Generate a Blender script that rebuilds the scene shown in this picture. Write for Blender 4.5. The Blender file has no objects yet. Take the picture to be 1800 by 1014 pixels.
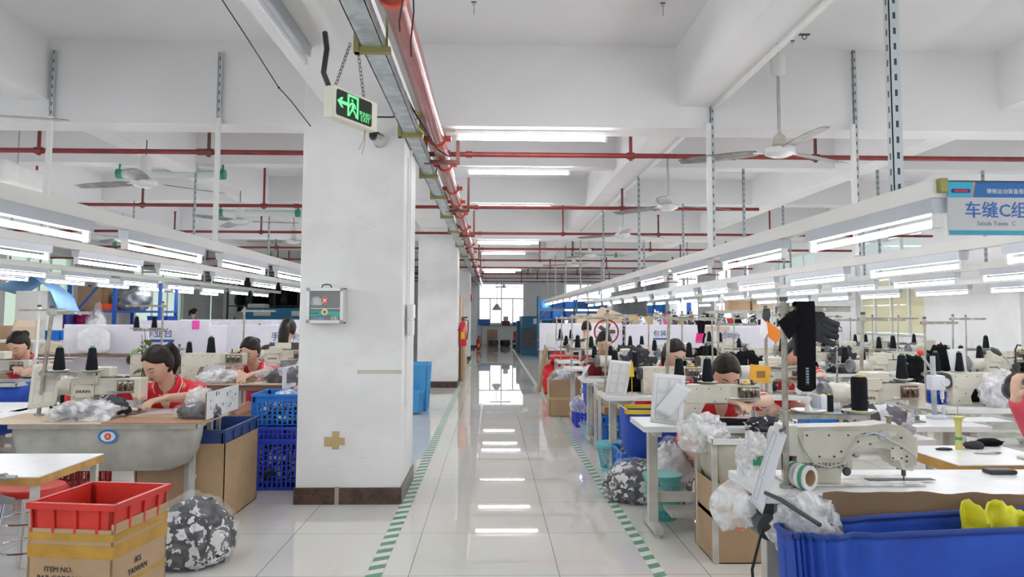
import bpy, bmesh, math, random
from mathutils import Vector, Matrix, noise, Euler
PI = math.pi
R = math.radians
SC = bpy.context.scene
C = SC.collection
random.seed(7)

# ------------------------------------------------------------------ camera
F = 1350.0
EYE = Vector((0, 0, 1.37))
PCX, PCY = 900.0, 460.0
cam_d = bpy.data.cameras.new('camera')
cam = bpy.data.objects.new('camera', cam_d)
C.objects.link(cam)
SC.camera = cam
cam_d.sensor_width = 36.0
cam_d.lens = F / 1800 * 36
cam_d.shift_y = -(507 - PCY) / 1800
cam_d.clip_start = 0.05
CAMR = (Matrix.Rotation(-math.atan(36 / F), 4, 'Z') @ Matrix.Rotation(R(90) + math.atan(96 / F), 4, 'X')
        @ Matrix.Rotation(R(0.2), 4, 'Z'))
cam.matrix_world = Matrix.Translation(EYE) @ CAMR

def ray(px, py):
    return CAMR.to_3x3() @ Vector(((px - PCX) / F, (PCY - py) / F, -1))
def at(px, py, Y):
    """the point of the place seen at this spot of the photo, Y metres away"""
    d = ray(px, py); return EYE + d * (Y / d.y)
def onz(px, py, z):
    d = ray(px, py); return EYE + d * ((z - EYE.z) / d.z)

# ------------------------------------------------------------------ world, exposure
SC.view_settings.view_transform = 'Standard'
SC.view_settings.look = 'None'
SC.view_settings.gamma = 1
SC.view_settings.use_curve_mapping = False
SC.view_settings.exposure = 0.85
w = bpy.data.worlds.new('world'); SC.world = w; w.use_nodes = True
bg = w.node_tree.nodes['Background']
bg.inputs[0].default_value = (0.93, 0.97, 1.0, 1)
bg.inputs[1].default_value = 1.6
TUBE = 19.0      # emission of the fluorescent tubes

# ------------------------------------------------------------------ materials
MATS = {}
def mat(name, col, rough=0.5, metal=0.0, var=0.0, vscale=8.0, bump=0.0, bscale=40.0, col2=None, spec=0.5,
        coat=0.0, emit=0.0, alpha=1.0, trans=0.0, sub=0.0, detail=4):
    if name in MATS: return MATS[name]
    m = bpy.data.materials.new(name); m.use_nodes = True
    nt = m.node_tree; b = nt.nodes['Principled BSDF']
    b.inputs['Base Color'].default_value = (*col, 1)
    b.inputs['Roughness'].default_value = rough
    b.inputs['Metallic'].default_value = metal
    b.inputs['Specular IOR Level'].default_value = spec
    if coat: b.inputs['Coat Weight'].default_value = coat
    if trans: b.inputs['Transmission Weight'].default_value = trans
    if emit:
        b.inputs['Emission Color'].default_value = (*col, 1); b.inputs['Emission Strength'].default_value = emit
    if alpha < 1: b.inputs['Alpha'].default_value = alpha
    if var or col2:
        tc = nt.nodes.new('ShaderNodeTexCoord'); n = nt.nodes.new('ShaderNodeTexNoise')
        n.inputs['Scale'].default_value = vscale; n.inputs['Detail'].default_value = detail
        nt.links.new(tc.outputs['Object'], n.inputs['Vector'])
        r = nt.nodes.new('ShaderNodeValToRGB')
        c2 = col2 if col2 else tuple(max(0, c * (1 - var)) for c in col)
        r.color_ramp.elements[0].position = 0.38; r.color_ramp.elements[0].color = (*c2, 1)
        r.color_ramp.elements[1].position = 0.62; r.color_ramp.elements[1].color = (*col, 1)
        nt.links.new(n.outputs['Fac'], r.inputs['Fac']); nt.links.new(r.outputs['Color'], b.inputs['Base Color'])
    if bump:
        tc = nt.nodes.new('ShaderNodeTexCoord'); n = nt.nodes.new('ShaderNodeTexNoise')
        n.inputs['Scale'].default_value = bscale; n.inputs['Detail'].default_value = 3
        nt.links.new(tc.outputs['Object'], n.inputs['Vector'])
        bp = nt.nodes.new('ShaderNodeBump'); bp.inputs['Strength'].default_value = bump; bp.inputs['Distance'].default_value = 0.01
        nt.links.new(n.outputs['Fac'], bp.inputs['Height']); nt.links.new(bp.outputs['Normal'], b.inputs['Normal'])
    MATS[name] = m
    return m

def film_mat(name, tint=(0.95, 0.96, 0.98), dens=0.35, rough=0.26):
    """thin clear plastic film: mostly see-through, glossy, with milky creases"""
    if name in MATS: return MATS[name]
    m = bpy.data.materials.new(name); m.use_nodes = True; nt = m.node_tree
    b = nt.nodes['Principled BSDF']; out = nt.nodes['Material Output']
    b.inputs['Base Color'].default_value = (*tint, 1); b.inputs['Roughness'].default_value = rough
    b.inputs['Specular IOR Level'].default_value = 0.5
    b.inputs['Subsurface Weight'].default_value = 0.0
    tr = nt.nodes.new('ShaderNodeBsdfTransparent'); mx = nt.nodes.new('ShaderNodeMixShader')
    tc = nt.nodes.new('ShaderNodeTexCoord'); n = nt.nodes.new('ShaderNodeTexNoise')
    n.inputs['Scale'].default_value = 9; n.inputs['Detail'].default_value = 4; n.inputs['Distortion'].default_value = 1.6
    nt.links.new(tc.outputs['Object'], n.inputs['Vector'])
    r = nt.nodes.new('ShaderNodeValToRGB')
    r.color_ramp.elements[0].position = 0.42; r.color_ramp.elements[0].color = (dens * .6,) * 3 + (1,)
    r.color_ramp.elements[1].position = 0.66; r.color_ramp.elements[1].color = (min(1, dens * 1.7),) * 3 + (1,)
    nt.links.new(n.outputs['Fac'], r.inputs['Fac']); nt.links.new(r.outputs['Color'], mx.inputs['Fac'])
    bp = nt.nodes.new('ShaderNodeBump'); bp.inputs['Strength'].default_value = 0.3; bp.inputs['Distance'].default_value = 0.02
    nt.links.new(n.outputs['Fac'], bp.inputs['Height']); nt.links.new(bp.outputs['Normal'], b.inputs['Normal'])
    nt.links.new(tr.outputs[0], mx.inputs[1]); nt.links.new(b.outputs[0], mx.inputs[2])
    nt.links.new(mx.outputs[0], out.inputs['Surface'])
    MATS[name] = m
    return m

def patch_mat(name, cols, scale=9.0, rough=0.7):
    """a jumble of cloth pieces of several colours"""
    if name in MATS: return MATS[name]
    m = bpy.data.materials.new(name); m.use_nodes = True; nt = m.node_tree
    b = nt.nodes['Principled BSDF']; b.inputs['Roughness'].default_value = rough
    tc = nt.nodes.new('ShaderNodeTexCoord'); v = nt.nodes.new('ShaderNodeTexVoronoi'); v.inputs['Scale'].default_value = scale
    nz = nt.nodes.new('ShaderNodeTexNoise'); nz.inputs['Scale'].default_value = scale * .8
    mix = nt.nodes.new('ShaderNodeMix'); mix.data_type = 'VECTOR'; mix.inputs[0].default_value = 0.22
    nt.links.new(tc.outputs['Object'], nz.inputs['Vector']); nt.links.new(tc.outputs['Object'], mix.inputs[4])
    nt.links.new(nz.outputs['Color'], mix.inputs[5]); nt.links.new(mix.outputs[1], v.inputs['Vector'])
    sp = nt.nodes.new('ShaderNodeSeparateColor'); nt.links.new(v.outputs['Color'], sp.inputs[0])
    r = nt.nodes.new('ShaderNodeValToRGB'); r.color_ramp.interpolation = 'CONSTANT'
    while len(r.color_ramp.elements) < len(cols): r.color_ramp.elements.new(0.5)
    for i, (p, c) in enumerate(cols):
        r.color_ramp.elements[i].position = p; r.color_ramp.elements[i].color = (*c, 1)
    nt.links.new(sp.outputs[0], r.inputs['Fac']); nt.links.new(r.outputs['Color'], b.inputs['Base Color'])
    MATS[name] = m
    return m

W_WALL = mat('white_plaster', (0.86, 0.86, 0.86), 0.75, var=0.035, vscale=1.6, bump=0.05, bscale=60)
W_CEIL = mat('ceiling_paint', (0.83, 0.83, 0.84), 0.8, var=0.05, vscale=0.9, bump=0.04, bscale=30)
W_COL = mat('scuffed_plaster', (0.84, 0.84, 0.84), 0.7, col2=(0.76, 0.76, 0.755), vscale=2.2, bump=0.06, bscale=25)
M_PLASTIC_W = mat('white_plastic', (0.82, 0.82, 0.8), 0.4, var=0.05)
M_CREAM = mat('cream_enamel', (0.66, 0.64, 0.56), 0.38, col2=(0.54, 0.51, 0.42), vscale=7, coat=0.2)
M_CREAMD = mat('aged_enamel', (0.62, 0.6, 0.53), 0.42, col2=(0.40, 0.33, 0.22), vscale=11)
M_LEG = mat('beige_leg_paint', (0.62, 0.61, 0.55), 0.45, col2=(0.47, 0.46, 0.41), vscale=6)
M_TOP = mat('white_laminate', (0.82, 0.83, 0.84), 0.3, var=0.1, vscale=5)
M_KRAFT = mat('kraft_board', (0.50, 0.34, 0.20), 0.75, var=0.15, vscale=3, bump=.05, bscale=20)
M_KRAFTL = mat('pale_board', (0.66, 0.52, 0.38), 0.7, var=0.1, vscale=4)
M_PLY = mat('plywood_edge', (0.62, 0.34, 0.09), 0.55, var=0.25, vscale=9)
M_BROWN = mat('dark_board', (0.24, 0.15, 0.10), 0.6, var=0.2, vscale=6)
M_STEEL = mat('brushed_steel', (0.55, 0.56, 0.57), 0.3, metal=0.9, var=0.2, vscale=20)
M_CHROME = mat('chrome', (0.8, 0.8, 0.8), 0.12, metal=1.0)
M_GALV = mat('galvanised', (0.55, 0.6, 0.63), 0.45, metal=0.45, col2=(0.38, 0.42, 0.44), vscale=12)
M_DIRTST = mat('worn_steel', (0.42, 0.41, 0.37), 0.42, metal=0.5, col2=(0.28, 0.26, 0.21), vscale=18)
M_MECH = mat('oily_mechanism', (0.30, 0.24, 0.17), 0.35, metal=0.5, col2=(0.10, 0.07, 0.04), vscale=30)
M_BLACK = mat('black_cloth', (0.008, 0.008, 0.01), 0.9, bump=0.2, bscale=80, spec=.15)
M_BLACKP = mat('black_plastic', (0.02, 0.02, 0.022), 0.4)
M_THREAD = mat('black_thread', (0.008, 0.009, 0.013), 0.75, bump=0.2, bscale=150, spec=.2)
M_DARK = mat('dark_grey_metal', (0.08, 0.085, 0.09), 0.5, var=0.3)
M_CHAR = mat('charcoal_cloth', (0.05, 0.052, 0.058), 0.85, var=0.3, vscale=12)
M_PIPE = mat('red_pipe_paint', (0.28, 0.03, 0.028), 0.35, col2=(0.19, 0.02, 0.02), vscale=7, coat=.2)
M_PIPEB = mat('faded_red_pipe', (0.38, 0.085, 0.08), 0.3, col2=(0.30, 0.06, 0.055), vscale=5, coat=.3)
M_CLAMP = mat('orange_red_clamp', (0.60, 0.09, 0.04), 0.4)
M_RUST = mat('brown_steel', (0.19, 0.06, 0.045), 0.5, var=0.3)
M_RED = mat('red_polo_cloth', (0.72, 0.018, 0.03), 0.75, var=0.12, vscale=9, bump=0.08, bscale=60)
M_REDP = mat('red_plastic', (0.66, 0.035, 0.025), 0.35, var=0.12, vscale=6)
M_BLUE = mat('blue_cloth', (0.018, 0.09, 0.52), 0.7, col2=(0.012, 0.06, 0.40), vscale=4, bump=.1)
M_BLUEP = mat('blue_plastic', (0.02, 0.21, 0.72), 0.35, var=0.1)
M_BLUEV = mat('violet_blue_plastic', (0.03, 0.08, 0.72), 0.35, var=0.1)
M_SKYB = mat('light_blue_plastic', (0.09, 0.42, 0.80), 0.35, var=0.08)
M_NAVY = mat('navy_plastic', (0.03, 0.07, 0.22), 0.4)
M_TEAL = mat('teal_plastic', (0.14, 0.58, 0.56), 0.35)
M_SHELF = mat('shelf_blue_paint', (0.02, 0.11, 0.50), 0.4)
M_MACHB = mat('machine_blue_paint', (0.02, 0.14, 0.28), 0.4, var=0.15)
M_PART = mat('lavender_partition', (0.80, 0.79, 0.88), 0.5, var=0.03)
M_PAPER = mat('paper', (0.74, 0.75, 0.76), 0.8, var=0.04)
M_PAPERG = mat('pencil_line', (0.36, 0.37, 0.4), 0.8)
M_INK = mat('ink', (0.03, 0.03, 0.04), 0.6)
M_INKB = mat('blue_ink', (0.02, 0.09, 0.38), 0.5)
M_YEL = mat('yellow_plastic', (0.85, 0.62, 0.03), 0.5, var=0.12)
M_GOLD = mat('ochre_film', (0.80, 0.44, 0.04), 0.35, var=0.15)
M_SKIN = mat('skin', (0.64, 0.40, 0.29), 0.5, var=0.06, vscale=14)
M_HAIR = mat('dark_hair', (0.012, 0.009, 0.008), 0.5, col2=(0.02, 0.012, 0.01), vscale=30, bump=0.2, bscale=90, spec=.25)
M_HAIRB = mat('reddish_hair', (0.07, 0.022, 0.015), 0.45)
M_LIPS = mat('lips', (0.45, 0.14, 0.12), 0.4)
M_WHITEC = mat('white_cloth', (0.80, 0.80, 0.82), 0.8, var=0.1, vscale=12)
M_LEAF = mat('leaf_green', (0.16, 0.36, 0.07), 0.45, var=0.3)
M_STEM = mat('plant_stem', (0.12, 0.11, 0.04), 0.6)
M_FILM = film_mat('clear_film', dens=0.13)
M_FILMD = film_mat('milky_film', dens=0.5)
M_SCRAP = patch_mat('black_white_pieces', [(0, (0.012, 0.012, 0.016)), (0.5, (0.78, 0.78, 0.8)), (0.76, (0.05, 0.05, 0.06)), (0.88, (0.6, 0.6, 0.62))], 21)
M_SCRAPW = patch_mat('pale_pieces', [(0, (0.65, 0.65, 0.68)), (0.35, (0.8, 0.8, 0.82)), (0.7, (0.12, 0.12, 0.14)), (0.85, (0.5, 0.5, 0.54))], 12)
M_SCRAPD = patch_mat('dark_pieces', [(0, (0.015, 0.015, 0.02)), (0.6, (0.05, 0.05, 0.06)), (0.88, (0.4, 0.4, 0.42))], 12)
M_PINK = patch_mat('pink_pieces', [(0, (0.75, 0.18, 0.35)), (0.45, (0.8, 0.75, 0.78)), (0.75, (0.7, 0.35, 0.5))], 14)
M_GLOWG = mat('exit_green', (0.15, 0.85, 0.30), 0.4, emit=0.35)
M_TAN = mat('tan_tape', (0.55, 0.42, 0.2), 0.4)
M_BASE = mat('brown_marble', (0.105, 0.055, 0.04), 0.3, col2=(0.05, 0.028, 0.02), vscale=20)
def em(name, col, s):
    m = bpy.data.materials.new(name); m.use_nodes = True; nt = m.node_tree
    e = nt.nodes.new('ShaderNodeEmission'); e.inputs[0].default_value = (*col, 1); e.inputs[1].default_value = s
    nt.links.new(e.outputs[0], nt.nodes['Material Output'].inputs['Surface']); MATS[name] = m; return m
M_TUBE = em('lit_tube', (0.97, 0.985, 1.0), TUBE)

# ------------------------------------------------------------------ mesh accumulator
ZQ = [1]      # height factor of what is being modelled
class MB:
    def __init__(s): s.v = []; s.f = []; s.m = []; s.mi = 0
    def add(s, vs, fs, M=None):
        n = len(s.v)
        for v in vs:
            v = Vector(v); s.v.append(tuple(M @ v) if M else tuple(v))
        for f in fs: s.f.append(tuple(i + n for i in f)); s.m.append(s.mi)
        return s
    def box(s, x0, x1, y0, y1, z0, z1, M=None, bev=0.0):
        if x0 > x1: x0, x1 = x1, x0
        if y0 > y1: y0, y1 = y1, y0
        if z0 > z1: z0, z1 = z1, z0
        if bev > 0:
            bev = min(bev, .45 * min(x1 - x0, y1 - y0, z1 - z0))
            bm = bmesh.new(); bmesh.ops.create_cube(bm, size=1)
            for v in bm.verts:
                v.co = Vector(((x0 + x1) / 2 + v.co.x * (x1 - x0), (y0 + y1) / 2 + v.co.y * (y1 - y0), (z0 + z1) / 2 + v.co.z * (z1 - z0)))
            bmesh.ops.bevel(bm, geom=bm.edges[:], offset=bev, segments=2, profile=0.6, affect='EDGES')
            bm.verts.index_update()
            s.add([v.co.copy() for v in bm.verts], [[v.index for v in f.verts] for f in bm.faces], M); bm.free()
            return s
        vs = [(x0, y0, z0), (x1, y0, z0), (x1, y1, z0), (x0, y1, z0), (x0, y0, z1), (x1, y0, z1), (x1, y1, z1), (x0, y1, z1)]
        return s.add(vs, [(0, 3, 2, 1), (4, 5, 6, 7), (0, 1, 5, 4), (1, 2, 6, 5), (2, 3, 7, 6), (3, 0, 4, 7)], M)
    def tube(s, pts, r, n=10, M=None, caps=True, closed=False):
        pts = [Vector(p) for p in pts]; k = len(pts)
        rs = list(r) if hasattr(r, '__len__') else [r] * k
        vs = []; up = None
        for i, p in enumerate(pts):
            if closed: t = (pts[(i + 1) % k] - pts[i - 1])
            else: t = pts[min(i + 1, k - 1)] - pts[max(i - 1, 0)]
            if t.length < 1e-9: t = Vector((0, 0, 1))
            t.normalize()
            if up is None:
                up = Vector((0, 0, 1)) if abs(t.z) < 0.9 else Vector((1, 0, 0))
            a = up - t * up.dot(t)
            if a.length < 1e-6: a = t.orthogonal()
            a.normalize(); up = a; b = t.cross(a)
            for j in range(n):
                q = 2 * PI * j / n
                vs.append(p + (a * math.cos(q) + b * math.sin(q)) * rs[i])
        fs = []
        for i in range(k if closed else k - 1):
            i2 = (i + 1) % k
            for j in range(n):
                fs.append((i * n + j, i * n + (j + 1) % n, i2 * n + (j + 1) % n, i2 * n + j))
        if caps and not closed:
            fs.append(tuple(range(n - 1, -1, -1))); fs.append(tuple((k - 1) * n + j for j in range(n)))
        return s.add(vs, fs, M)
    def cyl(s, p, q, r, n=14, M=None, r2=None): return s.tube([p, q], [r, r if r2 is None else r2], n, M)
    def lathe(s, prof, n=24, M=None, cx=0, cy=0, sx=1, sy=1):
        vs = []; fs = []
        for r, z in prof:
            for j in range(n):
                q = 2 * PI * j / n
                vs.append((cx + r * math.cos(q) * sx, cy + r * math.sin(q) * sy, z))
        for i in range(len(prof) - 1):
            for j in range(n):
                fs.append((i * n + j, i * n + (j + 1) % n, (i + 1) * n + (j + 1) % n, (i + 1) * n + j))
        if tuple(prof[0]) == tuple(prof[-1]): return s.add(vs, fs, M)
        if prof[0][0] > 1e-4: fs.append(tuple(range(n - 1, -1, -1)))
        if prof[-1][0] > 1e-4: fs.append(tuple((len(prof) - 1) * n + j for j in range(n)))
        return s.add(vs, fs, M)
    def prism(s, poly, d0, d1, axis='y', M=None):
        """poly: 2-D outline; extruded along axis between d0 and d1"""
        n = len(poly)
        def co(p, d):
            if axis == 'y': return (p[0], d, p[1])
            if axis == 'x': return (d, p[0], p[1])
            return (p[0], p[1], d)
        vs = [co(p, d0) for p in poly] + [co(p, d1) for p in poly]
        fs = [tuple(range(n)), tuple(range(2 * n - 1, n - 1, -1))]
        for i in range(n): fs.append((i, i + n, (i + 1) % n + n, (i + 1) % n))
        return s.add(vs, fs, M)
    def ball(s, c, r, n=14, M=None, sc=(1, 1, 1)):
        vs = []; fs = []; c = Vector(c)
        for i in range(n // 2 + 1):
            a = PI * i / (n // 2)
            for j in range(n):
                q = 2 * PI * j / n
                vs.append(c + Vector((math.sin(a) * math.cos(q) * sc[0], math.sin(a) * math.sin(q) * sc[1], math.cos(a) * sc[2])) * r)
        for i in range(n // 2):
            for j in range(n):
                fs.append((i * n + j, (i + 1) * n + j, (i + 1) * n + (j + 1) % n, i * n + (j + 1) % n))
        return s.add(vs, fs, M)
    def sheet(s, fn, nu, nv):
        """surface fn(u,v) for u,v in 0..1"""
        vs = [fn(i / nu, j / nv) for j in range(nv + 1) for i in range(nu + 1)]
        fs = [(j * (nu + 1) + i, j * (nu + 1) + i + 1, (j + 1) * (nu + 1) + i + 1, (j + 1) * (nu + 1) + i) for j in range(nv) for i in range(nu)]
        return s.add(vs, fs)
    def blob(s, c, rad, amp=0.15, freq=3.0, seed=0, sub=4, flat=-0.6, ridge=True, M=None):
        if ridge == 'soft': ridge = False; freq *= .7
        bm = bmesh.new(); bmesh.ops.create_icosphere(bm, subdivisions=sub, radius=1)
        off = Vector((seed * 7.3, seed * 3.1, seed * 5.7)); c = Vector(c)
        for v in bm.verts:
            d = v.co.normalized(); q = d * freq + off
            h = noise.noise(q) + .5 * noise.noise(q * 2.1)
            if ridge: h = h * .6 + (0.5 - abs(noise.noise(q * 1.3 + off))) * 1.0 - .25 + .16 * (0.4 - abs(noise.noise(q * 3.1)))
            d = d * (1 + amp * h * 2)
            d.z = max(d.z, flat + .02 * h)
            v.co = c + Vector((d.x * rad[0], d.y * rad[1], d.z * rad[2]))
        bm.verts.index_update()
        s.add([v.co.copy() for v in bm.verts], [[v.index for v in f.verts] for f in bm.faces], M); bm.free()
        return s
    def build(s, name, m, parent=None, smooth=False, loc=None, flat_angle=40, solid=0, subd=0):
        if ZQ[0] != 1: s.v = [(v[0], v[1], v[2] * ZQ[0]) for v in s.v]
        me = bpy.data.meshes.new(name); me.from_pydata(s.v, [], s.f); me.update()
        ms = m if isinstance(m, (list, tuple)) else [m]
        for k in ms: me.materials.append(k)
        if len(ms) > 1:
            for p, i in zip(me.polygons, s.m): p.material_index = i
        bm = bmesh.new(); bm.from_mesh(me)
        bmesh.ops.recalc_face_normals(bm, faces=bm.faces); bm.to_mesh(me); bm.free()
        if smooth:
            me.shade_smooth()
            if flat_angle:
                try: me.set_sharp_from_angle(angle=R(flat_angle))
                except Exception: pass
        o = bpy.data.objects.new(name, me); C.objects.link(o)
        if parent: o.parent = parent
        if loc is not None: o.location = loc
        if subd:
            k = o.modifiers.new('s', 'SUBSURF'); k.levels = subd; k.render_levels = subd
        if solid:
            k = o.modifiers.new('t', 'SOLIDIFY'); k.thickness = solid; k.offset = 0
        return o

def T(x=0, y=0, z=0, rz=0, rx=0, ry=0, s=1):
    return Matrix.Translation((x, y, z)) @ Euler((rx, ry, rz)).to_matrix().to_4x4() @ Matrix.Scale(s, 4)
def tag(o, label, cat, group=None, kind=None):
    o['label'] = label; o['category'] = cat
    if group: o['group'] = group
    if kind: o['kind'] = kind
    return o
def empty(name, loc, rz=0, label=None, cat=None, group=None):
    o = bpy.data.objects.new(name, None); C.objects.link(o); o.empty_display_size = .1
    o.location = loc; o.rotation_euler = (0, 0, rz)
    if label: tag(o, label, cat, group)
    return o
def struct(o): o['kind'] = 'structure'; return o
def child(mb, name, m, parent, **k):
    """mb holds place coordinates; parent is unrotated"""
    o = mb.build(name, m, parent, **k); o.location = -parent.location; return o
def copy_tree(o, parent=None):
    c = o.copy(); C.objects.link(c); c.parent = parent
    for ch in [x for x in bpy.data.objects if x.parent == o]: copy_tree(ch, c)
    return c
def lettering(txt, size, m, parent, loc, rot=(R(90), 0, 0), name='lettering', off=0.0, align='CENTER', ext=0.0006):
    cu = bpy.data.curves.new(name, 'FONT'); cu.body = txt; cu.size = size; cu.align_x = align; cu.align_y = 'CENTER'
    cu.extrude = ext; cu.offset = off; cu.resolution_u = 2; cu.materials.append(m)
    t = bpy.data.objects.new(name, cu); C.objects.link(t)
    me = bpy.data.meshes.new_from_object(t.evaluated_get(bpy.context.evaluated_depsgraph_get()))
    bpy.data.objects.remove(t); bpy.data.curves.remove(cu); me.name = name
    if not me.materials: me.materials.append(m)
    o = bpy.data.objects.new(name, me); C.objects.link(o); o.parent = parent
    o.location = (loc[0], loc[1], loc[2] * ZQ[0]); o.rotation_euler = rot
    return o
ORD = ['first', 'second', 'third', 'fourth', 'fifth', 'sixth', 'seventh', 'eighth', 'ninth', 'tenth', 'eleventh', 'twelfth',
       'thirteenth', 'fourteenth', 'fifteenth', 'sixteenth', 'seventeenth', 'eighteenth', 'nineteenth', 'twentieth']
# ================================================================== the room
XL, XR, YB, YF, ZC = -12.0, 8.1, -7.0, 38.0, 3.6
def floor_mat():
    m = bpy.data.materials.new('polished_floor_tiles'); m.use_nodes = True; nt = m.node_tree; b = nt.nodes['Principled BSDF']
    tc = nt.nodes.new('ShaderNodeTexCoord'); mp = nt.nodes.new('ShaderNodeMapping')
    mp.inputs['Location'].default_value = (-0.37, -0.18, 0)
    br = nt.nodes.new('ShaderNodeTexBrick'); br.offset = 0; br.squash = 1
    br.inputs['Scale'].default_value = 1.0; br.inputs['Brick Width'].default_value = 0.8; br.inputs['Row Height'].default_value = 0.8
    br.inputs['Mortar Size'].default_value = 0.0022; br.inputs['Mortar Smooth'].default_value = 0.1
    br.inputs['Color1'].default_value = (0.79, 0.775, 0.72, 1); br.inputs['Color2'].default_value = (0.81, 0.80, 0.75, 1)
    br.inputs['Mortar'].default_value = (0.22, 0.21, 0.19, 1)
    nt.links.new(tc.outputs['Object'], mp.inputs['Vector']); nt.links.new(mp.outputs[0], br.inputs['Vector'])
    nz = nt.nodes.new('ShaderNodeTexNoise'); nz.inputs['Scale'].default_value = 1.3; nz.inputs['Detail'].default_value = 6
    nt.links.new(tc.outputs['Object'], nz.inputs['Vector'])
    mx = nt.nodes.new('ShaderNodeMix'); mx.data_type = 'RGBA'; mx.blend_type = 'MULTIPLY'; mx.inputs[0].default_value = 0.16
    nt.links.new(br.outputs['Color'], mx.inputs[6]); nt.links.new(nz.outputs['Color'], mx.inputs[7])
    nt.links.new(mx.outputs[2], b.inputs['Base Color'])
    r = nt.nodes.new('ShaderNodeMapRange'); r.inputs[3].default_value = 0.004; r.inputs[4].default_value = 0.025
    nt.links.new(nz.outputs['Fac'], r.inputs[0]); nt.links.new(r.outputs[0], b.inputs['Roughness'])
    b.inputs['Specular IOR Level'].default_value = 0.36
    return m
struct(MB().box(XL, XR, YB, YF, -0.1, 0).build('floor', floor_mat()))
struct(MB().box(XL, XR, YB, YF, ZC, ZC + .15).build('ceiling', W_CEIL))

def wall(name, along, pos, thick, a0, a1, wins):
    """along 'y': wall at x=pos running in y; wins: (a,b,z0,z1) openings"""
    mb = MB()
    def bx(p, q, z0, z1):
        if q - p < 1e-4 or z1 - z0 < 1e-4: return
        if along == 'y': mb.box(min(pos, pos + thick), max(pos, pos + thick), p, q, z0, z1)
        else: mb.box(p, q, min(pos, pos + thick), max(pos, pos + thick), z0, z1)
    cur = a0
    for (p, q, z0, z1) in sorted(wins):
        bx(cur, p, 0, ZC); bx(p, q, 0, z0); bx(p, q, z1, ZC); cur = q
    bx(cur, a1, 0, ZC)
    return struct(mb.build(name, W_WALL))
WR = [(14.2, 16.9, 1.0, 3.05), (19.0, 21.7, 1.0, 3.05), (24.0, 27.5, 1.0, 3.05), (30, 34, 1.0, 3.05)]
WL = [(14.5, 17.5, 1.0, 3.0), (19.3, 22.4, 1.0, 3.0), (25.2, 30.3, 0.9, 3.0), (33.2, 35.6, 1.0, 3.0)]
WF = [(-8.2, -5.0, 1.0, 3.0), (-0.62, 1.62, 1.0, 3.0), (3.6, 6.0, 1.0, 3.0)]
WB = [(-10, -6, .9, 3.2), (-4.5, -.5, .9, 3.2), (1, 6, .9, 3.2)]  # unseen openings behind the camera, added to let sky light in
wall('wall_right', 'y', XR, .25, YB, YF, WR)
wall('wall_left', 'y', XL, -.25, YB, YF, WL)
wall('wall_far', 'x', YF, .25, XL, XR, WF)
wall('wall_behind', 'x', YB, -.25, XL, XR, WB)
M_GLASS = mat('window_glass', (0.9, 0.97, 0.95), 0.02, alpha=0.12)
M_GREEN = mat('green_glass', (0.25, 0.62, 0.25), 0.3, alpha=0.55)
M_FROST = mat('frosted_glass', (0.72, 0.82, 0.80), 0.6, alpha=0.8)
M_CURT = mat('yellow_curtain', (0.88, 0.80, 0.50), 0.9, var=.04, emit=0.0)
M_ALU = mat('window_aluminium', (0.74, 0.77, 0.77), 0.35, metal=0.3)
wn = [0]
def window(along, pos, a0, a1, z0, z1, trans, divs, upper, glass, curt=None, inward=-1):
    wn[0] += 1; t = 0.03
    fr = MB(); gl = MB(); p = pos
    def bx(mb, a, b, za, zb, tt=t, off=0):
        q0, q1 = p + off - tt, p + off + tt
        if along == 'y': mb.box(q0, q1, a, b, za, zb)
        else: mb.box(a, b, q0, q1, za, zb)
    bx(fr, a0, a1, z0, z0 + .05); bx(fr, a0, a1, z1 - .05, z1); bx(fr, a0, a0 + .05, z0 + .05, z1 - .05); bx(fr, a1 - .05, a1, z0 + .05, z1 - .05)
    bx(fr, a0 + .05, a1 - .05, trans - .03, trans + .03)
    for i in range(1, divs):
        a = a0 + (a1 - a0) * i / divs
        bx(fr, a - .028, a + .028, z0 + .05, trans - .03, .026)
    for i in range(1, upper):
        a = a0 + (a1 - a0) * i / upper
        bx(fr, a - .028, a + .028, trans + .03, z1 - .05, .026)
    o = struct(fr.build('window_%d' % wn[0], M_ALU))
    bx(gl, a0 + .05, a1 - .05, z0 + .05, z1 - .05, .004)
    gl.build('glass', glass, o)
    sl = MB(); s = inward
    if along == 'y': sl.box(p - s * .1, p + s * .14, a0 - .05, a1 + .05, z0 - .04, z0)
    else: sl.box(a0 - .05, a1 + .05, p - s * .1, p + s * .14, z0 - .04, z0)
    sl.build('sill', W_WALL, o)
    if curt:
        cu = MB()
        bx(cu, a0 + .06, a1 - .06, z0 + .06, trans - .05, .004, -s * .022)
        if along == 'y': MB().box(p - s * .02, p - s * .028, a0 + .06, a1 - .06, trans + .05, z1 - .06).build('frosted_panel', M_FROST, o)
        cu.build('curtain', curt, o)
    return o
for i, (a, b, z0, z1) in enumerate(WR):
    window('y', XR + .1, a, b, z0, z1, 2.2, 4, 3, M_FROST if i == 1 else M_GLASS, M_CURT if i < 1 else None, -1)
for i, (a, b, z0, z1) in enumerate(WL):
    window('y', XL - .1, a, b, z0, z1, 2.25, 4, 3, M_GREEN if i >= 1 else M_GLASS, None, 1)
for i, (a, b, z0, z1) in enumerate(WF):
    o = window('x', YF + .1, a, b, z0, z1, 2.25, 4, 2, M_GLASS, None, -1)
    g = MB()
    k = a + .1
    while k < b: g.cyl((k, YF + .3, z0), (k, YF + .3, 2.25), .008, 6); k += .13
    for zz in (1.25, 1.6, 1.95): g.cyl((a, YF + .3, zz), (b, YF + .3, zz), .008, 6)
    g.build('burglar_bars', M_ALU, o)
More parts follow.
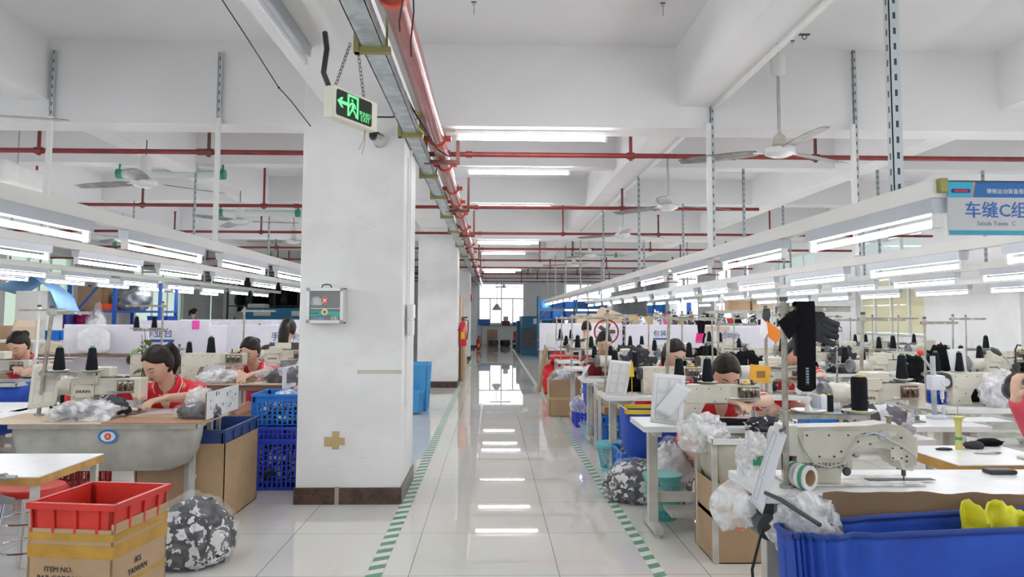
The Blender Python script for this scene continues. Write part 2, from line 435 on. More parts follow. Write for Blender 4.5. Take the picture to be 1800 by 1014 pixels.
# beams
MAINS = [-3.05, 6.19, 15.4, 24.6, 33.8]
SECS = [0.0, 3.1, 9.26, 12.3, 18.5, 21.5, 27.7, 30.7, 36.9]
bmn = 0
def beam(x0, x1, y0, y1, z0):
    global bmn; bmn += 1
    return struct(MB().box(x0, x1, y0, y1, z0, ZC).build('ceiling_beam', W_CEIL))
for y in MAINS: beam(XL, XR, y, y + .31, 2.92)
for y in SECS: beam(XL, XR, y, y + .25, 3.2)
beam(-1.24, -.62, YB, YF, 2.921)
for x in (-3.86, -6.5, -9.2, 1.52, 4.23, 6.9): beam(x, x + .28, YB, YF, 3.1)
# columns with marble skirting
def column(x0, x1, y0, y1):
    o = struct(MB().box(x0, x1, y0, y1, 0, ZC, bev=.006).build('concrete_column', W_COL))
    MB().box(x0 - .012, x1 + .012, y0 - .012, y1 + .012, 0, .12).build('skirting', M_BASE, o)
    return o
COLS = [5.74, 14.9, 24.1, 33.3]
col1 = None
for y in COLS:
    o = column(-1.42, -.66, y, y + .86)
    if col1 is None: col1 = o
column(-1.42, -.66, -3.4, -2.54)
for y in (14.9, 24.1, 33.3):
    if y > 20: column(XR - .35, XR, y, y + .6)
    column(XL, XL + .5, y, y + .9)
column(XR - .3, XR, 11.15, 11.65)
# marks on the first column
mk = MB()
for (x0, y0, x1, y1) in ((570, 768, 584, 785), (584, 758, 596, 790), (596, 769, 606, 782)):
    a, b = at(x0, y0, 5.739), at(x1, y1, 5.739); mk.box(a.x, b.x, 5.7365, 5.7395, b.z, a.z)
o = mk.build('tape_patch', M_TAN, col1)
a, b = at(628, 650, 5.74), at(706, 657, 5.74)
MB().box(a.x, b.x, 5.7375, 5.7399, b.z, a.z).build('masking_tape', mat('old_masking_tape', (0.6, 0.58, 0.5), .7, var=.1), col1)
mk = MB()
rnd = random.Random(3)
for i in range(14):
    x = rnd.uniform(-1.38, -.7); z = rnd.uniform(.2, 2.3); l = rnd.uniform(.01, .09); a = rnd.uniform(-1.2, .6)
    mk.box(-l / 2, l / 2, -.001, .001, -.0016, .0016, T(x, 5.7389, z, ry=a))
mk.build('scuff_mark', mat('scuff_grey', (.66, .65, .62), .8), col1)
a = at(592, 845, 5.726); MB().box(a.x - .014, a.x + .016, 5.7255, 5.728, 0.0, .13).build('clear_tape', mat('old_tape', (.4, .34, .26), .3), col1)
# floor tapes
def tape(x, wd, y0, y1, label):
    g = MB(); p = 0.147; y = y0; k = 0; sk = wd * .55
    while y < y1:
        g.mi = k % 2
        g.add([(x - wd / 2, y, .0015), (x + wd / 2, y + sk, .0015), (x + wd / 2, y + sk + p / 2, .0015), (x - wd / 2, y + p / 2, .0015)], [(0, 1, 2, 3)])
        y += p / 2; k += 1
    o = g.build('floor_marking_tape', [mat('tape_green', (0.13, 0.36, 0.19), .4, var=.2, vscale=30), mat('tape_white', (0.8, 0.8, 0.8), .4, var=.08, vscale=30)])
    tag(o, label, 'floor tape')
tape(-.615, .085, 2.5, 33, 'green and white striped floor tape passing beside the columns')
tape(.905, .07, 2.5, 33, 'green and white striped floor tape running along the right desks')
# floor sticker
g = MB().box(-.17, .17, -.09, .09, 0, .0014); o = g.build('floor_sticker', mat('sticker_grey', (.35, .42, .36), .4, var=.3, vscale=60)); p = onz(879, 706, 0); o.location = (p.x, p.y, .0008)
tag(o, 'small grey printed sticker on the floor in the middle of the aisle', 'sticker')

# ------------------------------------------------------------------ pipes overhead
PX, PZ = -.44, 1.37 + 1.42
o = empty('fire_main_pipe', (PX, YB + 1, PZ), 0, 'thick faded red fire main pipe running overhead along the aisle', 'pipe')
MB().cyl((0, 0, 0), (0, 44 - 1.2, 0), .06, 20).build('pipe', M_PIPEB, o, True)
for i, y in enumerate([3.3, 6.1, 7.15, 8.5, 9.5, 10.6, 12.2, 13.2, 15.2, 17, 19.4, 21.6, 24, 27]):
    m = MB(); yy = y - YB - 1
    m.cyl((0, yy - .025, 0), (0, yy + .025, 0), .073, 20)
    m.box(.06, .11, yy - .02, yy + .02, -.02, .02); m.box(-.11, -.06, yy - .02, yy + .02, -.02, .02)
    m.cyl((.09, yy - .045, 0), (.09, yy + .045, 0), .012, 8); m.cyl((-.09, yy - .045, 0), (-.09, yy + .045, 0), .012, 8)
    m.build('coupling', M_CLAMP, o, True)
for i, y in enumerate([6.65, 9.75, 12.85, 18.2, 21, 26]):
    m = MB()
    for s in (-1, 1): m.box(PX + s * .14 - .015, PX + s * .14 + .015, y - .02, y + .02, PZ - .09, PZ + .35)
    m.box(PX - .155, PX + .155, y - .025, y + .025, PZ - .095, PZ - .062)
    if y in (6.65,): pass
    h = m.build('pipe_hanger', M_RUST); tag(h, 'brown steel hanger frame carrying the red main pipe, %s from the front' % ORD[i], 'hanger', 'main pipe hangers')
BR = [6.87, 10.25, 13.5, 16.6, 20.0, 23.0, 26.4, 29.4, 32.2]
for i, y in enumerate(BR):
    z = 1.37 + 1.46; xe = 7.9 if i != 1 else 3.62
    b = empty('sprinkler_pipe', (PX, y, z), 0, 'dark red sprinkler pipe crossing overhead, %s from the front' % ORD[i], 'pipe', 'overhead sprinkler branch pipes')
    j = MB(); j.cyl((-11.4, 0, 0), (xe - PX, 0, 0), .023 if i < 6 else .02, 12)
    xs = [-8.6, -6.9, -5.1, -3.6, -2.1, 1.7, 3.4, 5.4, 6.9] if i % 2 == 0 else [-7.6, -5.6, -4.2, -2.6, 2.2, 3.9, 5.9]
    if i == 1: xs = [x for x in xs if x < 3]
    for k, x in enumerate(xs):
        hh = (.32, .55)[k % 2]
        if x > 0 and i == 0: hh = .18 if k % 2 else .25
        q = MB(); q.cyl((x, 0, 0), (x, 0, hh), .016 if i < 5 else .02, 8); q.cyl((x - .035, 0, 0), (x + .035, 0, 0), .032, 10); q.cyl((x, 0, hh), (x, 0, hh + .03), .022, 8); q.cyl((x, 0, -.045), (x, 0, 0), .018, 8)
        q.build('sprinkler_riser', M_PIPE if k % 2 else M_RUST, b, True)
    for x in (-2.2, .2, 2.6): j.cyl((x, 0, -.0), (x + .06, 0, 0), .031, 10)
    j.cyl((-.06, 0, -.0), (.06, 0, 0), .04, 10)
    j.build('pipe', M_PIPE, b, True)
# cable tray + conduits + brackets
TX, TZ = -.597, 1.37 + 1.33
o = MB()
o.box(TX - .055, TX + .055, YB + 1, 34, TZ, TZ + .012); o.box(TX - .057, TX - .05, YB + 1, 34, TZ, TZ + .06); o.box(TX + .05, TX + .057, YB + 1, 34, TZ, TZ + .06)
t = o.build('cable_tray', M_GALV)
tag(t, 'galvanised steel cable tray hanging along the aisle beside the red main pipe', 'cable tray')
q = MB()
for k, (dx, dz, r) in enumerate(((0.0, .03, .014), (.025, .028, .009), (-.025, .028, .01))): q.cyl((TX + dx, YB + 1, TZ + dz), (TX + dx, 34, TZ + dz), r, 8)
q.build('cables', M_BLACKP, t, True)
for i, y in enumerate([3.75, 5.55, 7.2, 8.5, 10.2, 12, 14.5, 17]):
    q = MB(); q.box(TX - .09, TX + .09, y - .02, y + .02, TZ - .03, TZ); q.box(TX - .09, TX - .065, y - .03, y + .03, TZ - .03, TZ + .12); q.cyl((TX - .08, y, TZ + .1), (TX - .08, y, 2.92), .006, 6); q.cyl((TX + .07, y, TZ - .02), (TX + .07, y, 3.199 if y not in (3.75,) else 3.199), .006, 6)
    q.build('bracket', mat('olive_bracket', (.30, .28, .10), .4, metal=.5), t)
q = MB()
q.box(-.5, -.46, YB + 1, 34, 2.955, 2.985); q.box(-.56, -.53, YB + 1, 34, 2.955, 2.975); q.box(-.6, -.57, YB+1, 34, 2.955, 2.975)
h = q.build('cable_trunking', M_PLASTIC_W); h.location = (-.07, 0, -.068)
tag(h, 'white plastic cable trunking fixed under the long beam beside the cable tray', 'trunking')
# round white duct bulge beside the beam
# unlit fixture on the long beam
def strip_light(name, loc, L, lit, label, group, rz=0, reflector=True, style='rail'):
    """fluorescent batten, tube along local X, centred"""
    e = empty(name, loc, rz, label, 'lamp', group)
    m = MB(); l = L / 2
    if style == 'rail':
        m.prism([(-.035, -.001), (.035, -.001), (.028, -.06), (-.028, -.06)], -l - .02, l + .02, 'x')
        m.build('housing', M_HOUS, e)
        for s in (-1, 1): MB().box(s * (l - .0) - .014, s * l + .014, -.017, .017, -.12, -.055, bev=.004).build('lamp_holder', M_PLASTIC_W, e)
        t = MB().cyl((-l + .012, 0, -.098), (l - .012, 0, -.098), .0155, 10)
    else:
        m.box(-l - .02, l + .02, -.03, .03, -.035, 0, bev=.004); m.build('housing', M_PLASTIC_W, e)
        for s in (-1, 1): MB().box(s * l - .012, s * l + .012, -.016, .016, -.085, -.03).build('lamp_holder', M_PLASTIC_W, e)
        t = MB().cyl((-l + .01, 0, -.064), (l - .01, 0, -.064), .017, 10)
    t.build('tube', M_TUBE if lit else mat('dead_tube', (.7, .7, .72), .3), e, True)
    return e
M_HOUS = mat('lamp_housing_grey', (0.50, 0.53, 0.58), 0.32, metal=0.25, var=.06, vscale=3)
proto = None
for i, y in enumerate([6.34, 9.38, 12.42, 15.55, 18.62, 21.62, 24.75, 27.82, 30.82]):
    z = (2.92 if i % 3 == 0 else 3.2) - .001
    if i == 0:
        proto = strip_light('ceiling_batten_light', (.33, y, z), 1.24, True, '', '', style='b'); e = proto
    else:
        e = copy_tree(proto); e.location = (.33, y, z)
    tag(e, 'lit white batten lamp under the beam above the aisle, %s from the front' % ORD[i], 'lamp', 'aisle ceiling battens')
for i, (x, y, z) in enumerate(((3.2, 27.82, 3.199), (5.6, 24.75, 2.919), (6.4, 18.62, 3.199), (3.1, -3, 2.919), (-5, -3, 2.919), (3.1, .1, 3.199), (-5.2, .1, 3.199), (6, .1, 3.199), (-8, .1, 3.199), (.4, .12, 3.199), (.4, -2.9, 2.919), (.4, 3.22, 3.199))):  # all but the first three are unseen lamps added to brighten the room
    e = copy_tree(proto); e.location = (x, y, z)
    tag(e, ['lit batten lamp under a far beam right of the aisle battens', 'lit batten lamp under a far beam above the blue racking', 'lit batten lamp under a far beam near the right wall'][i] if i < 3 else
        'unseen batten lamp on a ceiling beam near the camera, added to brighten the room', 'lamp', 'other ceiling battens')
e = strip_light('strip_light', (-1.08, 3.55, 2.919), 1.6, False, 'unlit grey strip lamp fixed along the underside of the long beam', None, R(90))
# explosion-proof tubular lamps with green caps, left side
for i, (x, y, z) in enumerate(((-3.9, 9.35, 3.08), (-3.75, 12.42, 3.02), (-3.75, 18.6, 3.05), (-6.9, 15.5, 2.8), (2.9, 21.6, 3.1), (-6.8, 21.6, 3.02))):
    e = empty('tubular_lamp', (x, y, z), 0, ['unlit tubular lamp with green end caps near the left ceiling fan', 'second unlit tubular lamp with green caps, behind the first', 'third unlit tubular lamp with green caps left of the column', 'unlit tubular lamp with green caps far left under a beam', 'unlit tubular lamp with green caps above the far right desks', 'unlit tubular lamp with green caps above the left back wall'][i], 'lamp', 'green capped tubular lamps')
    MB().cyl((-.58, 0, 0), (.58, 0, 0), .05, 14).build('tube', M_FROST, e, True)
    MB().box(-.6, .6, -.03, .03, .045, .075).build('reflector', M_PLASTIC_W, e)
    gm = mat('cap_green', (0.04, 0.28, 0.18), .4)
    for s in (-1, 1): MB().cyl((s * .58, 0, 0), (s * .65, 0, 0), .062, 14).cyl((s * .62, 0, 0), (s * .62, 0, .14), .014, 8).build('end_cap', gm, e, True)

# ------------------------------------------------------------------ rails of work lights
M_RAIL = mat('white_rail', (0.82, 0.82, 0.79), 0.4, var=.04, vscale=2)
ROWS = [  # name, X, rail top z, first fixture near end Y, last, pitch
    ('first right light rail', 1.79, 1.925, 3.02, 26, 1.615),
    ('second right light rail', 3.09, 1.875, 4.95, 26, 1.655),
    ('third right light rail', 4.77, 1.905, 6.1, 24, 1.65),
    ('fourth right light rail', 6.1, 1.86, 8.0, 24, 1.65),
    ('first left light rail', -2.22, 1.96, 3.05, 14.5, 1.64),
    ('second left light rail', -3.6, 1.995, 5.1, 18, 1.64),
    ('third left light rail', -5.76, 2.03, 8.85, 21, 1.65),
    ('fourth left light rail', -7.2, 2.07, 10.9, 21, 1.66)]
protoL = None
RAILS = {}
for ri, (nm, X, zt, y0, y1, pitch) in enumerate(ROWS):
    ys = y0 - (0.02 if ri == 0 else 6.0)
    hh = .075 if ri in (0, 4) else .065
    rl = MB().box(X - .03, X + .03, ys, y1 + .1, zt - hh, zt).build('light_rail', M_RAIL)
    tag(rl, 'long white rail with hanging lamps, the %s' % nm, 'rail', 'hanging light rails')
    y = y0; k = 0
    ystart = y0
    if ri != 0:
        while ystart - pitch > ys: ystart -= pitch
    y = ystart; k = 0
    while y + 1.2 < y1:
        loc = (X, y + .6, zt - hh - .001)
        if protoL is None:
            protoL = strip_light('work_light', loc, 1.2, True, '', '', R(90)); e = protoL
        else:
            e = copy_tree(protoL); e.location = loc
        tag(e, 'lit tube lamp, %s from the front on the %s' % (ORD[k], nm), 'lamp', 'fluorescent work lights under the rails')
        y += pitch; k += 1
# hangers: slotted angle with white conduit
def slotted(w):
    nm = 'slotted_steel_%d' % round(w * 1000)
    if nm in MATS: return MATS[nm]
    m = mat(nm, (0.55, 0.6, 0.63), 0.45, metal=0.45); nt = m.node_tree; b = nt.nodes['Principled BSDF']
    tc = nt.nodes.new('ShaderNodeTexCoord'); sp = nt.nodes.new('ShaderNodeSeparateXYZ'); nt.links.new(tc.outputs['Object'], sp.inputs[0])
    def mth(op, a, v):
        n = nt.nodes.new('ShaderNodeMath'); n.operation = op
        for i, q in enumerate((a, v)):
            if q is None: continue
            if isinstance(q, float): n.inputs[i].default_value = q
            else: nt.links.new(q, n.inputs[i])
        return n.outputs[0]
    z = mth('FRACT', mth('DIVIDE', sp.outputs[2], .07), None); sm = mth('ADD', sp.outputs[0], sp.outputs[1])
    k = mth('MULTIPLY', mth('LESS_THAN', z, .42), mth('MULTIPLY', mth('GREATER_THAN', sm, w * .38), mth('LESS_THAN', sm, w * .66)))
    mx = nt.nodes.new('ShaderNodeMix'); mx.data_type = 'RGBA'; mx.inputs[6].default_value = (.5, .55, .58, 1); mx.inputs[7].default_value = (.05, .055, .06, 1)
    nt.links.new(k, mx.inputs[0]); nt.links.new(mx.outputs[2], b.inputs['Base Color'])
    return m
def hanger(x, y, z0, z1, label, conduit=True, w=.03, grp='slotted steel light hangers', zc=2.95):
    e = empty('rail_hanger', (x, y, z0), 0, label, 'hanger', grp)
    H = z1 - z0
    m = MB(); m.box(0, .004, 0, w, 0, H); m.box(0, w, 0, .004, 0, H)
    m.build('slotted_angle', slotted(w), e)
    if conduit:
        sg = 1 if x < 0 else -1
        MB().box(sg * .006, sg * .04, -.034, -.001, 0, min(H, zc - z0)).build('conduit', M_PLASTIC_W, e)
    return e
hanger(2.5 * (1608 - 864) / 1350 * 1.0 + .38, 3.28, 1.925, 3.1 + .5, 'thick slotted steel hanger just left of the hanging team sign', False, .045)
hanger(1.79, 6.16, 1.925, 3.1, 'slotted hanger with white conduit left of the big ceiling fan')
hanger(2.98, 6.15, 1.875, 3.58, 'slotted hanger with white conduit between the big fan and the team sign')
hanger(-3.55, 6.15, 1.995, 3.5, 'leftmost slotted hanger with white conduit on the beam face')
hanger(-2.22, 6.15, 1.96, 3.5, 'slotted hanger with white conduit left of the column on the beam face')
hg = [(1.79, 9.3, 0), (1.79, 12.3, 0), (1.79, 15.5, 0), (1.79, 18.6, 0), (1.79, 21.6, 0), (1.79, 24.7, 0), (3.09, 9.3, 1), (3.09, 12.3, 1), (3.09, 15.5, 1), (3.09, 21.6, 1), (4.77, 9.3, 2), (4.77, 12.4, 2), (4.77, 15.5, 2), (4.77, 18.6, 2),
      (6.1, 9.3, 3), (6.1, 15.5, 3), (6.1, 12.4, 3), (-2.22, 9.3, 4), (-2.22, 12.4, 4), (-3.6, 9.3, 5), (-3.6, 12.4, 5), (-3.6, 15.5, 5), (-5.76, 9.3, 6), (-5.76, 12.4, 6), (-5.76, 15.5, 6), (-7.2, 12.4, 7), (-7.2, 15.5, 7)]
cnt = {}
for (x, y, r) in hg:
    cnt[r] = cnt.get(r, 0) + 1
    top = 2.93 if any(abs(y - q - .1) < .15 for q in MAINS) else 3.21
    e = hanger(x, y, ROWS[r][2], top, 'slotted steel hanger holding the %s, %s beyond the front beam' % (ROWS[r][0], ORD[cnt[r] - 1]), False)
# ------------------------------------------------------------------ ceiling fans
def fan(x, y, zt, rot, label, proto=None, zb=None):
    e = empty('ceiling_fan', (x, y, 2.66), rot, label, 'fan', 'ceiling fans')
    MB().lathe([(.0, -.035), (.06, -.035), (.115, -.012), (.125, .012), (.12, .03), (.05, .045), (0, .045)], 28).build('motor_housing', mat('fan_enamel', (.72, .75, .76), .25, coat=.4), e, True)
    MB().lathe([(.038, .04), (.055, .06), (.045, .13), (.02, .15)], 18).build('neck_cover', M_CREAM if proto is None else M_PLASTIC_W, e, True)
    zc_ = zt; zt = zt - .16; H = zt - 2.66
    MB().cyl((0, 0, H - .01), (0, 0, zc_ - 2.66), .006, 8).build('hook', M_DARK, e, True)
    MB().cyl((0, 0, .1), (0, 0, H - .05), .013, 10).build('down_rod', M_STEEL, e, True)
    MB().lathe([(.02, H - .17), (.055, H - .15), (.06, H - .03), (.05, H)], 18).build('canopy', M_PLASTIC_W, e, True)
    for k in range(3):
        a = k * 2 * PI / 3
        b = MB(); tw = R(9)
        b.box(.10, .2, -.02, .02, .01, .016, T(0, 0, 0, a)); b.build('blade_arm', M_PLASTIC_W, e)
        b = MB()
        def fn(u, v):
            X = .17 + .63 * u; wd = .058 + .02 * math.sin(PI * min(1, u * 1.1)) ** .5 if u > 0 else .05
            if u > .97: wd *= .8
            Yv = (v - .5) * 2 * wd
            z = .013 + Yv * math.sin(tw) + .006 * (1 - (2 * v - 1) ** 2) - .012 * u
            p = Matrix.Rotation(a, 3, 'Z') @ Vector((X, Yv, z)); return p
        b.sheet(fn, 12, 4)
        b.build('blade', mat('dusty_blade', (.36, .35, .34), .4, metal=.35, col2=(.20, .19, .18), vscale=9), e, True, solid=.003)
    return e
F1 = at(1362, 262, 6.0)
fan(F1.x, 5.9, 3.601, R(30), 'largest ceiling fan with three dusty grey blades above the right desks')
for i, (x, y, r, l) in enumerate(((2.08, 8.95, 12, 'ceiling fan directly behind the largest one on the right'), (2.08, 12.1, 25, 'third ceiling fan in the line right of the aisle'), (2.08, 16.2, 3, 'fourth ceiling fan in the line right of the aisle'), (2.08, 19.3, 50, 'fifth ceiling fan in the line right of the aisle'),
        (-3.42, 7.6, 165, 'ceiling fan left of the column above the first red pipe'), (-3.5, 10.7, 5, 'ceiling fan left of the column behind the nearer one'), (-6.35, 13.3, 20, 'ceiling fan far left beneath the third red pipe'), (-3.5, 13.6, 65, 'ceiling fan close to the left edge of the column'), (-3.62, 5.0, 8, 'ceiling fan of which only one blade shows at the left edge'),
        (5.7, 17.2, 30, 'ceiling fan above the far right desks'), (.55, 34, 0, 'small ceiling fan hanging in front of the far window'))):
    zt = 3.1 if abs(x + 3.5) < .2 else 3.601
    fan(x, y, zt, R(r), l, 1)
# AC cassette at left
e = empty('air_conditioner', (-5.1, 7.6, 2.62), R(3), 'white ceiling air conditioner at the left edge above the lights', 'air conditioner')
MB().box(-.5, .5, -.35, .35, 0, .22, bev=.03).build('casing', M_PLASTIC_W, e)
g = MB()
for k in range(4): g.box(-.4, .4, -.352, -.349, .05 + .035 * k, .06 + .035 * k)
for k in range(6): g.box(-.4, .4, -.25 + .07 * k, -.22 + .07 * k, -.004, .0)
g.build('grille', M_DARK, e)
g = MB()
for s in (-1, 1): g.cyl((s * .42, 0, .2), (s * .42, 0, .979), .008, 6)
g.build('suspension_rod', M_STEEL, e)

# ------------------------------------------------------------------ exit sign etc.
e = empty('exit_sign', (-.69, 3.72, 2.30), R(63), 'glowing green exit sign with running figure and arrow hung on chains', 'sign')
MB().box(-.175, .175, -.03, .03, 0, .152, bev=.008).build('casing', mat('sign_casing', (.72, .71, .6), .4), e)
MB().prism([(-.155, .022), (-.147, .014), (.115, .014), (.123, .022), (.123, .13), (.115, .138), (-.147, .138), (-.155, .13)], -.0325, -.0303).build('panel', mat('sign_black', (.01, .02, .015), .3), e)
g = MB()
d0, d1 = -.0345, -.0327
def r2(x0, x1, z0, z1): g.box(x0, x1, d0, d1, z0, z1)
g.prism([(-.152, .082), (-.122, .105), (-.108, .105), (-.120, .089), (-.075, .089), (-.075, .073), (-.122, .073), (-.105, .056), (-.122, .056)], d0, d1)
r2(-.075, -.062, .026, .134); r2(-.062, .0, .122, .134); r2(-.002, .011, .026, .134)
g.prism([(-.047, .096), (-.03, .1), (-.015, .09), (-.008, .074), (-.014, .07), (-.022, .082), (-.026, .066), (-.006, .046), (-.004, .03), (-.012, .03), (-.014, .042), (-.034, .06), (-.05, .04), (-.056, .028), (-.064, .033), (-.046, .062), (-.038, .086), (-.05, .082), (-.056, .07), (-.062, .073), (-.057, .088)], d0, d1)
g.build('pictogram', M_GLOWG, e)
q = MB(); q.cyl((-.038, d0, .108), (-.038, d1, .108), .0065, 14); q.build('figure_head', M_GLOWG, e)
lettering('安全出口', .024, M_GLOWG, e, (.067, -.0335, .062), name='chinese_lettering')
lettering('EXIT', .036, M_GLOWG, e, (.067, -.0335, .036), name='exit_lettering')
for s, x in ((0, -.13), (1, .1)):
    g = MB(); p0 = Vector((x, 0, .152)); p1 = Vector((-.02 + .06 * s, 0, .40)); n = 13
    for k in range(n):
        a = p0.lerp(p1, k / n); b = p0.lerp(p1, (k + 1.25) / n); d = (b - a).normalized(); sd = Vector((0, 1, 0)) if k % 2 else d.cross(Vector((0, 1, 0)))
        g.tube([a + sd * .003, a.lerp(b, .25) + sd * .007, a.lerp(b, .75) + sd * .007, b + sd * .003, b - sd * .003, a.lerp(b, .75) - sd * .007, a.lerp(b, .25) - sd * .007, a - sd * .003], .0017, 5, closed=True)
    g.build('chain', M_DARK, e, True)
MB().tube([(-.155, .01, .14), (-.19, .02, .21), (-.17, .02, .33), (-.15, .05, .42)], .013, 10).build('black_conduit', M_BLACKP, e, True)
MB().tube([(.11, 0, .0), (.1, 0, -.06), (.06, 0, -.11)], .0012, 5).tube([(.115, 0, .0), (.11, 0, -.07), (.09, 0, -.13)], .0012, 5).build('loose_wire', mat('red_wire', (.3, .05, .05), .5), e)
p = at(667, 245, 5.68)
e = empty('emergency_lamp', (p.x, 5.735, p.z), 0, 'round glass emergency lamp high on the column beneath the cable tray', 'lamp')
MB().lathe([(0, .08), (.03, .075), (.047, .05), (.05, .02), (.045, 0)], 20, T(rx=R(90))).build('glass_bowl', mat('lamp_glass', (.75, .78, .78), .08, alpha=.35), e, True)
MB().lathe([(.05, 0), (.056, .0), (.056, .02), (.05, .02), (.05, 0)], 20, T(rx=R(90))).build('rim', M_CHROME, e, True)
MB().ball((0, -.03, 0), .015).build('bulb', M_CHROME, e, True)
p = at(652, 237, 5.5)
g = MB(); g.lathe([(0, 0), (.022, 0), (.03, .02), (.03, .05), (0, .06)], 16, T(rx=R(70), rz=R(10))); g.tube([(0, 0, .0), (.03, .03, .05), (.05, .14, .05)], .006, 6)
o = g.build('spotlight_head', M_BLACKP, smooth=True); o.location = (p.x, 5.6, p.z); tag(o, 'small black spotlight head under the exit sign on the column', 'lamp')
# black cable hanging left
pts = [at(388, -4, 4.2), at(430, 60, 4.6), at(462, 110, 5.0), at(490, 154, 5.3), at(512, 178, 5.5), at(546, 222, 5.72)]
g = MB().tube(pts, .004, 6); g.ball(pts[3], .009, 8)
o = g.build('black_cable', M_BLACKP, smooth=True); tag(o, 'thin black cable running down from the ceiling to the column', 'cable')
for i, (x0, y0, y1, l) in enumerate(((706, 0, 56, 'short black wire dangling beside the red main pipe'), (726, 0, 100, 'long black wire dangling beside the red main pipe'))):
    p, q = at(x0, -30, 3.05), at(x0 - 3, y1, 3.05)
    o = MB().tube([p, p.lerp(q, .4) + Vector((.006, 0, 0)), p.lerp(q, .8) - Vector((.004, 0, 0)), q], .0035, 6).build('dangling_wire', M_BLACKP, smooth=True); tag(o, l, 'wire')
for i, (pts, m, l) in enumerate((([(712, 160), (722, 190), (738, 200), (728, 215), (745, 235)], mat('yellow_wire', (.75, .65, .05), .5), 'yellow wires looped beside the cable tray'), ([(705, 150), (730, 200), (752, 235), (768, 262), (790, 275)], M_BLACKP, 'black cables sagging between the cable tray and the main pipe'), ([(640, 205), (690, 206), (715, 195)], M_BLACKP, 'black cable reaching from the exit sign to the tray'))):
    o = MB().tube([at(x, y, 5.2 + .08 * k) for k, (x, y) in enumerate(pts)], .006, 6).build('loose_cable', m, smooth=True); tag(o, l, 'cable')
# hooks in ceiling
for i, (px, py) in enumerate(((1414, 60), (1380, 83), (1165, 5), (833, 0), (1741, 99))):
    z = 3.6; p = onz(px, py, z) if py > 3 else onz(px, 3, z)
    g = MB(); g.box(-.04, .04, -.015, .015, -.008, 0); g.tube([(-.015, 0, 0), (-.018, 0, -.03), (0, 0, -.045), (.018, 0, -.03), (.015, 0, 0)], .004, 6)
    if i in (2, 3): g.tube([(0, 0, -.04), (.006, 0, -.1), (0, 0, -.16)], .004, 6)
    if i: g.v = [(v[0] * .45, v[1] * .45, v[2] * .6) for v in g.v]
    o = g.build('ceiling_hook', M_DARK, smooth=True); o.location = (p.x, min(p.y, 6.0), z)
    tag(o, ['large steel ceiling hook plate above the biggest fan', 'small ceiling hook close to the biggest fan canopy', 'ceiling hook with black wire right of the red main pipe', 'ceiling hook with short black wire above the aisle', 'small ceiling hook high above the team sign'][i], 'hook', 'ceiling hooks')
# trunking on the beam side near fan
g = MB(); g.box(1.805, 1.835, 3.0, 6.16, 3.07, 3.1); o = g.build('cable_trunking', M_PLASTIC_W); tag(o, 'white trunking along the edge of the right longitudinal beam', 'trunking')
g = MB(); g.box(1.805, 1.835, 6.52, 24, 3.07, 3.1); o = g.build('cable_trunking', M_PLASTIC_W); tag(o, 'white trunking along the right beam beyond the crossbeam', 'trunking')
# first-aid cabinet on the column
p = at(538, 568, 5.62); q = at(604, 506, 5.62)
W = q.x - p.x; H = q.z - p.z
e = empty('first_aid_cabinet', (p.x, 5.62, p.z), 0, 'aluminium framed glass first aid cabinet with a red cross on the column', 'cabinet')
g = MB(); g.box(0, W, .0, .004 + .11, 0, .008); g.box(0, W, 0, .114, H - .008, H); g.box(0, .008, 0, .114, 0, H); g.box(W - .008, W, 0, .114, 0, H); 
MB().box(.008, W - .008, .107, .113, .008, H - .008).build('back_panel', mat('cab_interior', (.10, .10, .10), .6, var=.3), e)
g.build('body', mat('alu_cab', (.72, .72, .7), .35, metal=.3), e)
g = MB(); g.box(0, .022, -.008, 0, 0, H); g.box(W - .022, W, -.008, 0, 0, H); g.box(.022, W - .022, -.008, 0, 0, .022); g.box(.022, W - .022, -.008, 0, H - .022, H)
dr = g.build('door', mat('alu_bright', (.58, .58, .6), .3, metal=.4), e)
MB().box(.022, W - .022, -.004, -.002, .022, H - .022).build('glass_pane', M_GLASS, dr)
g = MB()
for x in (0.0, W - .024):
    for z in (0.0, H - .024): g.box(x, x + .024, -.011, -.007, z, z + .024)
g.build('corner_cap', mat('corner_grey', (.3, .32, .34), .5), dr)
g = MB(); cx = W * .5; g.prism([(.022, .055), (.06, .05), (.11, .058), (.16, .062), (.2, .052), (W - .022, .046), (W - .022, .085), (.022, .085)], -.0052, -.0042)
g.build('teal_label', mat('teal_label', (.05, .45, .36), .5), dr)
g = MB(); g.cyl((cx, -.0056, .082), (cx, -.0050, .082), .024, 20); g.build('round_badge', mat('pale_green', (.55, .75, .45), .5), dr, False)
g = MB(); g.box(cx - .012, cx + .012, -.0064, -.0057, .078, .086); g.box(cx - .004, cx + .004, -.0064, -.0057, .070, .094)
g.build('red_cross', mat('cross_red', (.7, .03, .03), .5), dr)
g = MB(); g.prism([(cx, .135), (cx + .028, .165), (cx, .195), (cx - .028, .165)], -.0052, -.0042); g.build('diamond_badge', mat('badge_cream', (.8, .7, .62), .5), dr)
g = MB()
for a in range(4):
    M = T(cx, 0, .165, ry=a * PI / 2); g.prism([(-.007, .01), (.007, .01), (.011, .02), (0, .025), (-.011, .02)], -.006, -.0053, M=M)
g.build('badge_petals', MATS['cross_red'], dr)
g = MB(); g.cyl((.034, -.0058, .072), (.034, -.0052, .072), .006, 14)
for k in range(5): g.box(.046 + .009 * k, .053 + .009 * k, -.0058, -.0052, .067, .077)
g.build('label_print', mat('deep_teal', (.01, .12, .12), .5), dr)
g = MB(); g.box(.01, W - .01, .01, .105, .105, .11); g.build('shelf', M_PLASTIC_W, e)
g = MB(); g.blob((.06, .06, .155), (.045, .03, .04), .2, 3, 1, 3); g.build('gauze_pack', M_WHITEC, e, True)
g = MB(); g.box(.03, .12, .03, .09, .01, .045); g.build('blue_box', M_BLUEP, e)
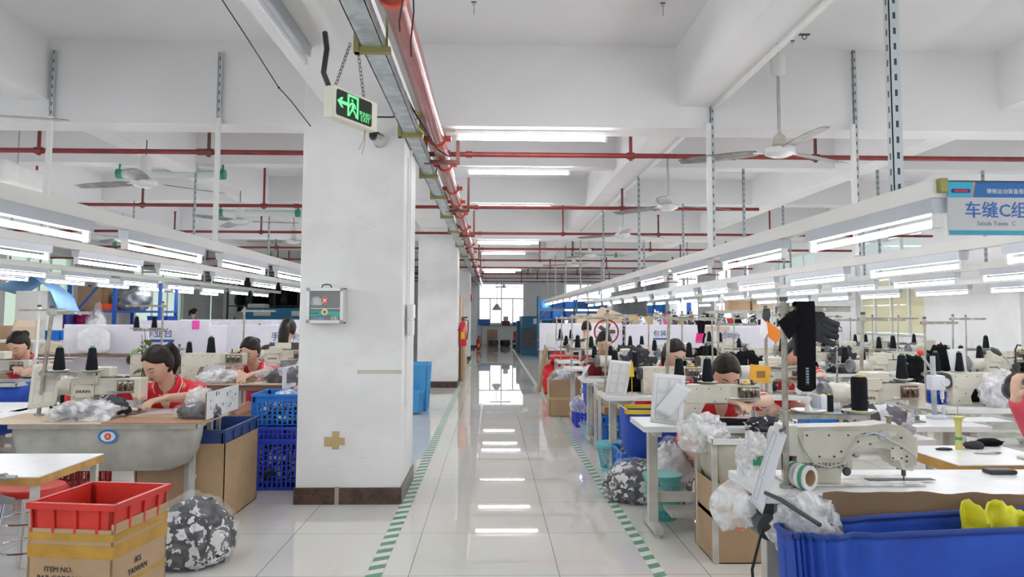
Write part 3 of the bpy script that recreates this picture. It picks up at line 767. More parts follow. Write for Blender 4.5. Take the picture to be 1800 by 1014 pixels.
g = MB(); g.cyl((W - .06, .05, .01), (W - .06, .05, .06), .016); g.cyl((W - .09, .06, .01), (W - .09, .06, .05), .012); g.build('bottle', M_WHITEC, e, True)
g = MB().tube([(cx - .035, .05, H), (cx - .03, .05, H + .022), (cx, .05, H + .028), (cx + .03, .05, H + .022), (cx + .035, .05, H)], .005, 8); g.build('handle', M_DARK, e, True)
# trunking and switch box on the column's aisle side
g = MB(); g.box(-.66, -.645, 5.95, 5.99, .68, 2.6); g.box(-.66, -.645, 6.1, 6.16, 1.3, 2.9)
o = g.build('cable_trunking', M_PLASTIC_W); tag(o, 'white vertical trunking on the aisle side of the first column', 'trunking')
g = MB(); g.box(-.644, -.6, 5.9, 6.05, 1.22, 1.34, bev=.006); g.box(-.644, -.595, 5.9, 6.05, 1.35, 1.46, bev=.006)
o = g.build('switch_box', M_PLASTIC_W); tag(o, 'white electrical switch box on the aisle side of the first column', 'switch box')
p = at(750, 545, 14.89)
g = MB(); g.box(-.1, .1, 0, .01, -.045, .045, bev=.003); g.box(-.08, -.01, -.003, 0, -.03, .03); g.box(.01, .08, -.003, 0, -.03, .03)
o = g.build('wall_socket', M_PLASTIC_W); o.location = (p.x, 14.889, p.z); tag(o, 'white double socket on the second column', 'socket')

# team sign
p = at(1664, 322, 2.98)
e = empty('team_sign', (p.x, 2.98, 1.37), 0, 'hanging blue and grey team sign beside the first light rail', 'sign')
def sz(py): return at(1700, py, 2.98).z - 1.37
def sx(px): return at(px, 400, 2.98).x - p.x
x1 = sx(1862)
MB().box(0, x1, -.004, .004, sz(413), sz(320)).build('board', mat('sign_grey', (.52, .54, .56), .4), e)
MB().box(0, x1, -.0052, -.0042, sz(413), sz(405)).build('blue_stripe', mat('sign_cyan', (.03, .33, .48), .4), e)
MB().box(0, x1, -.0052, -.0042, sz(347), sz(320)).build('header', mat('sign_blue', (.02, .14, .42), .4), e)
MB().prism([(0, sz(347)), (sx(1708), sz(347)), (sx(1714), sz(320)), (0, sz(320))], -.0062, -.0053).build('header_corner', mat('sign_cyan2', (.03, .42, .6), .4), e)
MB().prism([(sx(1707), sz(347)), (sx(1710), sz(347)), (sx(1716), sz(320)), (sx(1713), sz(320))], -.0069, -.0063).build('orange_line', mat('sign_orange', (.7, .25, .1), .4), e)
MB().prism([(sx(1676) + .008 * math.cos(a), (sz(336)) + .0085 * math.sin(a)) for a in [R(90 + 18 * k) for k in range(11)]] + [(sx(1703) + .008 * math.cos(a), sz(336) + .0085 * math.sin(a)) for a in [R(-90 + 18 * k) for k in range(11)]], -.0072, -.0066).build('oval_logo', mat('logo_blue', (.01, .03, .3), .4), e)
MB().box(sx(1679), sx(1701), -.008, -.0073, sz(338.5), sz(333.5)).build('logo_word', mat('logo_red', (.5, .02, .04), .4), e)
lettering('车缝C组', .069, mat('sign_text_blue', (.02, .13, .45), .4), e, (sx(1751), -.005, sz(371)), off=.0006)
lettering('Stitch Team  C', .026, mat('sign_text_grey', (.2, .28, .42), .4), e, (sx(1751), -.005, sz(393)), name='english_lettering')
lettering('博顿运动装备股份有限公司', .022, mat('sign_text_pale', (.75, .82, .9), .4), e, (sx(1734), -.007, sz(337)), name='company_lettering', align='LEFT')
MB().box(-.03, 0.0, -.01, .02, sz(338), sz(314)).build('bracket', mat('olive_bracket', (.3, .28, .1), .4), e)
MB().box(0, x1, -.01, .01, sz(320), sz(318)).build('top_bar', M_DARK, e)
MB().cyl((x1 * .97, 0, sz(318)), (x1 * .97, 0, 3.601 - 1.37), .004, 6).build('suspension_wire', M_STEEL, e)
# ================================================================== people
from mathutils.bvhtree import BVHTree
def bake(o, voxel, smooth=3, name=None):
    a = o.modifiers.new('r', 'REMESH'); a.mode = 'VOXEL'; a.voxel_size = voxel; a.use_smooth_shade = True
    if smooth:
        b = o.modifiers.new('s', 'SMOOTH'); b.iterations = smooth; b.factor = .5
    me = bpy.data.meshes.new_from_object(o.evaluated_get(bpy.context.evaluated_depsgraph_get()))
    mats = [m for m in o.data.materials]
    o.modifiers.clear(); o.data = me
    me.materials.clear()
    for m in mats: me.materials.append(m)
    me.shade_smooth()
    return o
def loft(mb, rings, n=20, M=None):
    """rings: (centre, rx, ry, tilt about x)"""
    vs = []; fs = []
    for (c, rx, ry, t) in rings:
        Rm = Matrix.Rotation(t, 3, 'X')
        for j in range(n):
            q = 2 * PI * j / n
            vs.append(Vector(c) + Rm @ Vector((rx * math.cos(q), ry * math.sin(q), 0)))
    k = len(rings)
    for i in range(k - 1):
        for j in range(n): fs.append((i * n + j, i * n + (j + 1) % n, (i + 1) * n + (j + 1) % n, (i + 1) * n + j))
    fs.append(tuple(range(n - 1, -1, -1))); fs.append(tuple((k - 1) * n + j for j in range(n)))
    mb.add(vs, fs, M)
def limb(mb, pts, rs, n=14):
    """tapered limb with round joints"""
    P = []; Q = []
    for i in range(len(pts) - 1):
        a, b = Vector(pts[i]), Vector(pts[i + 1])
        for k in range(5):
            t = k / 5; P.append(a.lerp(b, t)); Q.append(rs[i] * (1 - t) + rs[i + 1] * t)
    P.append(Vector(pts[-1])); Q.append(rs[-1])
    mb.tube(P, Q, n)
    for p, r in zip(pts, rs): mb.ball(p, r * 1.0, 12)
def ss(a, b, x):
    t = min(1, max(0, (x - a) / (b - a))); return t * t * (3 - 2 * t)
def head_point(d, k=1.0, hair=False):
    """d: unit direction; face looks to -y"""
    x, y, z = d
    p = Vector((x * .073, y * .093, z * .115))
    if z < 0:
        p.x *= 1 - .30 * (-z) ** 1.6; 
        if y > 0: p.y *= 1 - .35 * (-z)
    if y < 0 and not hair:
        fx, fz = p.x, p.z
        g = lambda cx, cz, sx, sz: math.exp(-((fx - cx) / sx) ** 2 - ((fz - cz) / sz) ** 2)
        p.y -= .017 * g(0, -.022, .0085, .010) + .009 * g(0, -.004, .007, .022) + .005 * g(0, -.026, .016, .008)
        p.y += .0075 * (g(.031, .006, .016, .010) + g(-.031, .006, .016, .010))
        p.y -= .0045 * g(0, -.052, .021, .009) + .008 * g(0, -.086, .024, .014)
        p.y -= .004 * (g(.042, -.025, .02, .02) + g(-.042, -.025, .02, .02))
        p.y -= .003 * g(0, .035, .05, .03)
    return p * k
def head_mesh(mb, k=1.0, M=None, n=56, m=40, face_in=False, face=None):
    vs = []; fs = []
    for i in range(m + 1):
        a = PI * i / m
        for j in range(n):
            q = 2 * PI * j / n
            d = Vector((math.sin(a) * math.cos(q), math.sin(a) * math.sin(q), math.cos(a)))
            kk = k
            if face_in: kk = face(d, k)
            vs.append(head_point(d, kk, face_in))
    for i in range(m):
        for j in range(n): fs.append((i * n + j, (i + 1) * n + j, (i + 1) * n + (j + 1) % n, i * n + (j + 1) % n))
    mb.add(vs, fs, M)
def hair_face(style):
    def f(d, k):
        x, y, z = d
        hl = .64 - .42 * abs(x) ** 1.5            # hairline height at the front
        if style == 'short': hl = .42 + .1 * math.sin(x * 9)
        low = -.45 if style != 'short' else -.3
        # inside the face?
        infront = ss(.12, -.18, y + .35 * (abs(x) - .75))
        face = infront * ss(hl + .05, hl - .06, z)
        below = ss(low + .05, low - .1, z)
        a = max(face, below)
        n_ = noise.noise(Vector((x * 5, y * 5, z * 1.5))) * .02
        return (1.10 + n_ + .05 * ss(-.2, .9, y) * (1 - a)) * (1 - a) + .84 * a
    return f
def ik(sh, hd, l1, l2, pole):
    sh, hd, pole = Vector(sh), Vector(hd), Vector(pole)
    d = hd - sh; L = min(d.length, (l1 + l2) * .999); dn = d.normalized()
    a = (l1 * l1 - l2 * l2 + L * L) / (2 * L); h = math.sqrt(max(0, l1 * l1 - a * a))
    pp = pole - dn * pole.dot(dn); pp.normalize()
    return sh + dn * a + pp * h
def hand(mb, wrist, dirv, side, up, curl=.35, s=1.0, right=True, rs=1.0):
    """palm, four fingers, thumb; side: towards the thumb"""
    w = Vector(wrist); d = Vector(dirv).normalized(); u = Vector(up); u = (u - d * u.dot(d)).normalized(); sd = Vector(side); sd = (sd - d * sd.dot(d) - u * sd.dot(u)).normalized()
    for k in (-1.35, -.45, .45, 1.35):
        mb.tube([w + d * .0 + sd * k * .012 * s, w + d * .045 * s + sd * k * .0175 * s, w + d * .088 * s + sd * k * .019 * s], [.013 * s, .0145 * s, .0115 * s], 10)
        mb.ball(w + d * .088 * s + sd * k * .019 * s, .0115 * s, 10)
    mb.ball(w, .021 * s, 12)
    L = [.056, .068, .072, .063]; 
    for i, k in enumerate((-1.5, -.5, .5, 1.4)):
        p = w + d * .086 * s + sd * k * .0195 * s; dd = (d + sd * k * .07).normalized(); pts = [p]
        for q, fr in enumerate((.42, .32, .26)):
            ang = curl * (q + .6) * (1 + .12 * (1.5 - k)); v = (dd * math.cos(ang) - u * math.sin(ang))
            p = p + v * L[i] * s * fr; pts.append(p)
        r = [.0095 * s * rs, .0088 * s * rs, .0082 * s * rs, .0072 * s * rs]
        mb.tube(pts, r, 9)
        for a, b in zip(pts, r): mb.ball(a, b, 8)
    p = w + d * .022 * s + sd * .026 * s; pts = [p]
    for v, l in ((d * .6 + sd * .8 - u * .2, .035), (d * .85 + sd * .35 - u * .25, .028), (d * .95 + sd * .05 - u * .3, .022)):
        p = p + v.normalized() * l * s; pts.append(p)
    r = [.0125 * s, .0115 * s, .0098 * s, .008 * s]
    mb.tube(pts, r, 9)
    for a, b in zip(pts, r): mb.ball(a, b, 8)

def person(loc, rz, label, shirt=M_RED, lean=.5, headp=.75, heady=0.0, headr=0.0, hl=(-.12, -.42, .73), hr=(.12, -.42, .73), hairs='pony', sleeve='short',
           stand=False, voxel=.0065, hairm=M_HAIR, trim=True, group='sewing workers in red polo shirts', legs=True, trousers=None, seat=.46, collar=True, hcurl=.35, head_fwd=.0, hand_up=False):
    """figure facing local -y; hl / hr: wrist positions of its left(+x) / right(-x) hand... given as (x,y,z)"""
    root = empty('person', loc, rz, label, 'person', group)
    b = MB(); sh = MB()
    hz = seat + .07 if not stand else .90
    ca, sa = math.cos(lean), math.sin(lean)
    def sp(t, off=0):  # along the spine
        bend = lean * (.5 + .5 * min(1, t / .42))
        return Vector((0, -math.sin(bend) * t + off, hz + math.cos(bend) * t))
    rings = [(sp(-.05), .10, .08, 0), (sp(.0), .165, .125, lean * .3), (sp(.10), .155, .115, lean * .6), (sp(.20), .135, .10, lean * .8), (sp(.30), .145, .108, lean), (sp(.38), .158, .108, lean), (sp(.44), .155, .092, lean), (sp(.475), .12, .07, lean), (sp(.50), .07, .052, lean)]
    loft(b, rings)
    nb = sp(.49); neckt = nb + Vector((0, -math.sin(lean * .6 + .25) * .10, math.cos(lean * .6 + .25) * .10))
    limb(b, [nb - Vector((0, 0, .03)), neckt], [.053, .048])
    HM = Matrix.Translation(neckt) @ Euler((headp, 0, heady)).to_matrix().to_4x4()
    HM = Matrix.Translation(neckt + Vector((0, -head_fwd, 0))) @ (Matrix.Rotation(heady, 4, 'Z') @ Matrix.Rotation(headp, 4, 'X') @ Matrix.Rotation(headr, 4, 'Y')) @ Matrix.Translation((0, -.018, .085))
    head_mesh(b, 1.0, HM)
    for s in (-1, 1):  # ears
        b.ball(HM @ Vector((s * .072, .008, -.012)), .016, 10, sc=(.45, .8, 1.4))
    wr = {}
    for s, h in ((1, hl), (-1, hr)):
        S = sp(.435) + Vector((s * .165, 0, 0)); Hh = Vector(h) + Vector((0, 0, .022))
        E = ik(S, Hh, .27, .235, Vector((s * .8, .2, -.8)))
        if hand_up and s < 0: E = Hh + Vector((.07, .10, -.14))
        if not hand_up and E.z < Hh.z - .01: E = Vector((E.x, E.y, Hh.z - .01))
        wr[s] = (S, E, Hh)
        limb(b, [S, E], [.047, .036]); limb(b, [E, Hh], [.036, .0235])
        d = (Hh - E).normalized(); d = Vector((d.x * .6 - s * .25, d.y, d.z * .3 - .15)).normalized() if not hand_up else d
        if hand_up and s < 0: hand(b, Hh, Vector((.05, -.12, 1)), Vector((.3, -1, 0)), Vector((-1, -.3, 0)), curl=hcurl)
        else: hand(b, Hh, d, Vector((-s, 0, 0)), Vector((0, 0, 1)), curl=hcurl)
        # sleeve
        t = .62 if sleeve == 'short' else 1.0
        if sleeve == 'short':
            limb(sh, [S, S.lerp(E, .66)], [.062, .060])
            wr[(s, 'c')] = (S.lerp(E, .655), (E - S).normalized())
        else:
            limb(sh, [S, E], [.060, .050]); limb(sh, [E, E.lerp(Hh, .9)], [.050, .036])
            wr[(s, 'c')] = (E.lerp(Hh, .9), (Hh - E).normalized())
    if legs:
        for s in (-1, 1):
            if stand: J = [Vector((s * .085, 0, hz - .03)), Vector((s * .09, -.01, .48)), Vector((s * .09, .01, .09))]
            else: J = [Vector((s * .09, 0, hz)), Vector((s * .12, -.42, seat + .06)), Vector((s * .12, -.40, .09))]
            limb(b, J, [.082, .055, .036])
            limb(b, [J[2], J[2] + Vector((0, -.09, -.05)), J[2] + Vector((0, -.15, -.06))], [.036, .03, .022])
    body = b.build('body', M_SKIN, root); bake(body, voxel, 3)
    # shirt
    rs2 = [(Vector(c) + Vector((0, 0, 0)), rx + .016, ry + .016, t) for (c, rx, ry, t) in rings[:-2]]
    rs2 += [(rings[-2][0], .125, .082, lean), (sp(.495), .072, .064, lean)]
    loft(sh, rs2)
    shirt_o = sh.build('long_sleeved_top' if sleeve != 'short' else 'polo_shirt', shirt, root); bake(shirt_o, max(voxel, .008), 4)
    if trim:
        tr = MB()
        for s in (-1, 1):
            c, d = wr[(s, 'c')]; ring = []; a = d.orthogonal().normalized(); bb = d.cross(a); c2 = c + d * .046
            for k in range(20): q = 2 * PI * k / 20; ring.append(c2 + (a * math.cos(q) + bb * math.sin(q)) * .047)
            tr.tube(ring, .0045, 6, closed=True)
        tr.build('sleeve_trim', M_WHITEC, shirt_o, True)
    if trousers is not None and legs:
        tq = MB()
        for s in (-1, 1):
            if stand: J = [Vector((s * .085, 0, hz - .02)), Vector((s * .09, -.01, .48)), Vector((s * .09, .01, .12))]
            else: J = [Vector((s * .09, 0, hz)), Vector((s * .12, -.42, seat + .06)), Vector((s * .12, -.40, .12))]
            limb(tq, J, [.098, .07, .055])
        tq.ball((0, 0, hz), .13, 14, sc=(1.25, 1, .9))
        t_o = tq.build('trousers', trousers, root); bake(t_o, .012, 3)
    if collar:
        tree = BVHTree.FromPolygons([v.co.copy() for v in shirt_o.data.vertices], [tuple(p.vertices) for p in shirt_o.data.polygons])
        cn = sp(.485)
        Rl = Matrix.Rotation(lean, 3, 'X')
        nk = MB(); vs = []
        c0 = sp(.47)
        def proj(x, z):
            o_ = c0 + Rl @ Vector((x, -.3, z)); r = tree.ray_cast(o_, Rl @ Vector((0, 1, 0)))
            return (r[0] + Rl @ Vector((0, -.006, 0))) if r[0] else c0 + Rl @ Vector((x, -.06, z))
        for j in range(7):
            for i in range(7):
                v = j / 6; wdt = .042 * (1 - v) + .002; nk_x = (i / 3 - 1) * wdt; vs.append(proj(nk_x, .022 - .125 * v))
        nk.add(vs, [(j * 7 + i, j * 7 + i + 1, (j + 1) * 7 + i + 1, (j + 1) * 7 + i) for j in range(6) for i in range(6)])
        nk.build('neck_opening', M_SKIN, root, True)
        co = MB(); st = MB()
        for s in (-1, 1):
            def fn(u, v, s=s):
                q = R(90) + s * R(168) * u
                rr = .064 + .026 * v; zz = .045 - .045 * v - .035 * ss(.5, 1, u) * (1 + .5 * v)
                return cn + Rl @ Vector((math.cos(q) * rr, math.sin(q) * rr * .95 - .006 * u, zz + .012))
            co.sheet(fn, 16, 4)
            st.sheet(lambda u, v, fn=fn: fn(u, .80 + .12 * v) + Rl @ Vector((0, -.0012, .004)), 16, 1)
        cc = co.build('collar', shirt, shirt_o, True, solid=.004)
        if trim: st.build('collar_stripe', M_WHITEC, cc, True, solid=.004)
        pb = proj(0, -.125); MB().ball(pb, .005, 8).build('button', M_WHITEC, shirt_o, True)
    # hair
    h = MB(); head_mesh(h, 1.0, HM, 64, 44, True, hair_face(hairs))
    if hairs == 'pony':
        P = [HM @ Vector(v) for v in ((0, .085, .05), (0, .125, .055))]
        q = P[-1]; P += [q + Vector((.015, .03, -.04)), q + Vector((.03, .025, -.11)), q + Vector((.03, .005, -.18))]
        h.tube(P, [.022, .026, .034, .03, .006], 12)
    elif hairs == 'long':
        P = [HM @ Vector((0, .08, .02)), HM @ Vector((0, .09, -.06))]; q = P[-1]; P += [q + Vector((0, .02, -.08)), q + Vector((0, .03, -.17)), q + Vector((.01, .02, -.25))]
        h.tube(P, [.05, .055, .05, .045, .015], 14)
        h.tube([HM @ Vector((0, .095, .0)), HM @ Vector((0, .12, -.03)), HM @ Vector((0, .11, -.07))], [.02, .035, .03], 12)
    elif hairs == 'bun':
        h.ball(HM @ Vector((0, .11, .03)), .036, 14)
    h.build('hair', hairm, root, True, flat_angle=0)
    if hairs in ('pony', 'bun'):
        c = HM @ Vector((0, .098, .052)); ring = [c + (HM.to_3x3() @ Vector((math.cos(k * PI / 6) * .022, 0, math.sin(k * PI / 6) * .022))) for k in range(12)]
        MB().tube(ring, .006, 6, closed=True).build('hair_tie', M_BLACKP, root, True)
    # features
    hb = MB(); head_mesh(hb, 1.0); tr_ = BVHTree.FromPolygons([Vector(v) for v in hb.v], hb.f)
    def face(x, z, o=.0):
        r = tr_.ray_cast(Vector((x, -.3, z)), Vector((0, 1, 0))); return HM @ (r[0] + Vector((0, -o, 0)))
    def line(p, q, bow, n=7, o=.001): return [face(p[0] + (q[0] - p[0]) * t / (n - 1), p[1] + (q[1] - p[1]) * t / (n - 1) + bow * math.sin(PI * t / (n - 1)), o) for t in range(n)]
    for s in (-1, 1):
        m = MB(); m.tube(line((s * .017, .0), (s * .045, .002), -.0045, 7, .0005), [.0006, .0017, .0021, .0023, .0021, .0016, .0006], 6); m.build('eyelashes', M_INK, root, True)
        m = MB(); m.tube(line((s * .016, .021), (s * .048, .020), .006, 7, -.0005), [.001, .0026, .003, .003, .0026, .002, .0008], 6); m.build('eyebrow', M_HAIR, root, True)
    m = MB(); m.tube(line((-.022, -.053), (.022, -.053), .0035, 9, .0), [.001, .0028, .004, .0042, .0038, .0042, .004, .0028, .001], 8); m.tube(line((-.019, -.056), (.019, -.056), -.006, 9, .0), [.001, .003, .0042, .005, .005, .005, .0042, .003, .001], 8)
    m.build('lips', M_LIPS, root, True)
    return root

# ================================================================== sewing machines
M_LID = mat('cream_gloss', (0.70, 0.68, 0.60), 0.3, col2=(0.63, 0.60, 0.50), vscale=5, coat=.3)
def mech(e, x0, x1, z0, z1, yf, seed, par=None):
    """exposed needle-bar mechanism on the arm's end, seen from the back"""
    rnd = random.Random(seed); g = MB(); w = x1 - x0
    g.box(x0, x1, yf - .004, yf, z0, z1)
    for k in range(4):
        x = x0 + w * (.16 + .22 * k); z = z0 + (z1 - z0) * (.35 + .35 * ((k * 7) % 3) / 2)
        g.cyl((x, yf - .024, z), (x, yf, z), .0095, 12); g.cyl((x, yf - .03, z), (x, yf - .02, z), .005, 8)
    for k in range(3): g.box(x0 + w * (.1 + .27 * k), x0 + w * (.2 + .27 * k), yf - .02, yf, z0 + .01, z1 - .012, bev=.003)
    g.build('oily_mechanism', M_MECH, e, True)
    g = MB(); g.cyl((x0 + w * .1, yf - .016, z1 - .022), (x1 - .005, yf - .016, z1 - .022), .0065, 10); g.cyl((x0 - .06, yf - .018, z0 + .006), (x1, yf - .018, z0 + .006), .0075, 10)
    for k in range(3): g.box(x0 + w * (.18 + .3 * k), x0 + w * (.3 + .3 * k), yf - .028, yf - .004, z1 - .034, z1 - .01, bev=.003)
    g.build('steel_rods', M_STEEL, e, True)
def screws(e, pts, y, r=.0045):
    g = MB()
    for (x, z) in pts: g.cyl((x, y - .003, z), (x, y + .002, z), r, 10)
    g.build('screw', M_DARK, e, True)
def needle(e, x, z0, y=0.0, s=1):
    g = MB(); g.box(x - .012, x + .024, y - .012, y + .006, z0 - .012, z0 + .004); g.cyl((x, y, z0), (x, y, .05), .005, 8); g.cyl((x + .018, y, z0), (x + .018, y, .03), .004, 8)
    g.cyl((x - .008, y - .01, z0 - .01), (x - .008, y - .01, z0 - .06), .007, 8)
    g.build('needle_bar', M_STEEL, e, True)
    g = MB(); g.box(x - .008, x + .008, y - .03, y + .012, .008, .014); g.box(x + .008, x + .022, y - .01, y + .01, .012, .045); g.cyl((x, y, .012), (x, y, .05), .0016, 6)
    g.build('presser_foot', M_DIRTST, e)
def machine_tall(label, group, word=True, rust=False):
    """compound feed machine with motor box on top, wheel at -x, needle at +x"""
    e = empty('sewing_machine', (0, 0, 0), 0, label, 'sewing machine', group); ZQ[0] = .76
    body = M_CREAM
    m = MB()
    m.box(-.27, .31, -.085, .095, 0, .012, bev=.004)
    m.build('bed_plate', M_DIRTST, e)
    m = MB()
    m.prism([(-.15, .012), (-.015, .012), (-.02, .10), (-.005, .175), (.30, .195), (.31, .21), (.31, .315), (.30, .325), (-.14, .33), (-.16, .31)], -.055, .055)
    m.lathe([(.0, 0), (.07, 0), (.078, .012), (.078, .13), (.07, .14), (0, .14)], 24, T(-.16, 0, .25, ry=R(-90)) @ T(0, 0, 0))
    m.box(-.12, -.04, -.075, -.05, .05, .12, bev=.008)
    mb_ = m.build('arm_and_pillar', body, e, True, flat_angle=35)
    g = MB(); g.box(-.135, .005, -.068, -.055, .15, .275, bev=.003); f = g.build('name_plate', M_LID, e)
    if word: lettering('SHUNFA', .027, M_INK, f, (-.065, -.069, .205), off=.0007)
    g = MB(); g.box(-.10, .03, -.082, .05, .275, .375, bev=.004); g.box(-.055, .10, -.04, .075, .335, .425, bev=.012)
    g.build('motor_box', M_LID, e)
    screws(e, [(-.125, .16), (-.005, .16), (-.125, .265), (-.005, .265)], -.0685)
    g = MB()
    for (x, z) in ((-.09, .365), (.02, .365), (-.09, .29), (.02, .29)): g.cyl((x, -.085, z), (x, -.081, z), .0035, 8)
    g.build('cover_screw', M_DARK, e)
    g = MB(); g.lathe([(0.01, 0), (.07, 0), (.088, .006), (.09, .02), (.088, .034), (.075, .036), (.068, .02), (.02, .018), (.0, .03)], 28, T(-.305, 0, .25, ry=R(-90)))
    g.build('handwheel', mat('wheel_grey', (.17, .18, .2), .35, coat=.3), e, True)
    if rust:
        g = MB(); g.box(.17, .315, -.06, .06, .19, .325, bev=.01); g.box(.25, .32, -.05, .04, .13, .2, bev=.008); g.build('end_cover', M_CREAMD, e)
    else:
        g = MB(); g.box(.27, .325, -.062, .06, .115, .33, bev=.012); g.build('face_plate', M_LID, e)
    mech(e, .16, .285 if not rust else .31, .20, .31, -.057, 3)
    needle(e, .285, .20)
    g = MB(); g.box(-.02, .215, -.012, .012, .322, .334); g.cyl((.0, 0, .33), (.0, 0, .35), .02, 12); g.cyl((.2, 0, .325), (.2, 0, .345), .012, 10); g.box(.12, .16, -.02, .02, .32, .34, bev=.004); g.build('tension_post', M_DARK, e, True)
    ZQ[0] = 1; return e
def machine_long(label, group, tip=True):
    """flat-backed long arm machine, wheel at -x"""
    e = empty('sewing_machine', (0, 0, 0), 0, label, 'sewing machine', group); ZQ[0] = .76
    MB().box(-.27, .27, -.085, .095, 0, .012, bev=.004).build('bed_plate', M_DIRTST, e)
    m = MB(); m.prism([(-.24, .012), (-.10, .012), (-.11, .09), (-.08, .165), (.12, .175), (.27, .18), (.28, .19), (.28, .305), (.27, .315), (-.23, .315), (-.245, .3)], -.055, .055)
    m.build('arm_and_pillar', M_CREAM, e)
    g = MB(); g.box(-.235, .08, -.0575, -.0555, .165, .30, bev=.0008); g.build('back_cover', M_LID, e)
    screws(e, [(-.22, .285), (-.14, .285), (-.06, .285), (.02, .285), (-.22, .18), (-.02, .18), (.05, .2), (-.15, .12), (-.2, .05)], -.058)
    g = MB(); g.lathe([(0.01, 0), (.06, 0), (.075, .006), (.077, .02), (.073, .03), (.02, .02), (.0, .03)], 26, T(-.25, 0, .24, ry=R(-90))); g.build('handwheel', mat('black_wheel', (.03, .03, .035), .3, coat=.3), e, True)
    mech(e, .13, .27, .20, .30, -.057, 5)
    needle(e, .24, .19)
    g = MB(); g.box(.18, .25, -.03, .03, .314, .33, bev=.005); g.cyl((.2, 0, .33), (.2, 0, .35), .012, 10); g.build('thread_guide', mat('amber_plastic', (.75, .5, .05), .35), e, True)
    g = MB(); g.box(.15, .25, -.04, .03, .314, .319); g.cyl((.16, .02, .315), (.16, .02, .36), .006, 8); g.cyl((.24, .0, .315), (.24, .0, .355), .008, 8); g.cyl((.235, -.03, .315), (.235, -.03, .335), .012, 10); g.build('tension_post', M_BLACKP, e, True)
    ZQ[0] = 1; return e

# ================================================================== stands, cones, tables, boxes
def cone(x, y, z, label, m=M_THREAD, s=1.0, group='thread cones on the stands', straight=False, cap=(.06, .30, .18)):
    e = empty('thread_cone', (x, y, z), 0, label, 'thread cone', group)
    pr = [(.0, .01), (.036, .01), (.038, .02), (.024, .15), (.018, .158), (0, .158)] if not straight else [(0, .008), (.03, .008), (.031, .02), (.031, .13), (.026, .138), (0, .138)]
    MB().lathe([(r * s, z_ * s) for r, z_ in pr], 20).build('thread', m, e, True)
    MB().lathe([(.0, 0), (.03 * s, 0), (.03 * s, .01 * s), (.014 * s, .011 * s), (.015 * s, .15 * s if not straight else .13 * s), (.013 * s, .17 * s if not straight else .146 * s), (.006 * s, .17 * s if not straight else .146 * s)], 14).build('bobbin_core', mat('core_%d' % int(cap[1] * 100), cap, .5), e, True)
    return e
def stand(x, y, z, H, label, top_dir=0, tray_z=.2, tray_dir=0, lean=(0, 0), top_len=.42, tray_len=.34, r=.011, group='thread stands', m=M_DIRTST, dishes=2, mark=None):
    """pole on the table with a guide arm on top and dishes for cones; returns dish positions"""
    e = empty('thread_stand', (x, y, z), 0, label, 'thread stand', group)
    L = lambda h: Vector((lean[0] * h, lean[1] * h, h))
    MB().cyl(L(0), L(H), r, 12).cyl(L(0), L(.012), r * 2.2, 12).build('pole', m, e, True)
    def arm(h, d, ln, w, t, nm, back=.03):
        q = MB(); q.box(-back, ln, -w / 2, w / 2, -t, 0, T(*L(h), rz=d)); q.box(-back, ln, -w / 2, -w / 2 + .003, -t - .018, 0, T(*L(h), rz=d)); q.box(-back, ln, w / 2 - .003, w / 2, -t - .018, 0, T(*L(h), rz=d))
        q.cyl(L(h - .03), L(h + .012), r * 1.7, 12); return q.build(nm, m, e)
    arm(H - .02, top_dir, top_len, .03, .004, 'guide_arm')
    MB().cyl(L(H), L(H) + Vector((0, 0, .018)), r * 1.35, 10).build('knob', M_DARK, e, True)
    q = MB(); Mt = T(*L(H - .02), rz=top_dir)
    for k in (.6,): q.cyl((top_len * k, -.0165, -.012), (top_len * k, -.0153, -.012), .006, 10, Mt)
    q.build('guide_hole', M_WHITEC, e)
    out = []
    if dishes:
        arm(tray_z, tray_dir, tray_len, .03, .004, 'tray_arm')
        for k in range(dishes):
            dx = tray_len * (.28 + .62 * k / max(1, dishes - 1)) if dishes > 1 else tray_len * .6
            p = L(tray_z) + Matrix.Rotation(tray_dir, 3, 'Z') @ Vector((dx, 0, .006))
            q = MB(); q.lathe([(.0, -.004), (.05, -.004), (.068, .006), (.068, .009), (.05, 0), (0, 0)], 22, cx=p.x, cy=p.y, M=T(0, 0, p.z)); q.cyl(p, p + Vector((0, 0, .10)), .0025, 6)
            q.build('cone_dish', M_PLASTIC_W if k % 2 == 0 and m != M_DIRTST else mat('dish_metal', (.55, .55, .53), .3, metal=.5), e, True)
            out.append((x + p.x, y + p.y, z + p.z))
    return e, out
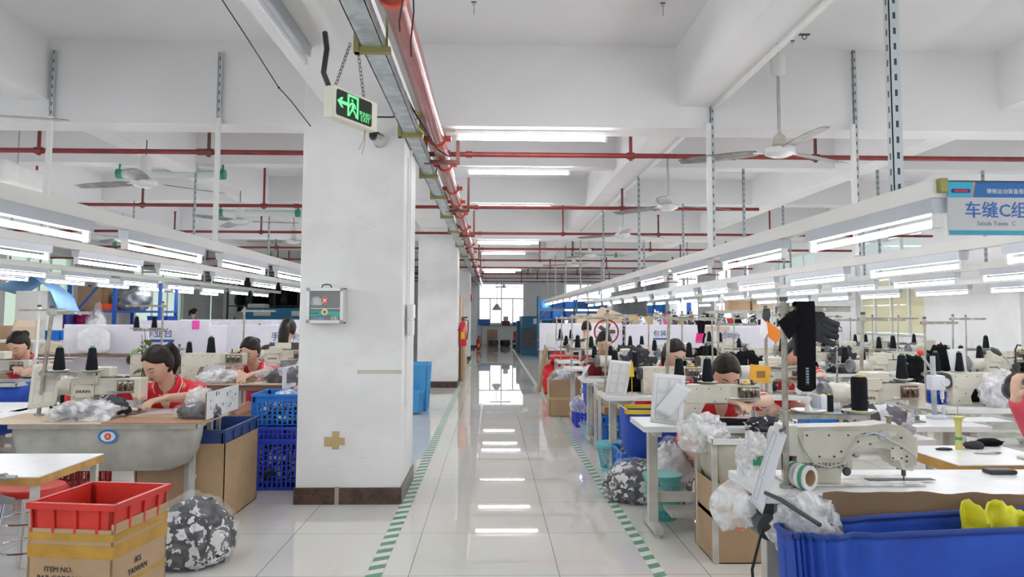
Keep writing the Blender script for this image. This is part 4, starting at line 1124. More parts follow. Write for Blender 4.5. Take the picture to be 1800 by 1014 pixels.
def work_table(x0, x1, y0, y1, z, label, top=M_TOP, legs='t', group=None, edge=None, th=.035, cat='table', board=None, name='work_table'):
    """top from (x0,y0) to (x1,y1) with its upper face at z"""
    cx, cy = (x0 + x1) / 2, (y0 + y1) / 2; w, d = x1 - x0, y1 - y0
    e = empty(name, (cx, cy, 0), 0, label, cat, group)
    if edge:
        MB().box(-w / 2, w / 2, -d / 2, d / 2, z - th, z - .004).build('plywood_core', edge, e)
        MB().box(-w / 2, w / 2, -d / 2, d / 2, z - .004, z).build('tabletop', top, e)
    else:
        MB().box(-w / 2, w / 2, -d / 2, d / 2, z - th, z, bev=.004).build('tabletop', top, e)
    if legs == 't':
        for s in (-1, 1):
            X = s * (w / 2 - .10)
            q = MB(); q.box(X - .03, X + .03, -.035, .035, .055, z - th - .03, bev=.004); q.box(X - .02, X + .02, -d / 2 + .04, d / 2 - .04, z - th - .035, z - th); q.box(X - .028, X + .028, -d / 2 + .03, d / 2 - .03, .02, .06, bev=.004)
            for t in (-1, 1): q.cyl((X, t * (d / 2 - .06), 0), (X, t * (d / 2 - .06), .022), .022, 10)
            q.build('leg', M_LEG, e)
        MB().box(-w / 2 + .13, w / 2 - .13, -.015, .015, .18, .24).box(-w / 2 + .2, w / 2 - .2, -.1, .14, .10, .125).build('crossbar_and_pedal', M_LEG, e)
    elif legs == '4':
        for sx_ in (-1, 1):
            for sy_ in (-1, 1):
                X, Y = sx_ * (w / 2 - .03), sy_ * (d / 2 - .03)
                MB().box(X - .014, X + .014, Y - .014, Y + .014, 0, z - th).build('leg', M_LEG, e)
        for sx_ in (-1, 1): X = sx_ * (w / 2 - .03); MB().box(X - .01, X + .01, -d / 2 + .044, d / 2 - .044, .2, .225).build('rung', M_LEG, e)
    return e
def trough(parent_label, x0, x1, y0, y1, z1, depth, m, label, cat='trough', name='cloth_trough', open_top=True, rim=M_LEG, group=None):
    """open basin with rounded bottom hung under / before a table"""
    e = empty(name, ((x0 + x1) / 2, (y0 + y1) / 2, z1), 0, label, cat, group)
    w, d = (x1 - x0) / 2, (y1 - y0) / 2
    g = MB(); n = 30; levels = [(1, 0), (.985, -.3), (.95, -.6), (.86, -.85), (.70, -.97), (.3, -1.0)]
    vs = []; fs = []
    for (k, zz) in levels:
        for j in range(n):
            q = 2 * PI * j / n; c_, s_ = math.cos(q), math.sin(q)
            px = w * k * math.copysign(abs(c_) ** .35, c_); py = d * k * math.copysign(abs(s_) ** .35, s_); vs.append((px, py, zz * depth))
    for i in range(len(levels) - 1):
        for j in range(n): fs.append((i * n + j, i * n + (j + 1) % n, (i + 1) * n + (j + 1) % n, (i + 1) * n + j))
    fs.append(tuple((len(levels) - 1) * n + j for j in range(n)))
    g.add(vs, fs); g.build('basin', m, e, True, solid=.006)
    q = MB(); q.box(-w, w, -d - .008, -d + .014, -.03, 0); q.box(-w, w, d - .014, d + .008, -.03, 0); q.box(-w, -w + .02, -d, d, -.03, 0); q.box(w - .02, w, -d, d, -.03, 0)
    q.build('rim', rim, e)
    return e
def rod(o, x, y, z0, z1):
    child(MB().cyl((x, y, z0), (x, y, z1), .003, 6), 'holder_rod', M_DIRTST, o)
def crate(x, y, z, w, d, h, m, label, rz=0, nx=12, ny=8, nz=4, cat='crate', name='plastic_crate', solid_top=.35, group=None, taper=.0, slots=True, thing=True):
    """plastic crate with slotted sides, real holes"""
    g = MB(); t = .006
    def W_(k): return (w / 2) * (1 - taper * (1 - k)), (d / 2) * (1 - taper * (1 - k))
    a1, b1 = W_(1)
    # rim
    g.box(-a1 - .012, a1 + .012, -b1 - .012, -b1 + .004, h - .022, h); g.box(-a1 - .012, a1 + .012, b1 - .004, b1 + .012, h - .022, h)
    g.box(-a1 - .012, -a1 + .004, -b1, b1, h - .022, h); g.box(a1 - .004, a1 + .012, -b1, b1, h - .022, h)
    a0, b0 = W_(0)
    g.box(-a0, a0, -b0, b0, 0, .006)
    def side(p, q, nrm, n):
        p, q = Vector(p), Vector(q); ln = (q - p).length; u = (q - p) / ln
        def bar(s0, s1, z0, z1, off=0.0):
            o0 = p + u * s0 + nrm * off; o1 = p + u * s1 + nrm * off
            k0, k1 = 1 - taper * (1 - z0 / h), 1 - taper * (1 - z1 / h)
            vs = []
            for (zz, k) in ((z0, k0), (z1, k1)):
                for o_ in (o0, o1):
                    for tt in (0, -t): v = Vector((o_.x * k, o_.y * k, zz)) + nrm * tt; vs.append(v)
            g.add(vs, [(0, 2, 3, 1), (4, 5, 7, 6), (0, 4, 6, 2), (1, 3, 7, 5), (0, 1, 5, 4), (2, 6, 7, 3)])
        bar(0, ln, 0, h * .06); bar(0, ln, h * (1 - solid_top), h - .01)
        bar(0, .02, 0, h); bar(ln - .02, ln, 0, h)
        if slots:
            for k in range(1, n): s0 = ln * k / n; bar(s0 - ln / n * .22, s0 + ln / n * .22, h * .05, h * (1 - solid_top) + .002)
            for k in range(1, nz): zz = h * .06 + (h * (1 - solid_top) - h * .06) * k / nz; bar(0, ln, zz - .005, zz + .005, -.001)
            for k in range(0, n + 1, 3): s0 = ln * k / n; bar(max(0, s0 - .006), min(ln, s0 + .006), 0, h - .005, .008)
        else:
            bar(0, ln, h * .05, h * (1 - solid_top) + .002)
            for k in range(0, n + 1): s0 = ln * k / n; bar(max(0, s0 - .005), min(ln, s0 + .005), 0, h - .02, .009)
    side((-w / 2, -d / 2, 0), (w / 2, -d / 2, 0), Vector((0, -1, 0)), nx); side((w / 2, d / 2, 0), (-w / 2, d / 2, 0), Vector((0, 1, 0)), nx)
    side((w / 2, -d / 2, 0), (w / 2, d / 2, 0), Vector((1, 0, 0)), ny); side((-w / 2, d / 2, 0), (-w / 2, -d / 2, 0), Vector((-1, 0, 0)), ny)
    o = g.build(name, m); o.location = (x, y, z); o.rotation_euler = (0, 0, rz)
    tag(o, label, cat, group)
    return o
def carton(x, y, z, w, d, h, label, rz=0, m=M_KRAFT, flaps=0.0, tape=False, open_=True, group=None, name='cardboard_box', cat='box'):
    e = empty(name, (x, y, z), rz, label, cat, group); t = .006
    g = MB()
    if open_:
        g.box(-w / 2, w / 2, -d / 2, -d / 2 + t, 0, h); g.box(-w / 2, w / 2, d / 2 - t, d / 2, 0, h); g.box(-w / 2, -w / 2 + t, -d / 2, d / 2, 0, h); g.box(w / 2 - t, w / 2, -d / 2, d / 2, 0, h); g.box(-w / 2, w / 2, -d / 2, d / 2, 0, t)
    else: g.box(-w / 2, w / 2, -d / 2, d / 2, 0, h)
    g.build('box_body', m, e)
    if flaps:
        for k, (px, py, a, ln) in enumerate(((0, -d / 2, 0, w), (0, d / 2, PI, w), (w / 2, 0, PI / 2, d), (-w / 2, 0, -PI / 2, d))):
            tl = (-.5, .5, .35, -.3)[k]
            MB().box(-ln / 2 + .01, ln / 2 - .01, -t, 0, 0, flaps, T(px, py, h, rz=a) @ T(rx=tl)).build('flap', m, e)
    if tape:
        MB().box(-w / 2 - .001, w / 2 + .001, -d / 2 - .001, d / 2 + .001, h * .45, h * .52).build('packing_tape', M_TAN, e)
    return e
def bag(x, y, z, rx, ry, rz_, label, inner=M_SCRAP, seed=1, knot=True, film=M_FILM, group=None, rot=0, name='plastic_bag', cat='bag', fill=.9, amp=.12, sub=4):
    e = empty(name, (x, y, z), rot, label, cat, group)
    if inner:
        MB().blob((0, 0, rz_ * .62 * fill), (rx * fill, ry * fill, rz_ * fill), amp, 4.0, seed, sub, -.62).build('contents', inner, e, True, flat_angle=0)['kind'] = 'stuff'
    MB().blob((0, 0, rz_ * .62), (rx, ry, rz_), amp * .9, 3.2, seed + 5, sub, -.62).build('film', film, e, True, flat_angle=0)
    if knot:
        g = MB(); g.blob((rx * .1, 0, rz_ * 1.62), (rx * .28, ry * .28, rz_ * .34), .3, 3, seed + 9, 3, -.9); g.build('gathered_neck', film, e, True, flat_angle=0)
    return e
def heap(x, y, z, rx, ry, h, label, m, seed=1, rot=0, name='cloth_heap', cat='cloth', group=None, amp=.22, freq=2.6, kind=None, sub=4):
    o = MB().blob((0, 0, h * .5), (rx, ry, h * .75), amp, freq, seed, sub, -.66).build(name, m, smooth=True, flat_angle=0)
    o.location = (x, y, z); o.rotation_euler = (0, 0, rot); tag(o, label, cat, group, kind)
    return o
def sheet_paper(pts, label, m=M_PAPER, name='pattern_sheet', lines=True, cat='paper', curve=.01, th=.0015, boxes=(2, 3)):
    """pts: four corners (bl, br, tr, tl) in the place"""
    a, b, c, d = [Vector(p) for p in pts]; nrm = (b - a).cross(d - a).normalized()
    e = empty(name, a, 0, label, cat)
    fn = lambda u, v, o=0: (a.lerp(b, u)).lerp(d.lerp(c, u), v) + nrm * (curve * math.sin(PI * u) * math.sin(PI * v * .9) + o) - a
    MB().sheet(fn, 8, 8).build('sheet', m, e, True, solid=th)
    if lines:
        for sg in (1, -1):
            g = MB()
            for i in range(boxes[0]):
                for j in range(boxes[1]):
                    u0, u1 = .14 + .38 * i, .14 + .38 * i + .32; v0, v1 = .08 + .29 * j, .08 + .29 * j + .25
                    cs = [(u0, v0), (u1, v0), (u1, v1), (u0, v1)]
                    for k in range(4):
                        p, q = cs[k], cs[(k + 1) % 4]; 
                        P = [fn(p[0] + (q[0] - p[0]) * t / 3, p[1] + (q[1] - p[1]) * t / 3, sg * (th + .0002)) for t in range(4)]; g.tube(P, .0009, 4)
            if (nrm.y < 0) == (sg > 0): g.build('printed_outlines', M_PAPERG, e)
    return e
# ================================================================== helpers for figures
def head_local(lean, headp, head_fwd):
    bend = lean * (.5 + .5 * min(1, .49 / .42)); bend = lean
    nb = Vector((0, -math.sin(lean) * .49, math.cos(lean) * .49))
    nt = nb + Vector((0, -math.sin(lean * .6 + .25) * .10, math.cos(lean * .6 + .25) * .10)) + Vector((0, -head_fwd, 0))
    return nt + Matrix.Rotation(headp, 3, 'X') @ Vector((0, -.018, .085))
def sit(px, py, Y, label, S=1.17, rz=0, lean=.8, headp=.5, head_fwd=0, hands=None, **kw):
    """seat a figure so that its head is seen at (px,py), Y metres away; hands: wrist points in the place (her left, her right)"""
    H = at(px, py, Y); hl = head_local(lean, headp, head_fwd)
    Rz = Matrix.Rotation(rz, 3, 'Z'); off = Rz @ Vector((hl.x, hl.y, 0)) * S
    root = Vector((H.x - off.x, H.y - off.y, 0))
    seat = H.z / S - hl.z - .07
    if kw.get('stand'): seat = .46
    def loc(p): return (Rz.inverted() @ (Vector(p) - root)) / S
    if hands: kw['hl'] = loc(hands[0]); kw['hr'] = loc(hands[1])
    o = person(root, rz, label, lean=lean, headp=headp, head_fwd=head_fwd, seat=seat, **kw)
    o.scale = (S, S, S) if not kw.get('stand') else (H.z / (hl.z + .90),) * 3
    return o, root, seat * S
def stool(x, y, h, label, seatm=M_REDP, group='work stools'):
    e = empty('stool', (x, y, 0), 0, label, 'stool', group)
    MB().lathe([(0, h), (.155, h), (.165, h - .012), (.165, h - .035), (.15, h - .04), (0, h - .04)], 24).build('seat', seatm, e, True)
    for k in range(4):
        a = PI / 4 + k * PI / 2; MB().cyl((.12 * math.cos(a), .12 * math.sin(a), h - .04), (.19 * math.cos(a), .19 * math.sin(a), 0.0), .011, 10).build('leg', M_CHROME, e, True)
    for z, r in ((.16, .166), (.3, .152)):
        MB().tube([(r * math.cos(q * PI / 10), r * math.sin(q * PI / 10), z) for q in range(20)], .007, 8, closed=True).build('ring', M_CHROME, e, True)
    return e
MT = machine_tall('p', 'g'); ML = machine_long('p', 'g')
used = set()
def machine(kind, x, y, z, label, group='sewing machines on the tables', s=1.0, rz=0):
    p = MT if kind == 't' else ML
    e = p if kind not in used else copy_tree(p)
    used.add(kind)
    e.location = (x, y, z); e.rotation_euler = (0, 0, rz); e.scale = (s, s, s); tag(e, label, 'sewing machine', group); return e
ZT = .69
# ================================================================== left front
work_table(-3.15, -1.9, 3.34, 3.89, ZT, 'white topped table with a thick orange plywood edge at the left front', M_TOP, '4', None, M_PLY, .038)
# clamp and bar on it
e = empty('table_clamp', (-2.0, 3.30, ZT), 0, 'grey metal clamp gripping the corner of the plywood edged table', 'clamp')
MB().tube([(-.42, -.03, -.01), (-.1, -.03, -.005), (.0, -.03, .012), (.05, -.03, .012)], [.009, .01, .012, .009], 8).build('bar', M_DIRTST, e, True)
MB().prism([(-.06, .02), (.0, .028), (.02, .012), (-.02, -.0), (-.035, -.03), (-.02, -.06), (.04, -.075), (.04, -.095), (-.03, -.09), (-.065, -.05), (-.07, -.0)], -.04, -.015).build('jaw', mat('clamp_grey', (.25, .26, .26), .4, metal=.3), e)
trough('', -3.1, -2.06, 2.98, 3.3, .63, .52, M_BLUE, 'deep blue cloth bin hanging below the plywood edged table', 'bin', 'cloth_bin')
stool(-2.42, 4.2, .47, 'red round stool with chrome legs behind the red basket')
e = empty('cardboard_box', (-1.455, 2.98, 0), R(-8), 'tall cardboard box with yellow tape and printed text holding the red basket', 'box')
w2, d2, h2 = .16, .17, .615; g = MB(); t = .008
g.box(-w2, w2, -d2, -d2 + t, 0, h2); g.box(-w2, w2, d2 - t, d2, 0, h2); g.box(-w2, -w2 + t, -d2, d2, 0, h2); g.box(w2 - t, w2, -d2, d2, 0, h2 + .02); g.build('box_body', M_KRAFT, e)
mt = mat('amber_tape', (.52, .29, .04), .3, var=.2, vscale=12)
g = MB(); g.box(-w2 - .002, w2 + .002, -d2 - .002, d2 + .002, .575, .60); g.box(-w2 - .0021, w2 + .0021, -d2 - .0021, d2 + .0021, .405, .42); g.box(-w2 - .0022, w2 + .0022, -d2 - .0022, d2 + .0022, .515, .56); g.build('packing_tape', mt, e)
lettering('ITEM NO.', .026, M_INK, e, (-.04, -d2 - .003, .475)); lettering('BAR CODE NO.', .026, M_INK, e, (-.03, -d2 - .003, .445)); lettering('COLOR', .034, M_INK, e, (-.06, -d2 - .003, .36))
lettering('IKS', .03, M_INK, e, (w2 + .003, -.02, .475), rot=(R(90), 0, R(90))); lettering('TAIWAN', .03, M_INK, e, (w2 + .003, -.02, .44), rot=(R(90), 0, R(90)))
lettering('I NO', .03, M_INK, e, (w2 + .003, -.02, .38), rot=(R(90), 0, R(90)))
crate(-1.455, 2.98, .505, .315, .335, .2, M_REDP, 'red plastic basket sitting in the taped cardboard box', R(-8), 11, 11, 2, 'basket', 'plastic_basket', .5, None, .06)
bag(-1.66, 4.42, 0, .25, .22, .235, 'tied clear bag of black and white scraps beside the taped box', M_SCRAP, 4, False, rot=R(15), amp=.1)
bag(-2.35, 4.55, 0, .22, .2, .16, 'clear bag of grey scraps lying under the front workbench', M_SCRAPW, 12, False, amp=.12)

# ------------------------------------------------------------------ W1 station
work_table(-3.4, -1.97, 5.18, 5.80, ZT, 'worktable of the nearest woman on the left, behind the metal trough', M_TOP, '4')
tr = trough('', -3.03, -1.86, 4.97, 5.14, ZT - .006, .30, mat('grey_enamel', (.50, .50, .46), .45, col2=(.36, .35, .31), vscale=5), 'grey metal trough on legs with an oval logo in front of the nearest woman', 'trough', 'metal_trough')
for (xx, yy, zt_) in ((-1.95, 5.16, .665), (-1.95, 5.46, .66), (-2.98, 5.16, .665)): child(MB().box(xx - .016, xx + .016, yy - .016, yy + .016, 0, zt_), 'leg', M_LEG, tr)
child(MB().box(-1.962, -1.938, 5.176, 5.444, .3, .325), 'rung', M_LEG, tr)
p = at(190, 767, 4.96)
e = empty('oval_logo', (p.x, 4.958, p.z), 0, 'blue and red oval emblem on the metal trough', 'logo')
MB().lathe([(0, 0), (.055, 0), (.055, .0015), (0, .0015)], 30, T(rx=R(90)) @ Matrix.Diagonal((1.12, .78, 1, 1))).build('blue_ring', mat('logo_ring', (.02, .22, .6), .4), e)
MB().lathe([(0, 0), (.041, 0), (.041, .0022), (0, .0022)], 30, T(rx=R(90)) @ Matrix.Diagonal((1.12, .76, 1, 1))).build('white_oval', M_PLASTIC_W, e)
MB().lathe([(0, 0), (.021, 0), (.021, .003), (0, .003)], 24, T(rx=R(90))).build('red_disc', mat('logo_red2', (.65, .05, .03), .4), e)
lettering('A', .03, M_PLASTIC_W, e, (0, -.0034, .0), off=.0006)
g = MB().box(-3.2, -1.80, 4.90, 5.42, ZT, ZT + .005); o = g.build('kraft_sheet', M_KRAFTL); tag(o, 'long pale brown board covering the front of the nearest left workbench', 'board')
g = MB().box(-2.42, -1.80, 4.895, 5.16, ZT + .0052, ZT + .013); o = g.build('wooden_board', mat('board_brown', (.46, .26, .15), .6, var=.15)); tag(o, 'smaller brown wooden board on top of the pale board at its right end', 'board')
machine('t', -2.71, 5.42, ZT + .0055, 'cream sewing machine with a motor box in front of the nearest left woman', s=.98)
o, rt, sh_ = sit(285, 640, 5.62, 'woman in a red polo shirt with a ponytail bending over the nearest left machine', rz=R(4), lean=.78, headp=.55, heady=-.55, headr=.08,
    hands=(at(292, 706, 5.36), at(222, 690, 5.45)))
stool(rt.x, rt.y + .04, sh_ - .05, 'stool under the nearest left woman', group='work stools')
e, ds = stand(at(68, 722, 5.3).x, 5.3, ZT + .005, .72, 'thread stand with a paper sheet at the left end of the nearest left bench', R(3), .29, R(-3), (.085, 0), .27, .36, .013)
cone(*ds[0], 'left black thread cone on the stand of the nearest left bench'); cone(*ds[1], 'right black thread cone on the stand of the nearest left bench')
MB().box(-.16, .02, -.012, .012, .70, .712).build('rear_arm', M_DIRTST, e)
sheet_paper([at(48, 720, 5.22), at(98, 712, 5.30), at(112, 638, 5.42), at(58, 640, 5.40)], 'tall printed pattern sheet leaning on the thread stand of the left bench', boxes=(2, 3), m=mat('cream_paper', (.6, .58, .5), .8))
for i, (px, m, l) in enumerate(((107, M_THREAD, 'black'), (121, M_THREAD, 'second black'), (132, M_REDP, 'red'))):
    p = onz(px, 716, ZT); cone(p.x, 5.70 + .03 * (i % 2), ZT, '%s thread spool standing behind the machine of the nearest left woman' % l, m, .72, 'spools behind the nearest left machine', True, (.7, .45, .1) if i else (.5, .48, .3))
# bags on the bench
bag(at(150, 722, 5.1).x, 5.08, ZT + .005, .2, .1, .075, 'clear plastic bag of dark pieces left of the machine on the nearest bench', M_SCRAPD, 7, False, M_FILMD, rot=R(12), fill=.72, amp=.2)
g = MB().sheet(lambda u, v: Vector((at(75, 724, 5.0).x + .42 * u, 4.99 + .12 * v * (1 + u), ZT + .007 + .10 * u * math.sin(PI * v) * (.6 + .4 * math.sin(9 * u + 4 * v)))), 24, 12)
o = g.build('plastic_wrap', M_FILMD, smooth=True, solid=.0008); tag(o, 'flat open end of a plastic bag lying on the pale board', 'bag')
heap(at(200, 705, 5.28).x, 5.26, ZT + .005, .11, .07, .10, 'stack of folded black and white cuffs under the machine needle arm', M_SCRAPD, 3)
bag(at(352, 718, 5.15).x, 5.14, ZT + .013, .16, .11, .07, 'knotted clear bag of black pieces at the right end of the nearest bench', M_SCRAPD, 9, False, fill=.85)
o = MB().blob((0, 0, .06), (.09, .06, .085), .3, 2.4, 11, 4, -.8).build('plastic_bag', M_FILMD, smooth=True, flat_angle=0); o.location = (at(347, 712, 5.15).x, 5.22, ZT + .05); tag(o, 'bunched white plastic bag neck above the black pieces', 'bag')
# end board
p0, p1 = at(375, 735, 4.97), at(425, 718, 5.55)
g = MB(); g.box(-.009, 0, 0, .6, 0, .17); e = empty('end_board', (-1.80, 4.97, ZT + .02), 0, 'white scratched end board fixed at the right end of the nearest bench', 'board'); g.build('board', M_BROWN, e)
MB().box(0, .004, 0, .6, 0, .17).build('white_face', M_TOP, e)
g = MB(); rnd = random.Random(5)
for k in range(16):
    y_ = rnd.uniform(.05, .55); z_ = rnd.uniform(.03, .14); g.box(.004, .0046, y_, y_ + rnd.uniform(.003, .02), z_, z_ + rnd.uniform(.01, .03))
g.build('scratches', M_CHAR, e)
# plant behind W1 machine
e = empty('potted_plant', (at(245, 690, 5.95).x, 6.0, ZT), 0, 'green leafy plant in a jar behind the nearest left machine', 'plant')
MB().lathe([(0, 0), (.035, 0), (.038, .03), (.038, .10), (.03, .12), (0.0, .12)], 18).build('jar', mat('jar_glass', (.5, .6, .5), .1, alpha=.5), e, True)
g = MB(); rnd = random.Random(8); lf = MB(); 
for k in range(4):
    P = [Vector((0, 0, .08)), Vector((rnd.uniform(-.02, .02), 0, .22)), Vector((rnd.uniform(-.04, .03), rnd.uniform(-.03, .03), .40)), Vector((rnd.uniform(-.06, .04), rnd.uniform(-.03, .03), .58 - .05 * k))]
    g.tube(P, [.006, .005, .004, .002], 6)
    for q in range(5):
        t = .25 + .15 * q + rnd.uniform(-.03, .03); i = min(2, int(t * 3)); b = P[i].lerp(P[i + 1], t * 3 - i)
        a = rnd.uniform(0, 6.28); ln = rnd.uniform(.05, .095); D = Vector((math.cos(a), math.sin(a) * .7, rnd.uniform(-.2, .6))).normalized(); sd = D.cross(Vector((0, 0, 1))).normalized(); up = sd.cross(D)
        f = MB().sheet(lambda u, v: b + D * ln * u + sd * (v - .5) * ln * .62 * math.sin(PI * min(1, u * .92 + .04)) ** .7 - up * (ln * .35 * u * u) + up * abs(v - .5) * ln * .15, 6, 4)
        lf.add(f.v, f.f)
g.build('stem', M_STEM, e, True); lf.build('leaves', M_LEAF, e, True, solid=.0006)['kind'] = 'stuff'

# ------------------------------------------------------------------ W2 station
T2 = .74
work_table(-3.6, -1.88, 7.09, 7.68, T2, 'dark topped table with wooden edge of the second woman on the left', M_BROWN, 't', None, None, .05)
g = MB().box(-3.5, -1.88, 7.07, 7.35, T2, T2 + .012); o = g.build('wooden_board', M_KRAFTL); tag(o, 'brown board along the front of the second left table', 'board')
g = MB().box(-1.885, -1.875, 7.05, 7.5, T2 - .04, T2 + .16); o = g.build('end_board', M_PART); tag(o, 'pale lavender end board at the right of the second left table', 'board')
machine('l', at(362, 670, 7.35).x, 7.5, T2 + .001, 'long flat sewing machine between the two seated women on the left', s=1.12)
o, rt, sh_ = sit(440, 617, 7.85, 'woman in a red polo shirt with tied hair at the second left table', S=1.2, rz=R(-3), lean=.72, headp=.45, heady=-.2, headr=.1,
    hands=(at(440, 664, 7.25), at(420, 660, 7.3)), hairs='bun')
stool(rt.x, rt.y + .04, sh_ - .05, 'stool under the second left woman')
bag(at(500, 668, 7.2).x, 7.26, T2 + .012, .26, .14, .12, 'clear bag of black gloves at the right of the second left table', M_SCRAPD, 15, False, M_FILM, rot=R(20), fill=.7, amp=.18)
bag(at(385, 668, 7.2).x, 7.22, T2 + .012, .2, .12, .075, 'white plastic wrapped bundle on the second left table', M_SCRAPW, 17, False, M_FILMD, fill=.85, amp=.14)
e, ds = stand(at(312, 668, 7.6).x, 7.62, T2, .33, 'short stand with two cones behind the first woman', R(0), .22, 0, (0, 0), .1, .34, .009)
cone(ds[0][0], ds[0][1], ds[0][2], 'small black thread cone left behind the first woman', s=.9); cone(ds[1][0], ds[1][1], ds[1][2], 'large black thread cone right behind the first woman', s=1.2)
e, ds = stand(at(427, 640, 8.3).x, 8.3, 0, 1.45, 'tall thin grey pole with a guide arm behind the second woman', R(-5), .9, 0, (0, 0), .34, .2, .01, dishes=0)
e, ds = stand(at(283, 640, 8.4).x, 8.4, 0, 1.5, 'tall grey pole with two cones left of the standing woman', R(178), 1.22, R(182), (0, 0), .4, .3, .01)
cone(*ds[0], 'right black cone on the tall pole before the handwork sign', s=.8); cone(*ds[1], 'left black cone on the tall pole before the handwork sign', s=.8)

# crates and boxes under left benches
crate(-1.70, 6.42, 0, .40, .44, .40, M_BLUEV, 'violet blue slotted crate on the floor beside the column', 0, 11, 10, 8, solid_top=.12)
crate(-1.70, 6.42, .402, .40, .44, .09, M_BLUEV, 'shallow violet blue crate stacked on the deeper one', 0, 11, 10, 2, solid_top=.3)
crate(-1.70, 6.46, .494, .40, .44, .25, M_BLUEP, 'bright blue crate topmost of the stack beside the column', 0, 10, 9, 5, solid_top=.25)
heap(-1.70, 6.42, .012, .19, .2, .30, 'black and white scraps inside the violet blue crate', M_SCRAP, 21, kind=None)
heap(-1.70, 6.46, .51, .17, .19, .16, 'black and white scraps inside the bright blue crate', M_SCRAP, 22)
bag(-1.68, 6.5, .66, .12, .1, .06, 'crumpled pale plastic bag on top of the bright blue crate', None, 23, False, M_FILMD)
carton(-2.05, 5.58, 0, .58, .72, .52, 'plain brown cardboard box under the right end of the nearest bench', 0, flaps=0)
crate(-2.05, 5.58, .42, .56, .70, .19, M_NAVY, 'navy plastic basket set into the plain brown box', 0, 12, 12, 2, 'basket', 'plastic_basket', .55)
crate(-3.35, 6.3, 0, .42, .5, .33, mat('dark_red_plastic', (.35, .03, .03), .4), 'dark red basket on the floor left under the nearest bench', 0, 9, 9, 3, 'basket', 'plastic_basket', .4)

# ------------------------------------------------------------------ blue bin stack behind the column
crate(-1.12, 11.5, 0, .42, .6, .68, M_SKYB, 'tall light blue ribbed bin behind the first column', 0, 7, 9, 3, 'bin', 'plastic_bin', .5, None, .14, slots=False)
crate(-1.14, 11.0, 0.02, .34, .3, .30, M_SKYB, 'small light blue bin standing before the tall ribbed bin', 0, 6, 6, 3, 'bin', 'plastic_bin', .5, None, .1, slots=False)

